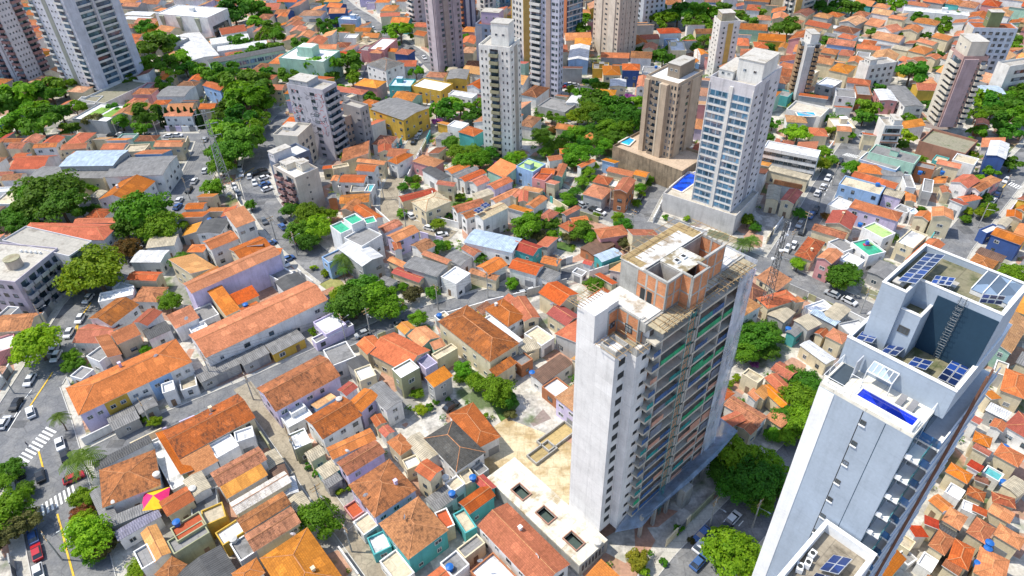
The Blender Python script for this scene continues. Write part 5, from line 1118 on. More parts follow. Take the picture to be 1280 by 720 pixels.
    W('F', 9, 'w', 'w', 955, 184, 1022, 197, 1026, 188, label='long white office block with dark ribbon windows', cat='office', name='ribbon_office', wins=False)
    rb = bpy.context.scene.objects['ribbon_office']; c, a, L, Wd = rect3(at(955, 184, 9), at(1022, 197, 9), at(1026, 188, 9))
    for z in (1.2, 3.8, 6.4):
        for k in range(12): facewin(rb, 'window', 'dark_window', -L/2+L*(k+.5)/12, -Wd/2-.006, z, L/12*.95, 1.3, 0)
    W('C', 8, 'w', 'b', 1233, 194, 1257, 199, 1266, 181, label='bright blue painted warehouse with a white sheet roof', cat='warehouse', name='blue_warehouse', wins=False)
    W('F', 8, 'g', 'v', 1086, 190, 1143, 205, 1150, 194, label='long pale green walled building with a flat grey roof', cat='flat-roofed building', name='green_long_building')
    W('F', 6, 'n', 'w', 1064, 303, 1086, 320, 1098, 308, label='white house with a vivid green turf play terrace', cat='house', name='turf_terrace_house')
    W('F', 7, 'e', 'w', 1078, 284, 1104, 298, 1112, 287, label='white house with a lime green roof deck behind the turf terrace', cat='house', name='lime_deck_house')
    p = at(1083, 306.5, 5.6); o = empty('play_frame', (p[0], p[1], 5.55)); tag(o, 'colourful toy play frame on the green turf terrace', 'play frame')
    b = MB(); b.box(-.9, -.5, 0, .9, .5, .35); b.build('base', [flat('toy_red', (.55, .06, .1))], o); b = MB(); b.box(-.4, -.4, .35, .4, .4, 1.4); b.build('tower', [flat('toy_blue', (.08, .15, .5))], o); b = MB(); b.slab([(.4, -.3, 1.2), (1.9, -.3, .1), (1.9, .3, .1), (.4, .3, 1.2)], .06); b.build('slide', [flat('toy_yellow', (.75, .5, .03))], o)
    W('H', 6, 'o', 'p', 1061, 259, 1122, 277, 1132, 267, label='large orange hipped house with lilac walls right of the side street', cat='house', name='lilac_hipped_house')
    # pink and yellow awning
    p = at(193, 622, 4.6); o = empty('shade_tent', (p[0], p[1], 0), .25); tag(o, 'pink and yellow four sided shade tent among the roofs', 'shade tent'); b = MB(); s = 2.5; P = [(-s, -s, 3.9), (s, -s, 3.9), (s, s, 3.9), (-s, s, 3.9)]
    for k in range(4): b.poly([P[k], P[(k+1) % 4], (0, 0, 5.3)], k % 2)
    b.build('canopy', [flat('tent_yellow', (.80, .48, .02)), flat('tent_pink', (.72, .03, .16))], o); b = MB()
    for q in P: b.bar((q[0]*.98, q[1]*.98, 0), (q[0]*.98, q[1]*.98, 3.9), .05)
    b.build('pole', [M_STEEL], o)
    # lawns and gardens
    lw = slabmat('dry_lawn', (.36, .34, .12), (.16, .20, .04), .7, .3, .45, .6); gl = slabmat('lawn', (.10, .20, .035), (.05, .10, .02), .8, .4, .45, .6)
    for nm, pts in (('lawn', [(378, 340), (398, 332), (428, 352), (440, 368), (408, 362)]),):
        patch(nm, pts, .02, lw)
    for pts in ([(566, 462), (580, 454), (612, 476), (600, 492)], [(600, 480), (626, 470), (650, 505), (628, 530)], [(560, 240), (580, 245), (590, 262), (572, 258)], [(858, 55), (888, 50), (890, 60), (860, 60)], [(560, 172), (650, 195), (640, 205), (556, 185)], [(640, 150), (700, 160), (690, 178), (640, 175)], [(700, 262), (735, 210), (745, 214), (712, 270)], [(690, 300), (720, 306), (716, 316), (684, 308)]): patch('lawn', pts, .02, gl)
    pool('swimming_pool', 'kidney shaped turquoise garden pool left of the cream tower', .1, [(586, 164), (592, 162), (602, 163), (603, 168), (592, 167)])
    W('F', 5, 'w', 'w', 559, 157, 577, 161, 584, 154, label='white garden bungalow next to the turquoise pool', cat='bungalow', name='bungalow')
    W('F', 4.5, 'g', 'g', 672, 132, 706, 140, 708, 126, label='grey concrete parking deck below the striped tower', cat='parking deck', name='parking_deck', wins=False)
    pool('swimming_pool', 'small turquoise pool beside the grey parking deck', .2, [(664, 124), (672, 124), (673, 128), (665, 128)])
    W('F', 6, 'w', 'g', 90, 148, 133, 152, 150, 131, label='low building with a bright green planted roof near the corner tower', cat='flat-roofed building', name='green_roof_building', wins=False)
    c, a, L, Wd = rect3(at(90, 148, 6), at(133, 152, 6), at(150, 131, 6)); b = MB(); b.box(-L*.3, -Wd*.3, 5.6, L*.0, Wd*.3, 5.75); b.box(L*.1, -Wd*.2, 5.6, L*.4, Wd*.32, 5.75); b.build('planted_bed', [slabmat('roof_lawn', (.20, .36, .05), (.1, .2, .03), .6)], bpy.context.scene.objects['green_roof_building'])
    W('F', 6.5, 'w', 'w', 1130, 13, 1212, 20, 1214, 15, label='long grey viaduct like building at the top right', cat='flat-roofed building', name='long_block', wins=False)
landmarks()
# ------------------------------------------------------------------ houses measured one by one: kind, eave height, roof, wall, then three roof corners
# (in quarter pixels from the origin of each block)
TABLE = '''
@0 540
H5bw 495 190 775 85 830 255
C4gg 455 300 520 480 590 450
C4gg 550 430 770 340 790 370
C5dw 465 150 745 20 755 55
F3ww 760 40 835 300 910 250
S5oo 800 5 925 215 950 205
G5rc 790 355 925 268 970 340
F6ro 850 480 995 395 1030 460
F5.6go 835 545 1010 440 1050 500
G4yw 705 500 765 655 850 605
C3.5lw 575 500 790 390 805 420
F4gw 680 590 720 680 765 650
C4dw 890 715 1085 570 1200 760
H4bc 770 715 860 620 945 655
G5.5bc 820 -12 1200 -188 1290 -65
S4.5ow 910 150 1060 80 1095 150
F5ww 1040 65 1150 5 1200 65
F5ww 1170 0 1260 -30 1275 20
G6bw 1050 195 1300 75 1330 150
S5yw 1100 272 1310 165 1345 220
C5tw 920 240 1010 195 1080 265
F3gg 950 320 1080 275 1140 370
F5ty 1005 395 1110 350 1170 405
G5wc 1145 345 1430 200 1460 260
F4wy 1075 510 1190 430 1230 490
G6bw 1180 430 1420 300 1458 368
G6bc 1220 500 1465 378 1498 470
F5.5gg 1150 560 1230 510 1290 590
H5ow 1160 700 1290 630 1330 710
@320 540
H6yc 25 620 270 475 450 730
C3tg 20 125 95 85 135 150
C3kg 70 190 140 160 180 225
C3ww 110 250 190 220 230 290
C3tg 165 330 235 295 270 360
F5wo 160 15 240 -20 300 40
C4tc 245 100 320 65 355 105
C3.5tT 300 190 385 130 415 185
C3.2gg 330 245 400 200 420 240
F1.2ii 440 370 510 330 555 390
F3tw 485 450 560 400 615 465
F3wT 555 530 640 490 690 565
F3tw 620 640 705 585 800 700
G6bw 240 -60 430 -180 505 -70
G6ow 350 80 570 -20 600 40
G6bp 400 145 600 40 665 100
H6bp 465 255 680 135 818 290
H6bT 615 450 820 320 975 488
H6dw 845 20 1000 -60 1125 125
C5tw 745 45 820 0 905 115
H5oc 650 55 715 5 775 80
G8rc 790 190 855 130 920 200
C4gw 845 330 960 265 1005 330
F4wc 730 140 800 110 820 160
F5tw 945 250 1010 215 1050 260
F5tc 1010 200 1060 175 1110 230
F4gg 1080 180 1130 150 1160 190
G4.5rT 1010 345 1150 262 1200 325
G4.5rT 1100 235 1170 300 1195 285
F4tT 985 410 1040 380 1110 470
F4.4rc 905 400 940 385 1005 460
F5gw 920 655 1000 590 1060 665
F4gc 1010 590 1115 520 1150 545
G6ow 1110 460 1265 350 1580 660
F4wk 1070 700 1180 600 1300 720
G4oc 850 720 940 660 1000 730
@320 360
C3gg -310 410 -110 330 -90 390
C3gg -100 340 30 280 60 330
C3gy 40 280 200 205 255 250
F4wp 285 170 385 120 480 165
F3gp 275 245 470 165 485 190
G6bp 0 500 320 332 422 440
F4.5ww 140 590 210 550 250 590
F3.5ww 115 625 240 570 280 640
F5gw 335 310 450 265 530 330
C5dg 455 370 530 335 570 385
F6wc 490 410 570 380 615 430
G5rw 405 510 465 465 505 500
G6yp 450 580 540 500 595 560
C6gw 550 510 650 612 755 585
G4rc 570 650 625 625 660 670
G4rw 610 710 660 680 700 715
G5oc 500 280 590 235 640 290
G5oc 560 325 690 220 835 345
G5yw 700 195 760 165 800 205
G5yv 755 240 850 188 925 245
S5ov 870 285 930 262 955 285
F5tc 880 330 985 280 1005 300
F7wo 680 400 775 355 820 400
S6yg 845 460 940 400 980 440
F5lp 800 360 860 330 900 380
H7bc 905 170 1050 85 1280 300
S6yc 1115 320 1180 295 1220 340
F5.5ww 1140 150 1280 290 1320 265
H6ow 1140 100 1240 50 1340 150
H5ow 960 630 1085 570 1230 740
S5bc 1165 420 1270 350 1290 385
@0 360
F5ww 805 480 865 460 890 500
F3tw 895 450 975 425 1040 470
G5bc -60 225 150 210 215 120
G6bw 440 155 585 50 690 90
G5rw 660 175 740 105 800 135
G4rw 360 275 440 180 595 210
S5oc 560 240 680 190 715 230
S5oc 480 255 545 360 620 345
F5gw 430 340 500 290 535 340
F3gw 350 440 410 390 440 430
C4dw 715 210 830 165 855 210
S5ow 840 160 960 105 985 155
F4gw 960 110 1060 75 1110 130
F3.5ww 940 190 1020 160 1060 200
S5oc 1045 60 1115 25 1205 105
S5oc 1145 45 1270 0 1300 40
G5ow 1190 105 1280 65 1310 110
F5ww 500 25 670 -10 680 30
F4wi -40 260 70 225 90 290
F5gw -40 160 40 90 90 100
@0 180
H7ow 60 470 520 480 600 400
G6.4oc 365 398 600 395 610 368
G6ow 490 280 660 290 755 185
G6.5bc 30 25 110 25 140 -10
G6oc 300 30 430 20 440 -8
G6ow 500 28 615 28 630 -6
G6oc 765 15 910 15 915 -10
G6bw 160 22 280 15 300 -10
G5ow 60 72 120 74 165 45
G5bw 0 185 100 180 130 145
G5bc -60 165 60 160 90 135
F6cc 615 40 720 35 735 0
F4tw -40 300 80 300 150 215
F4ww -60 240 60 235 140 210
S5og 885 390 1020 385 1065 335
G4ow 920 328 1015 325 1010 292
C6dw 980 445 1100 445 1145 375
S7ow 1130 368 1230 333 1262 388
G7ow 1010 487 1150 430 1195 470
H5ow 930 540 960 500 1030 520
C5tw 730 520 870 505 980 440
C5ww 650 590 800 590 850 530
G5rc 630 680 780 685 830 640
F4ww 560 720 600 690 690 690
S6ow 960 690 1090 620 1110 650
G6oc 1140 530 1290 460 1300 545
G5ow 420 80 490 70 500 110
C4tg 440 265 490 230 530 240
@320 180
G6ow -60 550 125 545 100 520
S6ow -40 530 40 520 50 480
F4gw 40 640 110 600 215 625
C5dw 100 685 215 640 345 715
F7cc 385 125 465 110 470 92
G6oc 500 88 640 105 655 85
G7rw 495 132 590 140 610 105
G6ow 415 192 540 195 560 155
G5ow 370 187 405 187 415 158
G6oc 610 45 680 38 705 0
G6ow 650 62 740 70 778 28
H6ow 655 85 705 102 782 50
H5oi 780 87 890 120 945 85
C5dw 830 130 920 185 960 155
G6oc 900 202 990 215 1015 195
G5ow 940 130 980 150 1045 92
C5gw 985 160 1010 172 1085 110
G5ow 1010 170 1040 190 1130 132
G5ow 1060 190 1110 212 1165 175
G5op 1150 205 1195 228 1280 180
G5ow 1165 275 1195 295 1290 220
G4rc 710 262 730 290 905 245
G6bw 975 312 1005 345 1145 297
G6bw 1020 350 1050 377 1110 347
G5bc 415 300 565 290 560 245
G5ow 470 330 590 390 655 365
G5bc 420 330 480 340 570 292
G5bw 600 420 690 375 740 400
G5.5op 650 460 770 405 825 435
G5rw 680 492 720 485 770 520
G5bw 770 510 840 470 890 510
G5oc 655 580 740 620 765 600
G5oc 830 550 960 600 975 585
G4rc 675 645 815 695 850 665
G5bw 1020 525 1060 500 1150 525
G5ow 1100 610 1200 562 1290 590
G4bc 1060 645 1200 685 1225 660
C4gw 940 570 1000 530 1080 570
F5.4Tw 540 235 560 200 590 210
F5gc 470 240 560 235 565 200
C5gk 360 275 400 270 405 245
F3.5gw 410 215 450 210 455 190
C5tc 1080 250 1110 275 1180 240
F5gw 500 165 530 150 560 165
@640 180
F7vu 20 110 105 140 155 95
G6oc 140 145 210 152 240 125
G5ov 205 160 250 165 345 110
G5ow 320 105 340 117 420 85
F6ii 100 170 165 185 220 140
S5oc 165 205 215 217 240 188
G5ow 185 85 255 75 265 48
G5oc 240 50 340 45 430 10
G5oc 30 290 80 290 185 235
G5ow 65 305 110 322 215 285
G5oc -20 260 20 270 60 235
H5bg 130 365 185 385 250 345
G5og 245 347 270 360 345 320
G5og 300 395 385 382 420 350
H5oc 230 407 280 440 320 402
H5og 350 250 450 278 505 225
H5oc 400 190 480 207 510 170
F4.5wc 450 205 520 215 560 185
G8ok 505 230 575 245 645 185
G5oc 470 137 600 165 615 138
G6oc 605 152 670 167 692 142
H5oi 408 425 440 475 565 420
S5oc 570 460 600 492 710 432
C3kk 340 520 410 560 510 500
C4uT 410 557 450 590 515 525
G6rT -10 520 105 560 165 515
G5oc 140 592 230 612 275 580
G5ow -20 620 120 660 175 610
C4gw 120 660 200 690 260 650
G4rw 355 592 400 605 415 595
S4oc 410 660 500 712 525 690
F3gw 300 640 350 660 380 640
@640 360
G6oc -10 60 60 170 130 130
G6oc 130 30 250 90 330 20
G5rc 170 130 240 80 330 150
C4tc 0 270 100 240 130 300
F4tw 60 230 150 290 250 270
C4kw 90 430 240 330 310 370
F3.5wk 150 490 230 445 315 510
F4gk -20 330 40 300 100 360
F3gc 20 290 60 270 120 320
G5bw 1055 590 1240 690 1290 640
G5oc 1040 650 1090 700 1150 640
G4.5oc 1120 690 1170 640 1240 690
F5tc 1150 430 1180 400 1255 450
S4ow 1175 540 1210 510 1250 535
S4yc 1210 530 1250 490 1300 520
@960 180
C5tc 0 130 200 180 215 155
C5tc -10 275 55 285 95 220
G6rc 60 280 130 300 175 240
G5ow 25 200 165 228 180 205
F6gu 455 75 640 130 680 92
H5oc 450 140 575 155 605 110
C5gw 570 155 680 165 700 140
G6rw 415 160 635 225 655 195
F6tu 355 200 560 255 595 212
C5tp 575 250 665 275 695 245
G5oc 685 285 740 295 760 262
F4ww 300 305 390 335 412 285
G5rc 285 395 415 430 480 370
G5bc 215 430 380 480 400 445
H4bc 130 555 220 585 290 490
G7oi 245 572 325 602 370 545
F5gw 300 490 380 540 410 492
F5ww 350 575 430 618 470 575
F6wc 645 490 730 522 790 450
G5ow 680 575 760 610 870 495
G5oc 730 362 810 387 832 355
G7oc 820 362 930 382 955 338
G6oc 840 98 960 125 972 100
G7ow 910 188 1000 222 1045 175
G6bw 1000 218 1060 242 1105 200
H6oi 1055 182 1115 207 1148 170
G4oc 870 245 920 250 950 220
G4ow 940 265 985 292 1035 250
S4rw 900 292 970 322 1000 297
G6ob 1115 455 1270 505 1290 462
F4wb 1060 430 1090 445 1150 410
C5tw 1150 402 1190 415 1230 380
G5oc 1190 362 1270 380 1300 350
G5oc 1235 322 1290 345 1310 318
H4bc 1000 600 1120 640 1200 598
S4oc 970 637 1090 667 1112 640
C4kc 1040 545 1170 590 1200 562
F5gc 770 120 820 140 850 110
F6gk 740 110 830 130 845 105
F5gw 690 215 740 220 770 160
F5gg 770 235 820 245 870 190
G4oc 690 270 730 270 735 240
F4uw 720 350 760 350 770 320
F4gw 630 320 690 345 720 320
C4gg 500 640 560 580 640 620
@960 360
H5oc 0 105 -60 50 60 -20
S4oc 100 72 130 92 178 60
F4ww 180 92 230 132 312 85
C4tg 270 135 345 172 425 115
C4tg 0 135 85 172 140 120
C5tg 130 162 200 212 248 165
C4ug 215 120 330 190 360 175
F4wg 350 180 400 230 470 172
H5oc 285 242 375 282 392 228
G4bc 235 225 270 245 300 215
C4wc 160 285 290 380 325 345
G4bc 10 405 100 462 152 420
G4oc -20 450 95 560 145 522
G4yc -40 500 70 600 110 570
H4oc -20 640 60 700 120 640
C4gT 90 215 130 240 190 200
H5oc 1160 510 1190 398 1310 440
S4oc 1060 530 1110 572 1155 540
C4wg 1090 612 1190 660 1235 630
G4ow 1110 692 1180 722 1228 690
S4rw 1000 670 1040 690 1060 650
F4tg 1130 420 1150 360 1200 380
@960 540
H5oc 1020 45 1110 82 1170 48
S5rc 1015 87 1100 132 1125 100
H5oc 1125 112 1250 180 1290 120
S5rw 985 182 1045 217 1075 170
H5yc 885 202 1000 262 1035 215
F4ww 885 302 960 342 1002 300
H4bc 990 312 1080 352 1112 310
F4ww 975 372 1040 400 1060 385
C5tc 1170 262 1250 320 1290 260
H5bc 1120 350 1240 387 1275 345
G5oc 1100 402 1215 460 1250 410
S4oc 1020 402 1080 430 1110 400
H5oc 870 447 965 497 1018 432
H5oc 800 570 885 622 945 540
H5oc 895 642 1000 697 1070 600
H5oc 985 497 1080 562 1132 480
H5oc 1125 512 1260 592 1290 530
S5oc 865 672 950 727 990 695
F3ww 750 662 820 702 872 650
S4rw 700 492 718 520 762 460
S4rc 785 477 835 497 866 447
G4oc 800 342 880 407 932 372
H5oc 1025 702 1180 780 1290 680
C4dg 850 482 930 532 960 510
F2gw 640 612 700 667 737 625
F3tc 650 560 700 590 740 550
S4kc 1035 250 1090 270 1110 240
F3Tw 1070 200 1150 250 1190 220
@0 0
G6bw 0 712 100 712 120 690
G6bc 90 722 180 720 200 680
G6rw 200 722 280 722 350 685
H6oc 320 722 410 722 500 662
S5ow 530 717 640 715 650 690
G5oc 770 722 900 722 930 700
G6bc 550 587 690 587 760 522
G6oc 830 552 960 547 985 512
G6ow 815 582 960 582 995 547
G5oc 990 545 1070 545 1075 515
G7ou 1010 427 1100 455 1140 432
G5rw 935 407 995 405 1000 377
G6og 770 402 820 402 840 372
G6oc 800 377 860 375 870 355
C6gw 780 482 920 482 965 430
G6oc 80 442 170 462 200 436
G6rc 165 420 240 425 260 400
C5wc 620 75 750 80 765 60
C5wc 610 95 740 100 750 85
F4gw 360 525 470 520 480 480
@320 0
G6oc 100 88 150 86 170 66
G6oc 150 112 210 112 230 88
G6ow 140 136 215 138 230 112
G6oc 165 162 240 160 255 135
G6oc 200 190 270 190 290 160
G6oc 240 225 330 225 340 190
G6oc 280 248 400 246 420 222
G7ob 350 35 420 40 430 18
G8ob 362 68 445 66 460 44
F7wu 410 95 500 100 515 84
G6oc 490 158 570 160 590 140
G6oc 525 187 610 190 640 168
H7oi 565 265 625 268 640 238
G6oc 640 257 700 262 712 243
H7ob 690 267 760 275 772 247
G6oT 670 115 760 118 776 92
F8wi 560 245 640 250 715 195
G6oc 785 172 840 182 862 160
G6oc 1020 220 1090 222 1098 185
H6oc 0 397 80 400 100 375
G6rc 30 447 130 450 150 422
H6og 370 452 530 475 545 448
G6rw 700 332 800 332 820 302
G7rw 1050 430 1115 445 1120 392
F6ww 960 470 1080 490 1110 470
C5gi 1100 470 1140 480 1160 440
F6tc 500 215 560 225 570 195
F6gi 510 250 560 255 570 230
F5ww 440 190 500 190 520 170
G6ou 100 10 200 12 215 -5
G6oc 0 50 110 50 120 20
G6bb 90 70 160 72 170 50
G6oc 620 85 720 80 730 62
G5og 390 520 430 520 440 505
F6cg 440 480 470 490 490 470
@640 0
C7wu 280 300 380 302 402 228
H6oc 455 377 545 377 557 330
H8ob 550 350 640 352 646 320
G5oc 615 227 690 222 725 178
G5oc 645 200 740 195 760 170
G6oc 650 247 720 252 727 222
F6wc 795 252 872 252 874 205
G6oc 830 312 880 327 884 287
G5ow 940 277 990 272 995 242
H6oc 1125 227 1188 230 1192 192
H6oc 1215 242 1285 244 1290 212
H6ow 1170 50 1240 55 1250 28
C6wc 490 430 570 432 592 397
G6ow 620 437 672 440 672 382
G5oc 215 642 330 657 365 632
H5oc 355 692 425 702 478 675
C5ww 270 512 350 522 380 485
F5gw 650 360 740 365 750 335
H6oc 910 50 990 50 1000 25
G5wu 905 320 940 322 942 250
@960 0
G6ow 540 142 620 165 655 140
G6oc 665 150 750 165 760 135
G6oc 740 207 825 230 852 215
H6ow 345 185 420 200 442 180
G6oc 815 185 900 205 940 188
G6oc 440 243 560 255 625 240
C5tc 620 240 700 255 732 240
H5oc 260 262 340 275 350 250
H5oc 350 275 420 285 435 258
G6oc 690 300 760 320 790 300
C6wi 530 445 560 500 640 490
C6gw 595 430 685 530 762 510
F7gk 445 472 520 478 525 430
G6oc 780 285 840 300 860 280
C6uu 1060 465 1190 470 1200 430
G5or 1040 620 1110 630 1130 605
F6wg 240 420 320 440 350 400
F6gw 340 480 440 490 450 450
F5wc 340 640 440 640 450 590
G5oc 345 655 420 660 430 632
S5oc 470 690 550 700 555 670
G6yc 50 240 90 245 100 220
G6oc 395 310 460 320 470 290
H6ou 460 225 530 235 540 205
F6wc 100 420 140 430 160 330
'''
def houses():
    ox = oy = 0
    for ln in TABLE.split('\n'):
        ln = ln.strip()
        if not ln: continue
        if ln[0] == '@': ox, oy = (float(v) for v in ln[1:].split()); continue
        q = ln.split(); k = q[0][0]; hh = float(q[0][1:-2]); rk, wk = q[0][-2], q[0][-1]
        if wk == 'r': wk = 'k'
        if rk == 'c': rk = 't'
        if rk == 'T': rk = 'q'
        if rk == 'i': rk = 'r'
        if rk == 'v': rk = 'e'
        v = [float(t)/4 for t in q[1:]]
        hpx(k, hh, rk, wk, ox+v[0], oy+v[1], ox+v[2], oy+v[3], ox+v[4], oy+v[5])
houses()
print('traced', CNT)
# ------------------------------------------------------------------ trees
def quad_cloud(pts, nrm, size, rs, name, mat):
    """many small leaf-sprays: one folded quad each, scattered and tilted"""
    n = len(pts); t = rs.normal(size=(n, 3)); nn = nrm+rs.normal(size=(n, 3))*.55; nn /= np.linalg.norm(nn, axis=1)[:, None]
    u = np.cross(nn, t); u /= np.linalg.norm(u, axis=1)[:, None]; v = np.cross(nn, u); s = size*rs.uniform(.6, 1.35, (n, 1))
    V = np.empty((n, 4, 3)); V[:, 0] = pts-u*s; V[:, 1] = pts-v*s*.75+nn*s*.15; V[:, 2] = pts+u*s; V[:, 3] = pts+v*s*.75+nn*s*.1
    me = bpy.data.meshes.new(name); me.from_pydata(V.reshape(-1, 3).tolist(), [], np.arange(n*4).reshape(-1, 4).tolist()); me.materials.append(mat); me.update(); return me
def crown_points(rs, nblob, per, flat_, openness=.0):
    P, N = [], []
    for k in range(nblob):
        th = rs.uniform(0, 2*math.pi); ph = math.acos(rs.uniform(-.55, 1)); r = rs.uniform(.3, .86)
        c = np.array([math.cos(th)*math.sin(ph)*r, math.sin(th)*math.sin(ph)*r, math.cos(ph)*r*flat_]); br = rs.uniform(.14, .30) if nblob > 30 else rs.uniform(.22, .4)
        d = rs.normal(size=(per, 3)); d /= np.linalg.norm(d, axis=1)[:, None]; d[:, 2] = np.where(d[:, 2] < -.3, -d[:, 2], d[:, 2]); rad = br*rs.uniform(.72, 1.08, (per, 1))
        p = c+d*rad*np.array([1, 1, .8]); P.append(p); N.append(d*.8+c/np.linalg.norm(c)*.5+np.array([0, 0, .25]))
    return np.concatenate(P), np.concatenate(N)
TREE = {}
def tree_protos():
    kinds = {'dark': ((.05, .15, .012), (.15, .34, .022)), 'green': ((.085, .22, .010), (.25, .46, .02)), 'lime': ((.15, .29, .010), (.40, .54, .02)), 'olive': ((.08, .09, .03), (.24, .24, .07)),
             'yellow': ((.16, .20, .015), (.52, .48, .04)), 'pink': ((.20, .03, .18), (.55, .18, .45)), 'rust': ((.10, .08, .02), (.42, .17, .05))}
    for i, (k, (a, b)) in enumerate(kinds.items()):
        m = foliage('leaves_'+k, a, b); TREE[k] = []
        for q in range(3 if k in ('dark', 'green', 'lime') else 1):
            rs = np.random.RandomState(10*i+q); P, N = crown_points(rs, 64, 105, rs.uniform(.62, .8)); TREE[k].append(quad_cloud(P, N, .048, rs, 'crown', m))
        rs = np.random.RandomState(77+i); P, N = crown_points(rs, 12, 90, .7); TREE[k+'_far'] = [quad_cloud(P, N, .115, rs, 'crown', m)]
    m = foliage('leaves_cypress', (.02, .06, .015), (.07, .16, .03)); rs = np.random.RandomState(5); z = rs.uniform(0, 1, 1500); a = rs.uniform(0, 6.283, 1500); r = (1-z)**.6*.3*rs.uniform(.8, 1.05, 1500)
    TREE['cypress'] = [quad_cloud(np.stack([r*np.cos(a), r*np.sin(a), z*1.6-.6], 1), np.stack([np.cos(a), np.sin(a), .4+0*a], 1), .05, rs, 'crown', m)]
    rs = np.random.RandomState(6); b = MB()
    for k in range(15):                                  # palm fronds
        a = 2*math.pi*k/15+rs.uniform(-.15, .15); up = rs.uniform(.15, .6); pr = None
        for s in range(8):
            t = s/7; r = t*1.0; zz = up*t*1.2-.9*t*t; p = np.array([math.cos(a)*r, math.sin(a)*r, zz]); sd = np.array([-math.sin(a), math.cos(a), 0])
            if pr is not None:
                for sg in (-1, 1):
                    for h in (0, .5):
                        e = pr+(p-pr)*h; wd = .26*(1-abs(t-.45)*1.1); f = (p-pr)
                        b.poly([tuple(e), tuple(e+f*.35), tuple(e+f*.8+sd*sg*wd-np.array([0, 0, wd*.55])), tuple(e+f*.55+sd*sg*wd-np.array([0, 0, wd*.6]))])
            pr = p
    TREE['palm'] = [b.mesh('crown', [foliage('leaves_palm', (.05, .13, .015), (.20, .34, .04))], uv=False)]
    TREE['trunks'] = []
    for q in range(3):
        r = random.Random(q); b = MB(); b.bar((0, 0, -.3), (.03, 0, .55), .055, 0, 7, .042)
        for k in range(7):
            a = k*.9+r.uniform(-.3, .3); p1 = (.03+math.cos(a)*.22, math.sin(a)*.22, .55+r.uniform(.15, .3)); b.bar((.03, 0, .5), p1, .032, 0, 5, .02); b.bar(p1, (p1[0]*2.2, p1[1]*2.2, p1[2]+r.uniform(.1, .35)), .02, 0, 4, .008)
        TREE['trunks'].append(b.mesh('trunk', [M_BARK], uv=False))
    b = MB(); 
    for k in range(6): b.cyl(.03*math.sin(k), 0, .05-.003*k, k/6, (k+1)/6, 8, 0, .046-.003*k, False)
    TREE['palm_trunk'] = [b.mesh('trunk', [M_BARK], uv=False)]
tree_protos()
NT = {}
def tree(px, py, rpx, kind, look=None, xyz=None):
    if xyz is None:
        d0 = np.linalg.norm(at(px, py, 5)-np.array([0, 0, CAMH])); R = rpx*d0/FPX; R *= 1.12 if d0 > 250 else 1.0; zc = min(8, max(1.0, R*.76+.6)); p = at(px, py, zc)
    else: p = np.array(xyz[:2]); R = xyz[2]; zc = max(.8, R*1.05+xyz[3] if len(xyz) > 3 else R*.75)
    d = np.hypot(p[0], p[1]); bush = R < 2.3
    nm = {'palm': 'palm_tree', 'cypress': 'cypress_tree'}.get(kind, 'shrub' if bush else 'leafy_tree')
    if bush and kind not in ('palm', 'cypress'): zc = R*.75
    root = empty(nm, (p[0], p[1], 0), RND.uniform(0, 6.28)); s = RND.uniform(.93, 1.08)
    if kind == 'palm':
        zc = max(5.0, R*1.5); p = at(px, py, zc) if xyz is None else p; root.location = (p[0], p[1], 0)
        link('crown', TREE['palm'][0], root, (0, 0, zc), 0, (R, R, R)); link('trunk', TREE['palm_trunk'][0], root, (0, 0, 0), 0, (3.4, 3.4, zc))
    elif kind == 'cypress':
        hgt = R*4.2; link('crown', TREE['cypress'][0], root, (0, 0, hgt*.38), 0, (R*2.6, R*2.6, hgt*.62)); link('trunk', TREE['palm_trunk'][0], root, (0, 0, 0), 0, (2.5, 2.5, hgt*.3))
    else:
        pool_ = TREE[kind] if d < 265 and R > 1.6 else TREE[kind+'_far']
        link('crown', RND.choice(pool_), root, (0, 0, zc), 0, (R*1.08*s, R*1.08/s, R*RND.uniform(.85, 1.05)))
        if R > 1.3: k = zc/.64; link('trunk', RND.choice(TREE['trunks']), root, (0, 0, 0), RND.uniform(0, 6), (min(k, R*1.4), min(k, R*1.4), k*.8))
    mark(p[:2], (1, 0), R*1.65, R*1.65)
    size = 'broad ' if R > 4.2 else ('small ' if R < 2.4 else '')
    cn = {'dark': 'dark green', 'green': 'green', 'lime': 'lime green', 'olive': 'olive brown', 'yellow': 'yellow flowering', 'pink': 'magenta flowering', 'rust': 'rust tinged'}.get(kind, '')
    lk = look or (f'tall palm' if kind == 'palm' else 'slim dark cypress' if kind == 'cypress' else f'{size}{cn} '+('shrub' if bush else 'leafy tree'))
    reg(root, lk, 'palm' if kind == 'palm' else 'shrub' if bush and kind != 'cypress' else 'tree', 'garden shrubs' if bush else 'trees among the houses')
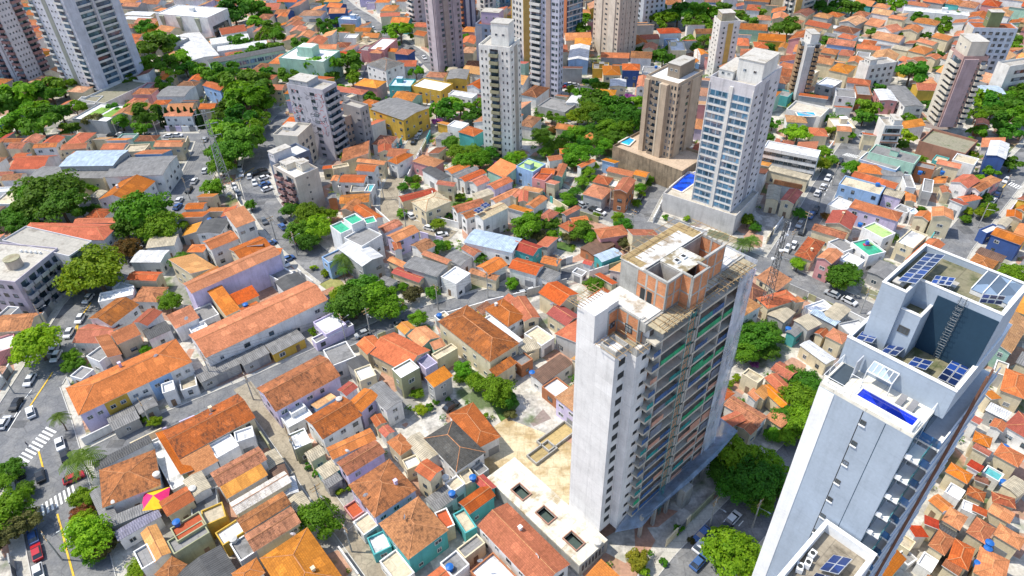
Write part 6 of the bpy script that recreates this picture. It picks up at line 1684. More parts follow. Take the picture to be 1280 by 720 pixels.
TREES = '''
d 181 35 10;d 190 60 17;g 178 80 14;d 203 52 16;g 222 75 13;d 205 82 13;g 250 88 11;d 283 89 14;g 245 82 9;d 299 107 20;d 318 100 18;g 310 130 22;d 292 16 18;g 312 8 16;d 322 114 20;d 298 150 18;g 280 160 16;g 20 120 20;d 40 115 14;d 62 114 15;g 76 106 14;g 15 152 14;d 48 154 19;g 8 166 9;d 88 160 10;d 183 144 15;g 150 151 12;g 178 160 10;o 118 151 11;d 205 105 10
c 204 152 5;c 212 153 5;c 220 152 5;c 228 153 5;c 236 152 5;c 244 153 5;c 252 154 5;p 131 154 7;d 108 100 8;g 125 100 8
d 58 244 30;d 75 256 24;g 45 252 22;d 12 277 18;g 26 268 15;d 36 286 14;g 180 264 28;g 203 282 24;d 166 282 20;g 190 292 16;r 157 311 15;l 120 340 34;l 100 350 22;g 116 230 11;d 226 326 14;d 102 265 7;d 118 262 7;g 266 235 13;g 276 208 14;d 290 190 21;d 306 172 24;g 285 168 18;d 268 190 12;g 313 256 8;P 72 335 14
l 45 430 27;g 212 378 15;g 180 435 7;g 90 445 10;d 84 456 9;P 72 520 11;l 192 525 8;g 178 523 7;d 98 452 8
P 100 572 22;d 14 586 13;g 5 602 12;g 14 640 24;o 26 654 18;o 2 668 17;l 105 622 14;r 102 640 12;l 112 672 25;l 102 654 16;o 130 682 15;g 118 690 12;l 172 710 13;d 30 610 11
g 398 648 27;d 386 580 6;g 394 590 5;g 383 562 5;g 436 607 5;l 424 612 6;d 378 568 5
g 385 268 20;l 397 284 20;d 372 292 18;o 375 285 12;d 362 262 12;l 412 268 10;d 386 302 14;P 429 322 18;d 504 232 8;g 519 231 7;d 511 223 7;g 521 222 7;l 548 280 11;g 502 265 8;d 545 309 13;g 558 305 9;d 598 322 12;o 588 318 7;d 619 315 10;g 580 203 15;g 600 200 13;p 622 205 6;g 632 204 9;g 503 356 8;g 457 352 10;l 405 340 6;l 392 332 5;d 560 268 6;g 640 352 10
d 440 378 30;g 468 374 28;d 456 362 24;g 487 384 20;l 430 370 18;g 425 385 16;g 523 398 13;o 516 368 13;d 541 366 11;g 392 412 7;l 400 428 5;g 521 490 9;l 525 510 9;d 535 508 7;g 579 462 13;l 594 478 14;g 620 488 24;d 634 500 15;g 574 470 9;l 604 520 8;o 638 516 8;d 545 500 5;g 560 497 4
g 722 194 18;d 748 190 8;g 735 215 10;l 742 208 8;g 728 226 10;d 718 240 9;g 708 246 9;g 744 222 7;g 660 282 22;d 688 280 13;o 672 294 11;d 724 288 17;g 738 296 12;o 712 296 10;o 650 300 9;d 780 282 13;g 772 272 9;o 780 302 11;l 671 265 8;d 808 228 9;g 800 235 9;l 804 240 5;g 796 252 7;d 812 222 7;g 743 356 14;g 715 250 8;d 765 297 5;g 935 275 10;P 930 302 13;P 940 298 12;g 833 270 5;l 858 271 5;d 800 310 6;d 945 282 8;P 428 336 8;g 745 268 6;g 708 252 7
d 742 125 17;g 735 142 17;d 758 136 17;d 775 131 13;d 786 146 17;g 760 160 15;d 740 104 11;g 752 112 11;g 800 128 13;p 788 122 7;d 772 152 15;d 822 18 14;g 832 26 13;d 848 18 15;g 868 12 15;d 866 28 12;g 888 20 14;d 905 10 10;d 939 27 9;d 829 72 13;d 799 65 7;l 712 112 6;g 672 148 8;d 690 146 8;g 702 150 7;g 715 166 8;d 728 37 9;g 732 25 9;d 675 168 10;g 680 176 9;l 722 146 12;d 710 172 11;g 780 12 9;d 762 5 8;r 692 160 6
d 985 34 13;d 976 36 11;d 1034 11 10;g 1048 6 9;d 1066 10 12;d 1096 0 10;d 1148 23 8;d 1177 28 8;g 1180 38 7;d 1036 52 9;d 1139 90 15;g 1086 134 14;d 1080 146 11;g 1036 148 8;l 1040 164 8;d 966 155 8;g 985 166 10;l 998 167 13;g 1134 150 9;l 1136 172 10;g 1230 124 13;d 1246 130 13;d 1270 130 15;g 1275 148 14;d 1256 155 13;g 1222 165 9;d 1262 166 11;d 1268 50 7;g 1270 58 6;d 1140 135 7;g 1174 86 6;d 1157 45 5;d 1100 110 7;g 1150 200 7;g 1215 178 7
l 1028 206 9;g 1030 190 9;g 1040 200 7;g 1066 210 11;d 1000 267 9;l 997 330 10;d 1056 344 20;g 1048 352 13;d 1115 250 8;g 1110 245 6;g 1236 260 8;l 1228 266 7;d 1232 248 7;g 1265 342 14;g 1212 196 8;d 1184 190 7;r 1032 268 6;d 1265 205 9;g 1240 214 8;l 1228 222 6;d 1116 295 8;g 1152 260 5;g 1208 272 6;l 1210 262 6;d 1190 182 8
d 945 424 24;g 935 440 19;d 960 418 19;g 936 412 14;p 944 454 6;d 960 440 14;g 1000 500 25;d 1012 480 19;g 1005 526 23;d 980 522 17;g 985 545 13;g 912 480 8;l 920 470 6;d 990 470 15;d 1015 545 16;g 968 540 12
g 925 572 28;d 942 600 33;d 902 590 20;g 962 586 23;d 950 628 18;d 920 610 22;d 975 612 16;l 915 692 35;l 935 705 20;y 797 700 15;l 805 712 10;g 849 660 7;o 865 672 5;d 830 700 6
d 420 28 7;g 500 40 14;d 488 38 9;d 375 55 10;g 385 50 7;d 405 30 9;g 400 82 18;d 432 78 17;l 440 98 9;g 465 122 9;d 415 95 10;d 360 95 12;g 375 92 9;d 495 92 7;g 520 90 9;g 508 85 7;d 560 138 16;g 545 140 12;g 575 132 14;p 546 152 7;d 590 145 12;g 600 132 10;d 564 178 10;d 572 33 7;d 470 45 6;g 456 150 9;d 495 55 6;g 515 45 5;g 425 40 7;d 408 38 8;d 348 10 7;d 330 15 10;g 322 28 11;g 342 45 12;d 345 60 10;d 338 35 10;d 600 36 5;d 552 95 6;g 556 88 6
d 565 35 6;d 580 47 7;g 612 75 7;d 650 10 7;g 1118 162 6;d 1160 130 7;d 960 172 7;g 945 170 8;d 880 50 9;g 860 50 8;d 960 60 9;g 1072 60 6;d 1090 40 6;g 1120 45 6;d 1200 20 7;g 1010 120 6;d 910 110 6;g 1062 130 6;d 1240 90 7
d 8 130 16;g 30 135 12;g 50 138 11;d 75 140 12;g 95 136 10;g 170 140 12;d 140 140 10;g 232 142 8;d 160 100 8;g 215 92 11;d 232 86 10;g 262 92 12;d 268 100 10;g 300 120 18;d 282 140 16;g 330 135 14;d 325 150 12;g 312 160 14;d 296 128 16;d 330 95 12;g 300 75 10;d 320 62 10;d 300 52 12;g 330 45 10;g 570 190 12;g 590 190 12;d 612 192 11;g 640 200 11;d 655 208 10;g 625 180 9;l 650 195 8;g 700 182 12;d 690 182 9;g 682 190 9;g 722 168 13;d 735 165 13;d 745 175 12;g 755 182 11;d 770 172 12;g 780 160 12;d 730 180 11;d 715 205 9;d 752 148 16;g 728 120 12;g 792 155 11
g 562 240 8;l 575 244 7;g 588 250 7;d 572 256 7;g 700 262 8;d 735 245 8;g 690 292 9;g 706 290 10;d 650 290 10;g 755 292 7;d 1100 150 7;g 1110 165 7;d 1128 180 8;g 1190 150 9;d 1205 140 8;g 1220 145 9;d 1240 140 10;g 1255 120 9;d 1274 115 10;g 1060 170 7;g 1050 150 6;d 945 182 8;g 955 188 7;d 905 275 6;g 1000 200 6;d 870 60 8;g 840 60 8;d 812 60 8;g 890 35 8;d 925 20 9;g 950 15 8;d 1015 5 9;g 1120 8 9;d 1150 60 6;d 1170 70 7;g 470 60 7;d 440 90 8;g 350 70 8;d 358 110 7;g 430 110 7;d 566 55 7;g 585 60 7
'''
KIND = {'d': 'dark', 'g': 'green', 'l': 'lime', 'o': 'olive', 'y': 'yellow', 'p': 'pink', 'r': 'rust', 'c': 'cypress', 'P': 'palm'}
for t_ in TREES.replace('\n', ';').split(';'):
    q = t_.split()
    if len(q) == 4: tree(float(q[1]), float(q[2]), float(q[3]), KIND[q[0]])

# ------------------------------------------------------------------ cars
CARM = {}
def car_mesh(paint):
    if paint in CARM: return CARM[paint]
    c = {'white': (.75, .75, .76), 'silver': (.42, .44, .46), 'black': (.025, .027, .03), 'red': (.45, .02, .03), 'blue': (.06, .13, .32), 'grey': (.14, .15, .16)}[paint]
    mp = flat('car_paint_'+paint, c, .25, .1, .6, .03); b = MB()
    prof = [(-2.05, .28), (-2.12, .62), (-2.05, .86), (-1.1, .93), (1.1, .93), (1.95, .80), (2.1, .58), (2.05, .28)]
    w2 = .86
    for s in (-1, 1):
        P = [(x, s*w2, z) for x, z in prof]; b.poly(P if s < 0 else P[::-1])
    for i in range(len(prof)):
        (x0, z0), (x1, z1) = prof[i], prof[(i+1) % len(prof)]; b.poly([(x0, w2, z0), (x1, w2, z1), (x1, -w2, z1), (x0, -w2, z0)])
    b.slab([(-1.25, -.62, 1.46), (.35, -.62, 1.46), (.35, .62, 1.46), (-1.25, .62, 1.46)], .05)
    body = b.mesh('body', [mp]); g = MB()
    lo, hi = [(-1.85, -.78, .92), (1.15, -.78, .92), (1.15, .78, .92), (-1.85, .78, .92)], [(-1.27, -.63, 1.42), (.37, -.63, 1.42), (.37, .63, 1.42), (-1.27, .63, 1.42)]
    for i in range(4): j = (i+1) % 4; g.poly([lo[i], lo[j], hi[j], hi[i]])
    cab = g.mesh('car_window', [glass('car_glass', (.03, .04, .05), .05)]); wh = MB()
    for k in range(14):
        a, e = 2*math.pi*k/14, 2*math.pi*(k+1)/14; wh.poly([(.31*math.cos(a), -.1, .31*math.sin(a)), (.31*math.cos(a), .1, .31*math.sin(a)), (.31*math.cos(e), .1, .31*math.sin(e)), (.31*math.cos(e), -.1, .31*math.sin(e))])
    for y in (-.1, .1): wh.poly([(.31*math.cos(2*math.pi*k/14), y, .31*math.sin(2*math.pi*k/14)) for k in range(14)])
    l = MB(); l.box(2.0, -.75, .55, 2.11, -.45, .72); l.box(2.0, .45, .55, 2.11, .75, .72)
    CARM[paint] = (body, cab, wh.mesh('wheel', [M_BLACK])); return CARM[paint]
def car(px, py, paint, ang=None, z=.19):
    p = at(px, py, .8)[:2]
    if ang is None:
        best = (1e9, A0)
        for nm, wd, P in STREETS:
            for i in range(len(P)-1):
                d = P[i+1]-P[i]; t = np.clip((p-P[i])@d/(d@d), 0, 1); e = np.linalg.norm(p-P[i]-d*t)
                if e < best[0]: best = (e, math.atan2(d[1], d[0]))
        ang = best[1]+(math.pi if RND.random() < .5 else 0); z = .19 if best[0] < 7 else .03
    root = empty('parked_car', (p[0], p[1], z), ang); b, c, w_ = car_mesh(paint)
    link('body', b, root); link('car_window', c, root)
    for x in (-1.25, 1.3):
        for y in (-.76, .76): link('wheel', w_, root, (x, y, .31))
    mark(p, (math.cos(ang), math.sin(ang)), 4.4, 1.9); reg(root, f'{paint} car', 'car', 'cars on the streets and yards')
CARS = '''w 37 475;k 20 505;w 38 515;w 5 528;w 70 445;w 86 416;w 110 373;k 50 594;r 92 597 .6;w 75 555;k 81 569;b 41 670;w 48 716;w 88 668;k 25 590;r 46 690;s 68 436;w 916 648;w 877 681;b 874 702;s 453 417;g 501 404;k 564 507 .75;k 352 275;b 353 283;r 366 293;r 371 301;k 376 307;g 330 276;k 340 318 .8;b 338 304 .8;w 356 328;b 360 323 .7
w 513 269;w 537 285;w 552 293 .3;w 256 213;w 243 226;k 236 237;w 224 250;b 222 258;w 292 232;s 297 240;w 312 220;w 302 217;w 300 209;k 327 213 .7;w 330 222 .7;b 331 230 .7;k 331 218 .7;w 334 236 .7;k 320 216 .7;w 318 228;s 726 255;k 743 262;w 691 355;s 655 366;w 662 364;k 800 248;w 1029 233;w 1022 241;b 1014 269;k 1050 201;w 992 306;b 1246 243;w 1241 250;w 1236 256;k 1003 289;k 1248 238;w 1258 225;s 1000 280;w 525 165;s 521 171;k 517 177;b 529 158;k 532 152;w 537 132;w 454 110 .5;k 461 105;w 452 100 .5;s 440 45;w 446 20;k 460 28;w 466 35;b 470 70;w 465 90;g 540 128
w 696 107 .2;r 702 108 .2;b 708 106 .2;w 713 105 .2;s 719 106 .2;k 698 102 .2;w 150 168;k 160 170;w 172 169;s 186 169;w 210 170;w 222 169;k 140 169;w 256 174;s 165 32 .4;w 171 33 .4;k 162 27 .4;w 168 27 .4;b 175 28 .4;w 160 37 .4;k 167 38 .4;w 173 38 .4;w 750 265;w 172 306;s 176 312;k 165 302;w 100 398;b 878 668;k 905 662;w 1062 376;s 1040 367;w 1095 395;w 505 36;k 515 62;w 530 72;s 1078 168;w 1035 222;k 1020 262;w 985 310'''
CP = {'w': 'white', 's': 'silver', 'k': 'black', 'r': 'red', 'b': 'blue', 'g': 'grey'}
for t_ in CARS.replace('\n', ';').split(';'):
    q = t_.split(); car(float(q[1]), float(q[2]), CP[q[0]], float(q[3]) if len(q) > 3 else None)

def person(px, py, ang):
    p = at(px, py, .9); root = empty('person', (p[0], p[1], .175), ang); tag(root, 'person in a dark top walking over the zebra crossing', 'person')
    J = [(0, 0, .92), (0, 0, 1.15), (0, 0, 1.40), (0, 0, 1.53), (.02, 0, 1.66), (0, .10, .86), (.16, .10, .48), (.10, .10, .06), (.22, .10, .03), (0, -.10, .86), (-.10, -.10, .47), (-.32, -.10, .10), (-.22, -.10, .05), (0, .2, 1.38), (-.10, .24, 1.10), (.02, .25, .88), (0, -.2, 1.38), (.08, -.24, 1.10), (.24, -.22, .95)]
    E = [(0, 1), (1, 2), (2, 3), (3, 4), (0, 5), (5, 6), (6, 7), (7, 8), (0, 9), (9, 10), (10, 11), (11, 12), (2, 13), (13, 14), (14, 15), (2, 16), (16, 17), (17, 18)]
    Rr = [.15, .14, .16, .06, .115, .09, .065, .045, .04, .09, .065, .045, .04, .065, .045, .04, .065, .045, .04]
    me = bpy.data.meshes.new('body'); me.from_pydata(J, E, []); o = bpy.data.objects.new('body', me); COL.objects.link(o); md = o.modifiers.new('skin', 'SKIN'); o.modifiers.new('sub', 'SUBSURF').levels = 1
    for i, v in enumerate(me.skin_vertices[0].data if me.skin_vertices else []): v.radius = (Rr[i], Rr[i]*.8)
    if me.skin_vertices: me.skin_vertices[0].data[0].use_root = True
    dg = bpy.context.evaluated_depsgraph_get(); m2 = bpy.data.meshes.new_from_object(o.evaluated_get(dg)); bpy.data.objects.remove(o)
    for c in ((.05, .06, .10), (.10, .11, .16), (.42, .26, .18)): m2.materials.append(flat('cloth_%d' % (c[0]*100), c))
    for f in m2.polygons: z = f.center.z; f.material_index = 2 if z > 1.47 or (abs(f.center.y) > .19 and z < 1.12 and z > .8) else (0 if z > .95 else 1)
    link('body', m2, root); b = MB(); b.cyl(0, 0, .12, 1.66, 1.80, 10, 0, .05); b.build('hair', [flat('hair', (.02, .015, .01))], root)
person(34, 556, math.radians(60))
# ------------------------------------------------------------------ poles, tanks and other small things
def pole(px, py, h=9.0):
    p = at(px, py); a = A0+RND.choice((0, math.pi/2)); root = empty('utility_pole', (p[0], p[1], 0), a); b = MB(); b.cyl(0, 0, .17, -.2, h, 8, 0, .11); b.build('post', [M_CONC], root)
    b = MB(); b.box(-1.1, -.06, h-.7, 1.1, .06, h-.55); b.box(-.8, -.06, h-1.7, .8, .06, h-1.57)
    for x in (-1, -.4, .4, 1): b.cyl(x, 0, .05, h-.55, h-.35, 6)
    b.build('cross_arm', [M_WOOD], root); b = MB(); b.bar((0, 0, h-2.2), (0, -1.9, h-1.7), .04); b.box(-.12, -2.4, h-1.78, .12, -1.8, h-1.66); b.build('lamp', [M_STEEL], root)
    if RND.random() < .4: b = MB(); b.cyl(.35, 0, .25, h-3.2, h-2.3, 10); b.build('transformer', [M_STEEL], root)
    reg(root, 'grey concrete utility pole', 'utility pole', 'utility poles along the streets'); return (p[0], p[1], h)
POLES = [pole(*q) for q in ((266, 476), (463, 418), (317, 500), (372, 576), (18, 492), (60, 412), (887, 658), (432, 425), (190, 532), (404, 640), (440, 690), (548, 388), (790, 292), (850, 310), (762, 262), (697, 350), (610, 372),
     (238, 250), (262, 200), (305, 250), (345, 300), (372, 320), (970, 346), (985, 318), (1003, 295), (1022, 262), (1040, 232), (1222, 285), (1250, 248), (508, 288), (480, 250), (497, 205), (540, 138), (456, 60), (470, 98), (150, 176), (200, 176), (1075, 392), (78, 700), (940, 660))]
def wires():
    b = MB()
    for i, j in ((0, 2), (0, 7), (7, 1), (2, 3), (3, 9), (9, 10), (1, 11), (11, 16), (16, 15), (12, 13), (12, 14), (13, 22), (22, 23), (23, 24), (24, 25), (25, 26), (27, 28), (17, 18), (19, 20), (20, 21), (29, 30), (30, 31), (33, 34), (35, 36), (4, 5), (6, 39)):
        p, q = POLES[i], POLES[j]
        for dz, dx in ((-.35, .9), (-.35, -.9), (-1.5, .5)):
            pr = None
            for k in range(7):
                t = k/6; c = (p[0]+(q[0]-p[0])*t+dx*.5, p[1]+(q[1]-p[1])*t-dx*.5, p[2]+dz-1.2*4*t*(1-t)*.5)
                if pr: b.bar(pr, c, .022, 0, 3)
                pr = c
    o = b.build('overhead_cables', [M_BLACK], uv=False); tag(o, 'thin black overhead cables strung between the concrete utility poles', 'cables'); stuff(o)
wires()
TANKB = MB(); TANKB.cyl(0, 0, .62, 0, .95, 16, 0, .70); TANKB.cyl(0, 0, .74, .95, 1.03, 16); TANKB.cyl(0, 0, .72, 1.03, 1.25, 16, 1, .18)
def tank(px, py, z, col, p=None):
    p = at(px, py, z+.5) if p is None else p; m = M_BLUE if col == 'blue' else plaster('tank_'+col, (.62, .60, .56)); nm = 'tank_'+col
    if nm not in UNIT: UNIT[nm] = (TANKB.mesh('vessel', [m, m]), None)
    root = empty('water_tank', (p[0], p[1], z)); link('vessel', UNIT[nm][0], root); 
    b = MB(); b.bar((.6, 0, 0), (.75, 0, .9), .04); b.build('pipe', [M_WHITE], root); reg(root, f'round {col} rooftop water tank', 'water tank', 'rooftop water tanks')
for q in ((562, 710, 4.6, 'blue'), (591, 598, 4.6, 'blue'), (221, 654, 5.5, 'blue'), (1236, 680, 4.6, 'blue'), (1234, 687, 4.2, 'blue'), (1222, 706, 4, 'blue'), (1254, 604, 3, 'blue'), (1097, 231, 5.5, 'blue'), (1150, 216, 5.4, 'blue'), (1075, 281, 6.6, 'blue'), (985, 412, 3, 'blue'), (665, 467, 3, 'blue'),
          (557, 598, 4.5, 'grey'), (241, 612, 4.6, 'grey'), (292, 675, 5.1, 'grey'), (747, 679, 4.0, 'grey'), (565, 618, 4, 'blue'), (196, 594, 5, 'grey'), (142, 628, 4, 'grey'), (424, 500, 6, 'grey'), (307, 382, 5, 'blue'), (330, 388, 5, 'blue'), (262, 275, 5, 'blue'), (1178, 216, 5, 'blue'), (820, 84, 6, 'blue'), (1256, 560, 4, 'blue')): tank(*q)
def dish(px, py, z):
    p = at(px, py, z+.6); root = empty('satellite_dish', (p[0], p[1], z), RND.uniform(0, 6)); b = MB(); b.bar((0, 0, -.4), (0, 0, .5), .03); b.build('stand', [M_STEEL], root); b = MB(); n = 12
    for k in range(n): a, e = 2*math.pi*k/n, 2*math.pi*(k+1)/n; b.poly([(0, .1, .6), (.55*math.cos(a), -.1, .6+.55*math.sin(a)), (.55*math.cos(e), -.1, .6+.55*math.sin(e))])
    b.build('bowl', [M_WHITE], root); reg(root, 'pale rooftop satellite dish', 'satellite dish', 'satellite dishes on the roofs')
for q in ((366, 668, 7), (264, 519, 6), (506, 646, 7.6), (434, 564, 7), (457, 619, 7), (233, 398, 6), (195, 445, 8), (600, 700, 7), (672, 694, 7), (1072, 560, 6), (1180, 640, 6), (690, 380, 6), (1130, 300, 7), (540, 240, 6), (700, 300, 6)): dish(*q)

# ------------------------------------------------------------------ the rest of the district: lots filled until nothing is left open
def fill():
    H = np.array([h[0] for h in HOUSES]); Ha = np.array([h[1] for h in HOUSES]); n_ = 0
    def ang(p):
        i = np.argsort(((H-p)**2).sum(1))[:3]; v = np.exp(4j*Ha[i]).sum(); return np.angle(v)/4
    YX = None
    cap = {'H': 295, 'G': 295, 'S': 290, 'F': 240, 'C': 240}
    def vis(p, z=3):
        x, y = proj((p[0], p[1], z)); return -15 < x < 1295 and -12 < y < 735
    def free_pts():
        q = np.argwhere(OCC == 0); return q
    for (L, W, tries, kinds, hs) in ((14, 11, 5000, 'HGHGGS', (5, 7)), (11, 8.5, 8000, 'HGSGGHGS', (4.5, 6.5)), (8, 6.5, 10000, 'GSSGHSF', (3.5, 6)), (6, 4.5, 12000, 'SSSCF', (2.8, 5)), (4.2, 3.2, 9000, 'SCSSF', (2.4, 3.4))):
        Q = free_pts(); 
        for t in range(tries):
            r, c = Q[RND.randrange(len(Q))]
            if OCC[r, c]: continue
            p = np.array([c*GS+GX0, r*GS+GY0])
            if p[1] > 470 or not vis(p): continue
            d = np.hypot(*p)
            if L < 6 and d > 210: continue
            if L < 5 and d > 190: continue
            a = ang(p); fs = .82 if d > 250 and L > 8 else 1; L2, W2 = fs*L*RND.uniform(.85, 1.3), fs*W*RND.uniform(.85, 1.25)
            if RND.random() < .5: a += math.pi/2
            u = (math.cos(a), math.sin(a))
            ff = freefrac(p, u, L2, W2, .05)
            if ff < .97: continue
            k = RND.choice(kinds)
            if CNT.get(k, 0) >= cap[k]: k = next((q for q in 'GHSFC' if CNT.get(q, 0) < cap[q]), None)
            if k is None: return n_
            rk = RND.choice({'H': 'oobbbfkry', 'G': 'oobbbffkryo', 'S': 'oobfkry', 'F': 'gggttwgt', 'C': 'gggwtdkg'}[k]); wk = RND.choice('wwwwwwwccccgggpuiTyv' if k != 'C' else 'wgcgw')
            _, hh = house(k, RND.uniform(*hs), rk, wk, p, a, L2, W2, wins=d < 240); n_ += 1
            if k == 'F' and d < 230 and RND.random() < .3: tank(0, 0, hh-.45, RND.choice(('blue', 'grey', 'blue')), p+np.array([u[0]*L2*.25-u[1]*W2*.2, u[1]*L2*.25+u[0]*W2*.2]))
        print('fill', L, n_, CNT)
    return n_
def garden_walls():
    n = 0
    for nm, wd, P in STREETS:
        sw = .8 if wd < 5 else (1.4 if wd < 7 else 2.0)
        for j in range(len(P)-1):
            d = P[j+1]-P[j]; L = np.linalg.norm(d); u = d/L; nrm = np.array([-u[1], u[0]]); k = max(1, int(L/6.5)); a = math.atan2(u[1], u[0])
            for q in range(k):
                for s in (-1, 1):
                    c = P[j]+d*(q+.5)/k+nrm*s*(wd/2+sw+.35)
                    if not (0 < proj((*c, 1))[0] < 1280) or inroad(c, nm, .6) or c[1] > 330: continue
                    ln = L/k-.3
                    if freefrac(c+nrm*s*.4, u, ln*.9, .5) < .75: continue
                    root = empty('garden_wall', (*c, 0), a+(math.pi if s > 0 else 0)); wk = RND.choice('wwcgpwTo'); h = RND.uniform(1.9, 2.7); b = MB(); gate = ln > 4 and RND.random() < .5; x = RND.uniform(-.2, .2)*ln; g = 1.4
                    sp = [(-ln/2, x-g), (x+g, ln/2)] if gate else [(-ln/2, ln/2)]
                    for x0, x1 in sp: b = MB(); b.box(x0, -.1, -.2, x1, .1, h, 0, 'b'); b.box(x0-.03, -.14, h, x1+.03, .14, h+.08, 0); b.build('wall', [wallmat(wk)], root)
                    if gate: facewin(root, 'gate', 'gate', x, .03, 0, 2*g, h-.2, 0)
                    mark(c, u, ln, .6); reg(root, f"{WALLN[wk]} garden wall"+(' with a slatted gate' if gate else ''), 'garden wall', 'garden walls along the streets'); root['kind'] = 'thing'; n += 1
    print('walls', n)
garden_walls()
print('filled', fill())
def greenery():
    """weeds, pots and low bushes in the yards: uncountable undergrowth, one object"""
    rs = np.random.RandomState(9); VV, n = [], 0
    for kind in ('dark', 'green', 'lime'):
        me = TREE[kind+'_far'][0]; co = np.empty(len(me.vertices)*3); me.vertices.foreach_get('co', co); base = co.reshape(-1, 4, 3); n = 0; VV = []
        for t in range(9000):
            if t % 1500 == 0: Q = np.argwhere(OCC == 0)
            r, c = Q[RND.randrange(len(Q))]
            if OCC[r, c]: continue
            p = np.array([c*GS+GX0, r*GS+GY0]); x, y = proj((*p, 2))
            if not (-10 < x < 1290 and -10 < y < 730) or p[1] > 480: continue
            d = np.hypot(*p); R = RND.uniform(.6, 1.4) if d < 220 else RND.uniform(1.0, 2.1)
            if freefrac(p, (1, 0), R*1.4, R*1.4) < .8: continue
            mark(p, (1, 0), R*1.5, R*1.5); q = base[rs.randint(0, len(base), 170)]; a = rs.uniform(0, 6.28); M = np.array([[math.cos(a), -math.sin(a), 0], [math.sin(a), math.cos(a), 0], [0, 0, 1]])
            VV.append((q @ M.T)*R+np.array([p[0], p[1], R*.75])); n += 1
            if n > 210: break
        V = np.concatenate(VV).reshape(-1, 3); me2 = bpy.data.meshes.new('undergrowth'); me2.from_pydata(V.tolist(), [], np.arange(len(V)).reshape(-1, 4).tolist()); me2.materials.append(me.materials[0])
        o = link('undergrowth', me2); tag(o, {'dark': 'dark green', 'green': 'fresh green', 'lime': 'yellowish green'}[kind]+' undergrowth of weeds and low bushes filling yards between houses', 'undergrowth'); stuff(o)
greenery()
def far_city():
    """beyond the upper edge of the view: roofs and crowns that read as one mass"""
    b = MB(); r = random.Random(21); mats = [wallmat('w'), wallmat('c'), roofmat('o', 'G'), roofmat('b', 'G'), roofmat('g', 'C')]
    for k in range(900):
        x, y = r.uniform(-520, 520), r.uniform(472, 900); a = r.uniform(0, 1.5); l, w2, h = r.uniform(4, 8), r.uniform(3.5, 6), r.uniform(4, 8)
        q = MB(); q.box(-l, -w2, 0, l, w2, h, r.randint(0, 1), 'tb'); m = r.choice((2, 2, 3, 4)); z = h+w2*.35; q.poly([(-l, -w2, h), (l, -w2, h), (l, 0, z), (-l, 0, z)], m); q.poly([(l, w2, h), (-l, w2, h), (-l, 0, z), (l, 0, z)], m)
        b.add(q, Matrix.Translation((x, y, 0)) @ Matrix.Rotation(a, 4, 'Z'))
    for k in range(9000):
        p = np.array([r.uniform(-370, 370), r.uniform(45, 470)]); x, y = proj((*p, 3))
        if -8 < x < 1288 and -10 < y < 728: continue
        l, w2, h = r.uniform(3.6, 6.5), r.uniform(3, 5), r.uniform(3.5, 7); a = A0+(math.pi/2 if r.random() < .5 else 0); u = (math.cos(a), math.sin(a))
        if freefrac(p, u, 2*l, 2*w2, .3) < .99: continue
        mark(p, u, 2*l, 2*w2, .3); q = MB(); q.box(-l, -w2, 0, l, w2, h, r.randint(0, 1), 'tb'); m = r.choice((2, 2, 3, 3, 4)); z = h+w2*.33
        q.slab([(-l-.3, -w2-.3, h), (l+.3, -w2-.3, h), (l+.3, 0, z), (-l-.3, 0, z)], .12, m); q.slab([(l+.3, w2+.3, h), (-l-.3, w2+.3, h), (-l-.3, 0, z), (l+.3, 0, z)], .12, m)
        b.add(q, Matrix.Translation((*p, 0)) @ Matrix.Rotation(a, 4, 'Z'))
    o = b.build('distant_rooftops', mats); tag(o, 'distant mass of tiled rooftops beyond the towers', 'rooftops'); stuff(o)
far_city()

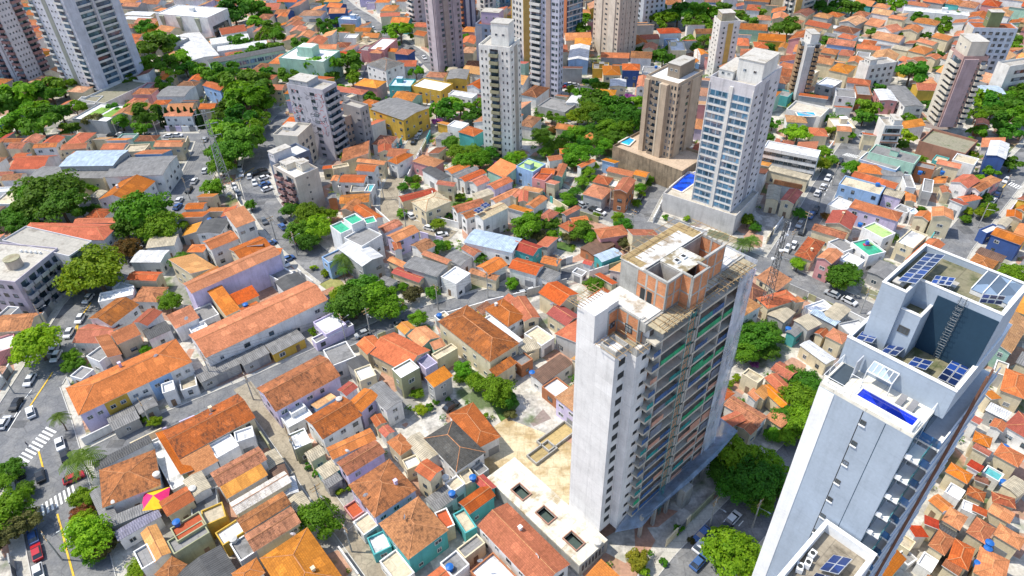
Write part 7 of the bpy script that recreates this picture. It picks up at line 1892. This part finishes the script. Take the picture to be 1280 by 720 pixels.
# ------------------------------------------------------------------ labels: look plus a place that singles the thing out
LM = [('unfinished brick tower', 820, 590), ('blue grey panel tower', 1040, 640), ('pink and yellow tent', 193, 622), ('white balcony tower', 905, 260), ('beige pier tower', 840, 195), ('cream tower', 641, 190), ('mural tower', 400, 215), ('power pylon', 288, 245),
      ('long lilac house', 300, 350), ('yellow school block', 510, 165), ('turquoise shop', 500, 110), ('theatre hall', 240, 40), ('pink brown tower', 1180, 175), ('white corner tower', 128, 128), ('lattice phone mast', 953, 396), ('green terrace house', 447, 300), ('green turf terrace', 1085, 315),
      ('zebra crossing by the red car', 68, 630), ('red balcony block', 370, 257), ('grey ribbed warehouse', 150, 222), ('water tower block', 40, 350), ('dry lawn', 400, 350), ('sandy pits', 660, 550), ('bright blue warehouse', 1245, 200), ('mauve tower', 550, 96), ('ribbon window office', 985, 200), ('low pool block', 1005, 148),
      ('lilac and ochre terraced row', 140, 520), ('long pale blue terraced row', 300, 430), ('white slab block', 1095, 95), ('gold stripe tower', 905, 95), ('octagonal green hall', 380, 75), ('ribbed beige tower', 770, 80), ('cobbled bend', 487, 255), ('alley tree', 398, 665), ('striped roof villa', 460, 330), ('white skylit podium', 690, 650), ('white modern solar house', 610, 275), ('pale green hall', 310, 75), ('hipped cream house', 530, 255)]
ORD = ['nearest', 'second nearest', 'third nearest', 'fourth nearest', 'fifth nearest', 'sixth nearest', 'seventh nearest', 'eighth nearest', 'ninth nearest', 'tenth nearest', 'eleventh nearest', 'twelfth nearest', 'thirteenth nearest', 'fourteenth nearest', 'fifteenth nearest', 'sixteenth nearest', 'seventeenth nearest', 'eighteenth nearest', 'nineteenth nearest', 'twentieth nearest']
TENS = [a+'-'+b+' nearest' for a in ('twenty', 'thirty', 'forty') for b in ('first', 'second', 'third', 'fourth', 'fifth', 'sixth', 'seventh', 'eighth', 'ninth')]
ORD += TENS[:9]+['thirtieth nearest']+TENS[9:18]+['fortieth nearest']+TENS[18:]
def label_all():
    lm = np.array([at(x, y)[:2] for _, x, y in LM]); by = {}
    for o, look, xy in REG: by.setdefault(look, []).append((o, np.array(xy)))
    used = set()
    for look, L in by.items():
        P = np.array([q[1] for q in L]); D = np.linalg.norm(P[:, None]-lm[None], axis=2); rank = D.argsort(0).argsort(0)
        for i, (o, _) in enumerate(L):
            sc = rank[i]*18+D[i]; best = None
            for j in np.argsort(sc):
                k = int(rank[i, j])
                lb = f'{look}, {ORD[k]} to the {LM[j][0]}' if k < len(ORD) else None
                if lb and lb not in used and len(lb.replace('-', ' ').split()) <= 16: best = lb; break
            o['label'] = best or look; used.add(o['label'])
label_all()
print('things', len(REG), 'objects', len(bpy.data.objects))
